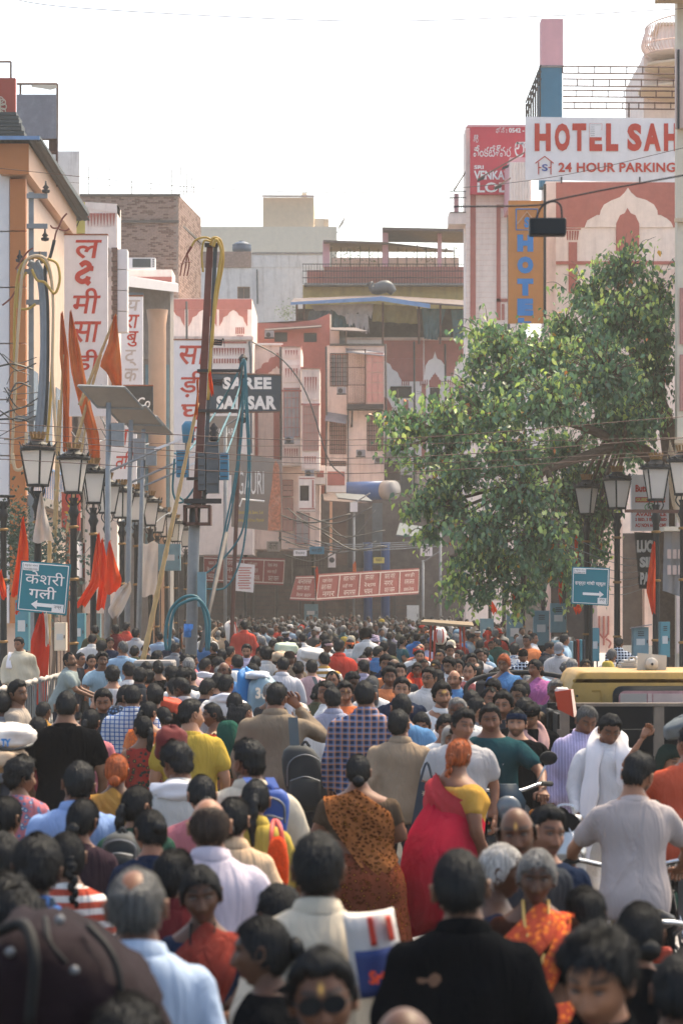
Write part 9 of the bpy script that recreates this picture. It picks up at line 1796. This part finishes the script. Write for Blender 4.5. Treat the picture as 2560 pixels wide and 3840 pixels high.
for px,py in((225,3450),(40,3570),(280,3640)):wb(MB().loft([[P(px,py,6.68)+Vector((r*cos(2*pi*k/12),y,r*sin(2*pi*k/12)))for k in range(12)]for r,y in((.013,.0),(.013,-.008),(.006,-.012))]),'stud',M['zip'],S,True)
wb(MB().tube(bez([P(170,3440,6.80),P(190,3540,6.70),P(270,3630,6.69),P(360,3690,6.73)],6),.008,6),'piping',M['paint_black'],S,True)
wb(MB().tube(bez([P(-20,3500,6.74),P(90,3470,6.70),P(130,3600,6.62),P(110,3840,6.62)],6),.016,6),'strap',M['paint_black'],S,True);wb(MB().tube(bez([P(330,3470,6.80),P(430,3600,6.72),P(470,3840,6.70)],6),.010,6),'seam',M['paint_black'],S,True)
S=empty('shoulder_bag',P(1045,3350,13.6),0,'fluffy orange shoulder bag on the girl in yellow','bag');blob('pouch',P(1042,3255,13.55),(.055,.05,.155),'fur_orange','','',3,.06,S).name='pouch';wb(MB().tube(bez([P(1020,3215,13.55),P(1018,3120,13.6),P(1030,3078,13.75),P(1052,3110,13.6),P(1066,3215,13.55)],6),.014,6),'strap',M['sign_red_dull'],S,True)
S=empty('cloth_bag',P(1420,3700,8.9),0,'white cloth bag with orange stripes and a blue printed panel','bag');W4=lambda u,v,k=0.0:P(1286+44*v+190*u+12*u*v,3440+300*v-20*u+10*sin(3*u+v),8.72+k+.05*(u-.5)**2+.02*sin(7*u+2*v))
def slab(u0,u1,v0,v1,k,mt,nm,n=7):
 V=[W4(u0+(u1-u0)*i/(n-1),v0+(v1-v0)*j/(n-1),k)for j in range(n)for i in range(n)];Fc=[(j*n+i,(j+1)*n+i,(j+1)*n+i+1,j*n+i+1)for j in range(n-1)for i in range(n-1)];b=[p+Vector((0,.02 if nm!='bag' else .14,0))for p in V];m=len(V)
 ed=[i for i in range(n)]+[j*n+n-1 for j in range(1,n)]+[(n-1)*n+i for i in range(n-2,-1,-1)]+[j*n for j in range(n-2,0,-1)]
 wb(MB().add(V+b,Fc+[tuple(q+m for q in f_[::-1])for f_ in Fc]+[(ed[q],ed[(q+1)%len(ed)],ed[(q+1)%len(ed)]+m,ed[q]+m)for q in range(len(ed))]),nm,M[mt],S,True)
slab(0,1,0,1,0,'sack_white','bag');slab(.12,.98,.42,.99,-.03,'print_navy','printed_panel');slab(.46,.58,.0,.36,-.03,'sign_red','stripe');slab(.82,.93,.02,.34,-.03,'sign_red','stripe')
FF(8.64).text('lettering','Sri',1384,3640,1440,3690,M['flag_orange'],S,.03,.0)
S=empty('handbag',P(1590,3130,19.4),0,'navy handbag with pale flowers beside the henna-haired woman in red','bag');wb(MB().hexa([P(1535,3130,19.9),P(1610,3145,19.9),P(1610,3145,19.8),P(1535,3130,19.8)],[P(1570,2930,19.9),P(1625,2940,19.9),P(1625,2940,19.8),P(1570,2930,19.8)]),'bag',M['bag_navy'],S)
for px,py in((1592,2975),(1570,3090),(1596,3030)):
 mb=MB();c=P(px,py,19.785)
 for k in range(8):a=k*pi/4;mb.add([c,c+Vector((.012*cos(a-.3),0,.012*sin(a-.3))),c+Vector((.028*cos(a),0,.028*sin(a))),c+Vector((.012*cos(a+.3),0,.012*sin(a+.3)))],[(0,1,2,3)])
 wb(mb,'flower',M['bag_flower'],S)
wb(MB().tube(bez([P(1575,2930,19.85),P(1600,2860,19.9),P(1625,2940,19.85)],5),.01,5),'strap',M['bag_navy'],S)
o=child_of('stout rider facing us in a dark teal T-shirt with white letters');text('shirt_lettering','ISTON',(-.13,-.187,1.17),(1,0,0),(0,0,1),.22,.06,M['letter_white'],None,.03).parent=o
o=child_of('goateed man in a black T-shirt wearing a dark headband');text('shirt_lettering','ZARA',(.03,-.150,1.24),(1,0,0),(0,0,1),.08,.018,M['letter_white'],None,.02).parent=o
def glasses(label,tint='sign_black',full=False):
 o=child_of(label);b=next(c for c in o.children if c.name.startswith('body'));vs=b.data.vertices;n=len(vs)
 co=np.empty(n*3,dtype=np.float32);vs.foreach_get('co',co);co=co.reshape(-1,3);eyes=[i for p in b.data.polygons if p.material_index==2 for i in p.vertices]
 if not eyes:return
 E=co[eyes];L=E[E[:,0]>np.median(E[:,0])].mean(0);R_=E[E[:,0]<=np.median(E[:,0])].mean(0);k=b.scale
 L=Vector((L[0]*k[0],L[1]*k[1],L[2]*k[2]));R_=Vector((R_[0]*k[0],R_[1]*k[1],R_[2]*k[2]));ax=(L-R_).normalized();up=Vector((0,0,1));fw=ax.cross(up)*-1
 if fw.y>0:fw=-fw
 mb=MB();rr=.028 if full else .022
 for c in(L,R_):
  ring=[c+fw*.020+ax*(rr*cos(2*pi*q/14))+up*(rr*.8*sin(2*pi*q/14))for q in range(15)];mb.tube(ring,.0028,5)
  if full:mb.add(ring[:14],[tuple(range(14))])
 mb.tube([L+fw*.022-ax*rr,R_+fw*.022+ax*rr],.0025,4)
 for c,s in((L,1),(R_,-1)):mb.tube([c+fw*.018+ax*rr*s,c-fw*.08+ax*.052*s+up*.004],.0025,4)
 s_=mb.build('spectacles',M[tint],o)
glasses('person in dark sunglasses with a pale forehead mark at the bottom','paint_black',True)
for l_ in('woman with glasses wearing a bright red scarf','man with glasses in a pale striped shirt and a strap','man with greying swept hair and round glasses beside the carrier bag'):glasses(l_)
def scarf_on(label,mat,pts,r=.05,nm='scarf',flat=.35):
 """long cloth laid round the neck: a flattened tube in the person's own frame"""
 o=child_of(label);mb=MB();P_=bez(pts,6);n=len(P_);rr=[]
 rings=[]
 for i,p in enumerate(P_):
  t=(P_[min(i+1,n-1)]-P_[max(i-1,0)]).normalized();s=t.cross(Vector((0,-1,.001))).normalized();w=t.cross(s);q=r*(1+.15*sin(i*.9))
  rings.append([p+s*q*cos(2*pi*k/14)*(1+.08*sin(3*k+i))+w*q*flat*sin(2*pi*k/14)*(1+.4*sin(2.3*k+i*.4))for k in range(14)])
 mb.loft(rings);return mb.build(nm,M[mat],o,True)
mk('scarf_white',srgb('#d6d3d8'),.9,var=.06);mk('scarf_red_check',srgb('#b0625c'),.9,var=.35,scale=30);mk('scarf_pink',srgb('#b08a86'),.9,var=.15);mk('scarf_red',srgb('#cf3a20'),.9,var=.1)
scarf_on('man in a white shirt with a long white scarf looking down','scarf_white',[(.10,-.12,.95),(.11,-.16,1.20),(.10,-.10,1.36),(.06,.07,1.44),(-.06,.07,1.44),(-.11,-.12,1.34),(-.15,-.18,1.05),(-.19,-.20,.75),(-.21,-.2,.48)],.062,flat=.22)
scarf_on('man in white with a red checked scarf round his neck','scarf_red_check',[(.08,-.12,1.32),(.08,.05,1.42),(-.07,.05,1.42),(-.08,-.10,1.38),(.05,-.15,1.34),(.10,-.17,1.15),(.10,-.17,.95)],.055,flat=.6)
scarf_on('woman with glasses wearing a bright red scarf','scarf_red',[(.10,-.15,1.0),(.10,-.13,1.25),(.08,.02,1.37),(-.08,.02,1.37),(-.10,-.13,1.25),(-.09,-.15,1.0)],.06)
scarf_on('man in black with a dusty pink scarf looking down','scarf_pink',[(.10,-.16,.95),(.09,-.16,1.2),(.08,-.02,1.40),(-.06,.05,1.42),(-.09,-.10,1.36),(0,-.15,1.25),(.06,-.18,1.05)],.055,flat=.6)
scarf_on('young man in a cream shirt with a white towel, beside the left lamp','scarf_white',[(-.17,-.13,1.18),(-.15,-.06,1.40),(-.14,.08,1.38),(-.15,.13,1.15)],.055)
scarf_on('man with a white hooded shawl at his neck','scarf_white',[(.14,-.02,1.36),(.08,.10,1.40),(-.08,.10,1.40),(-.14,-.02,1.36)],.05,flat=.8);scarf_on('young man in a white striped hooded top with a strap','scarf_white',[(.14,-.02,1.36),(.09,.11,1.38),(-.09,.11,1.38),(-.14,-.02,1.36)],.055,flat=.8);scarf_on('man with a white hooded collar left of the wrapped bundle','scarf_white',[(.14,-.02,1.36),(.08,.10,1.40),(-.08,.10,1.40),(-.14,-.02,1.36)],.05,flat=.8)
o=child_of('henna-haired woman in a red saree and yellow blouse with a long braid')
for s in(1,-1):MB().tube([Vector((s*.19,-.04,.80))+Vector((.034*cos(a),.034*sin(a),0))for a in np.linspace(0,6.28,15)],.006,5).build('bangle',M['letter_white'],o)
o=child_of('woman facing us in a rust red saree with a long necklace');MB().tube(bez([(.045,-.03,1.29),(.04,-.09,1.2),(.0,-.135,1.03),(-.04,-.09,1.2),(-.045,-.03,1.29)],6),.005,5).build('necklace',M['paint_black'],o)
o=child_of('older woman facing us in a bright orange dotted saree and gold chain');MB().tube(bez([(.05,-.03,1.3),(.045,-.10,1.2),(.0,-.16,1.04),(-.045,-.10,1.2),(-.05,-.03,1.3)],6),.007,5).build('gold_chain',M['gold_trim'],o)
S=empty('head_load',P(2540,2730,20),0,'tilted green-grey wrapped load on the veiled woman at the right edge','load');blob('wrap',P(2560,2720,20),(.16,.16,.07),'tarp_grey','','',9,.08,S,rot=-.5).name='wrap'
# --- haze
mh=bpy.data.materials.new('haze');mh.use_nodes=True;hn=mh.node_tree.nodes;hl=mh.node_tree.links;hn.remove(hn['Principled BSDF']);pv_=hn.new('ShaderNodeVolumePrincipled');pv_.inputs['Color'].default_value=(.97,.94,.90,1);pv_.inputs['Density'].default_value=.00055;pv_.inputs['Anisotropy'].default_value=.25
hl.new(pv_.outputs[0],hn['Material Output'].inputs['Volume'])
hz=MB().box((-330,-14,-1.3),(330,425,27.5)).build('haze',mh);tag(hz,kind='stuff')
bpy.data.scenes.remove(TMP)
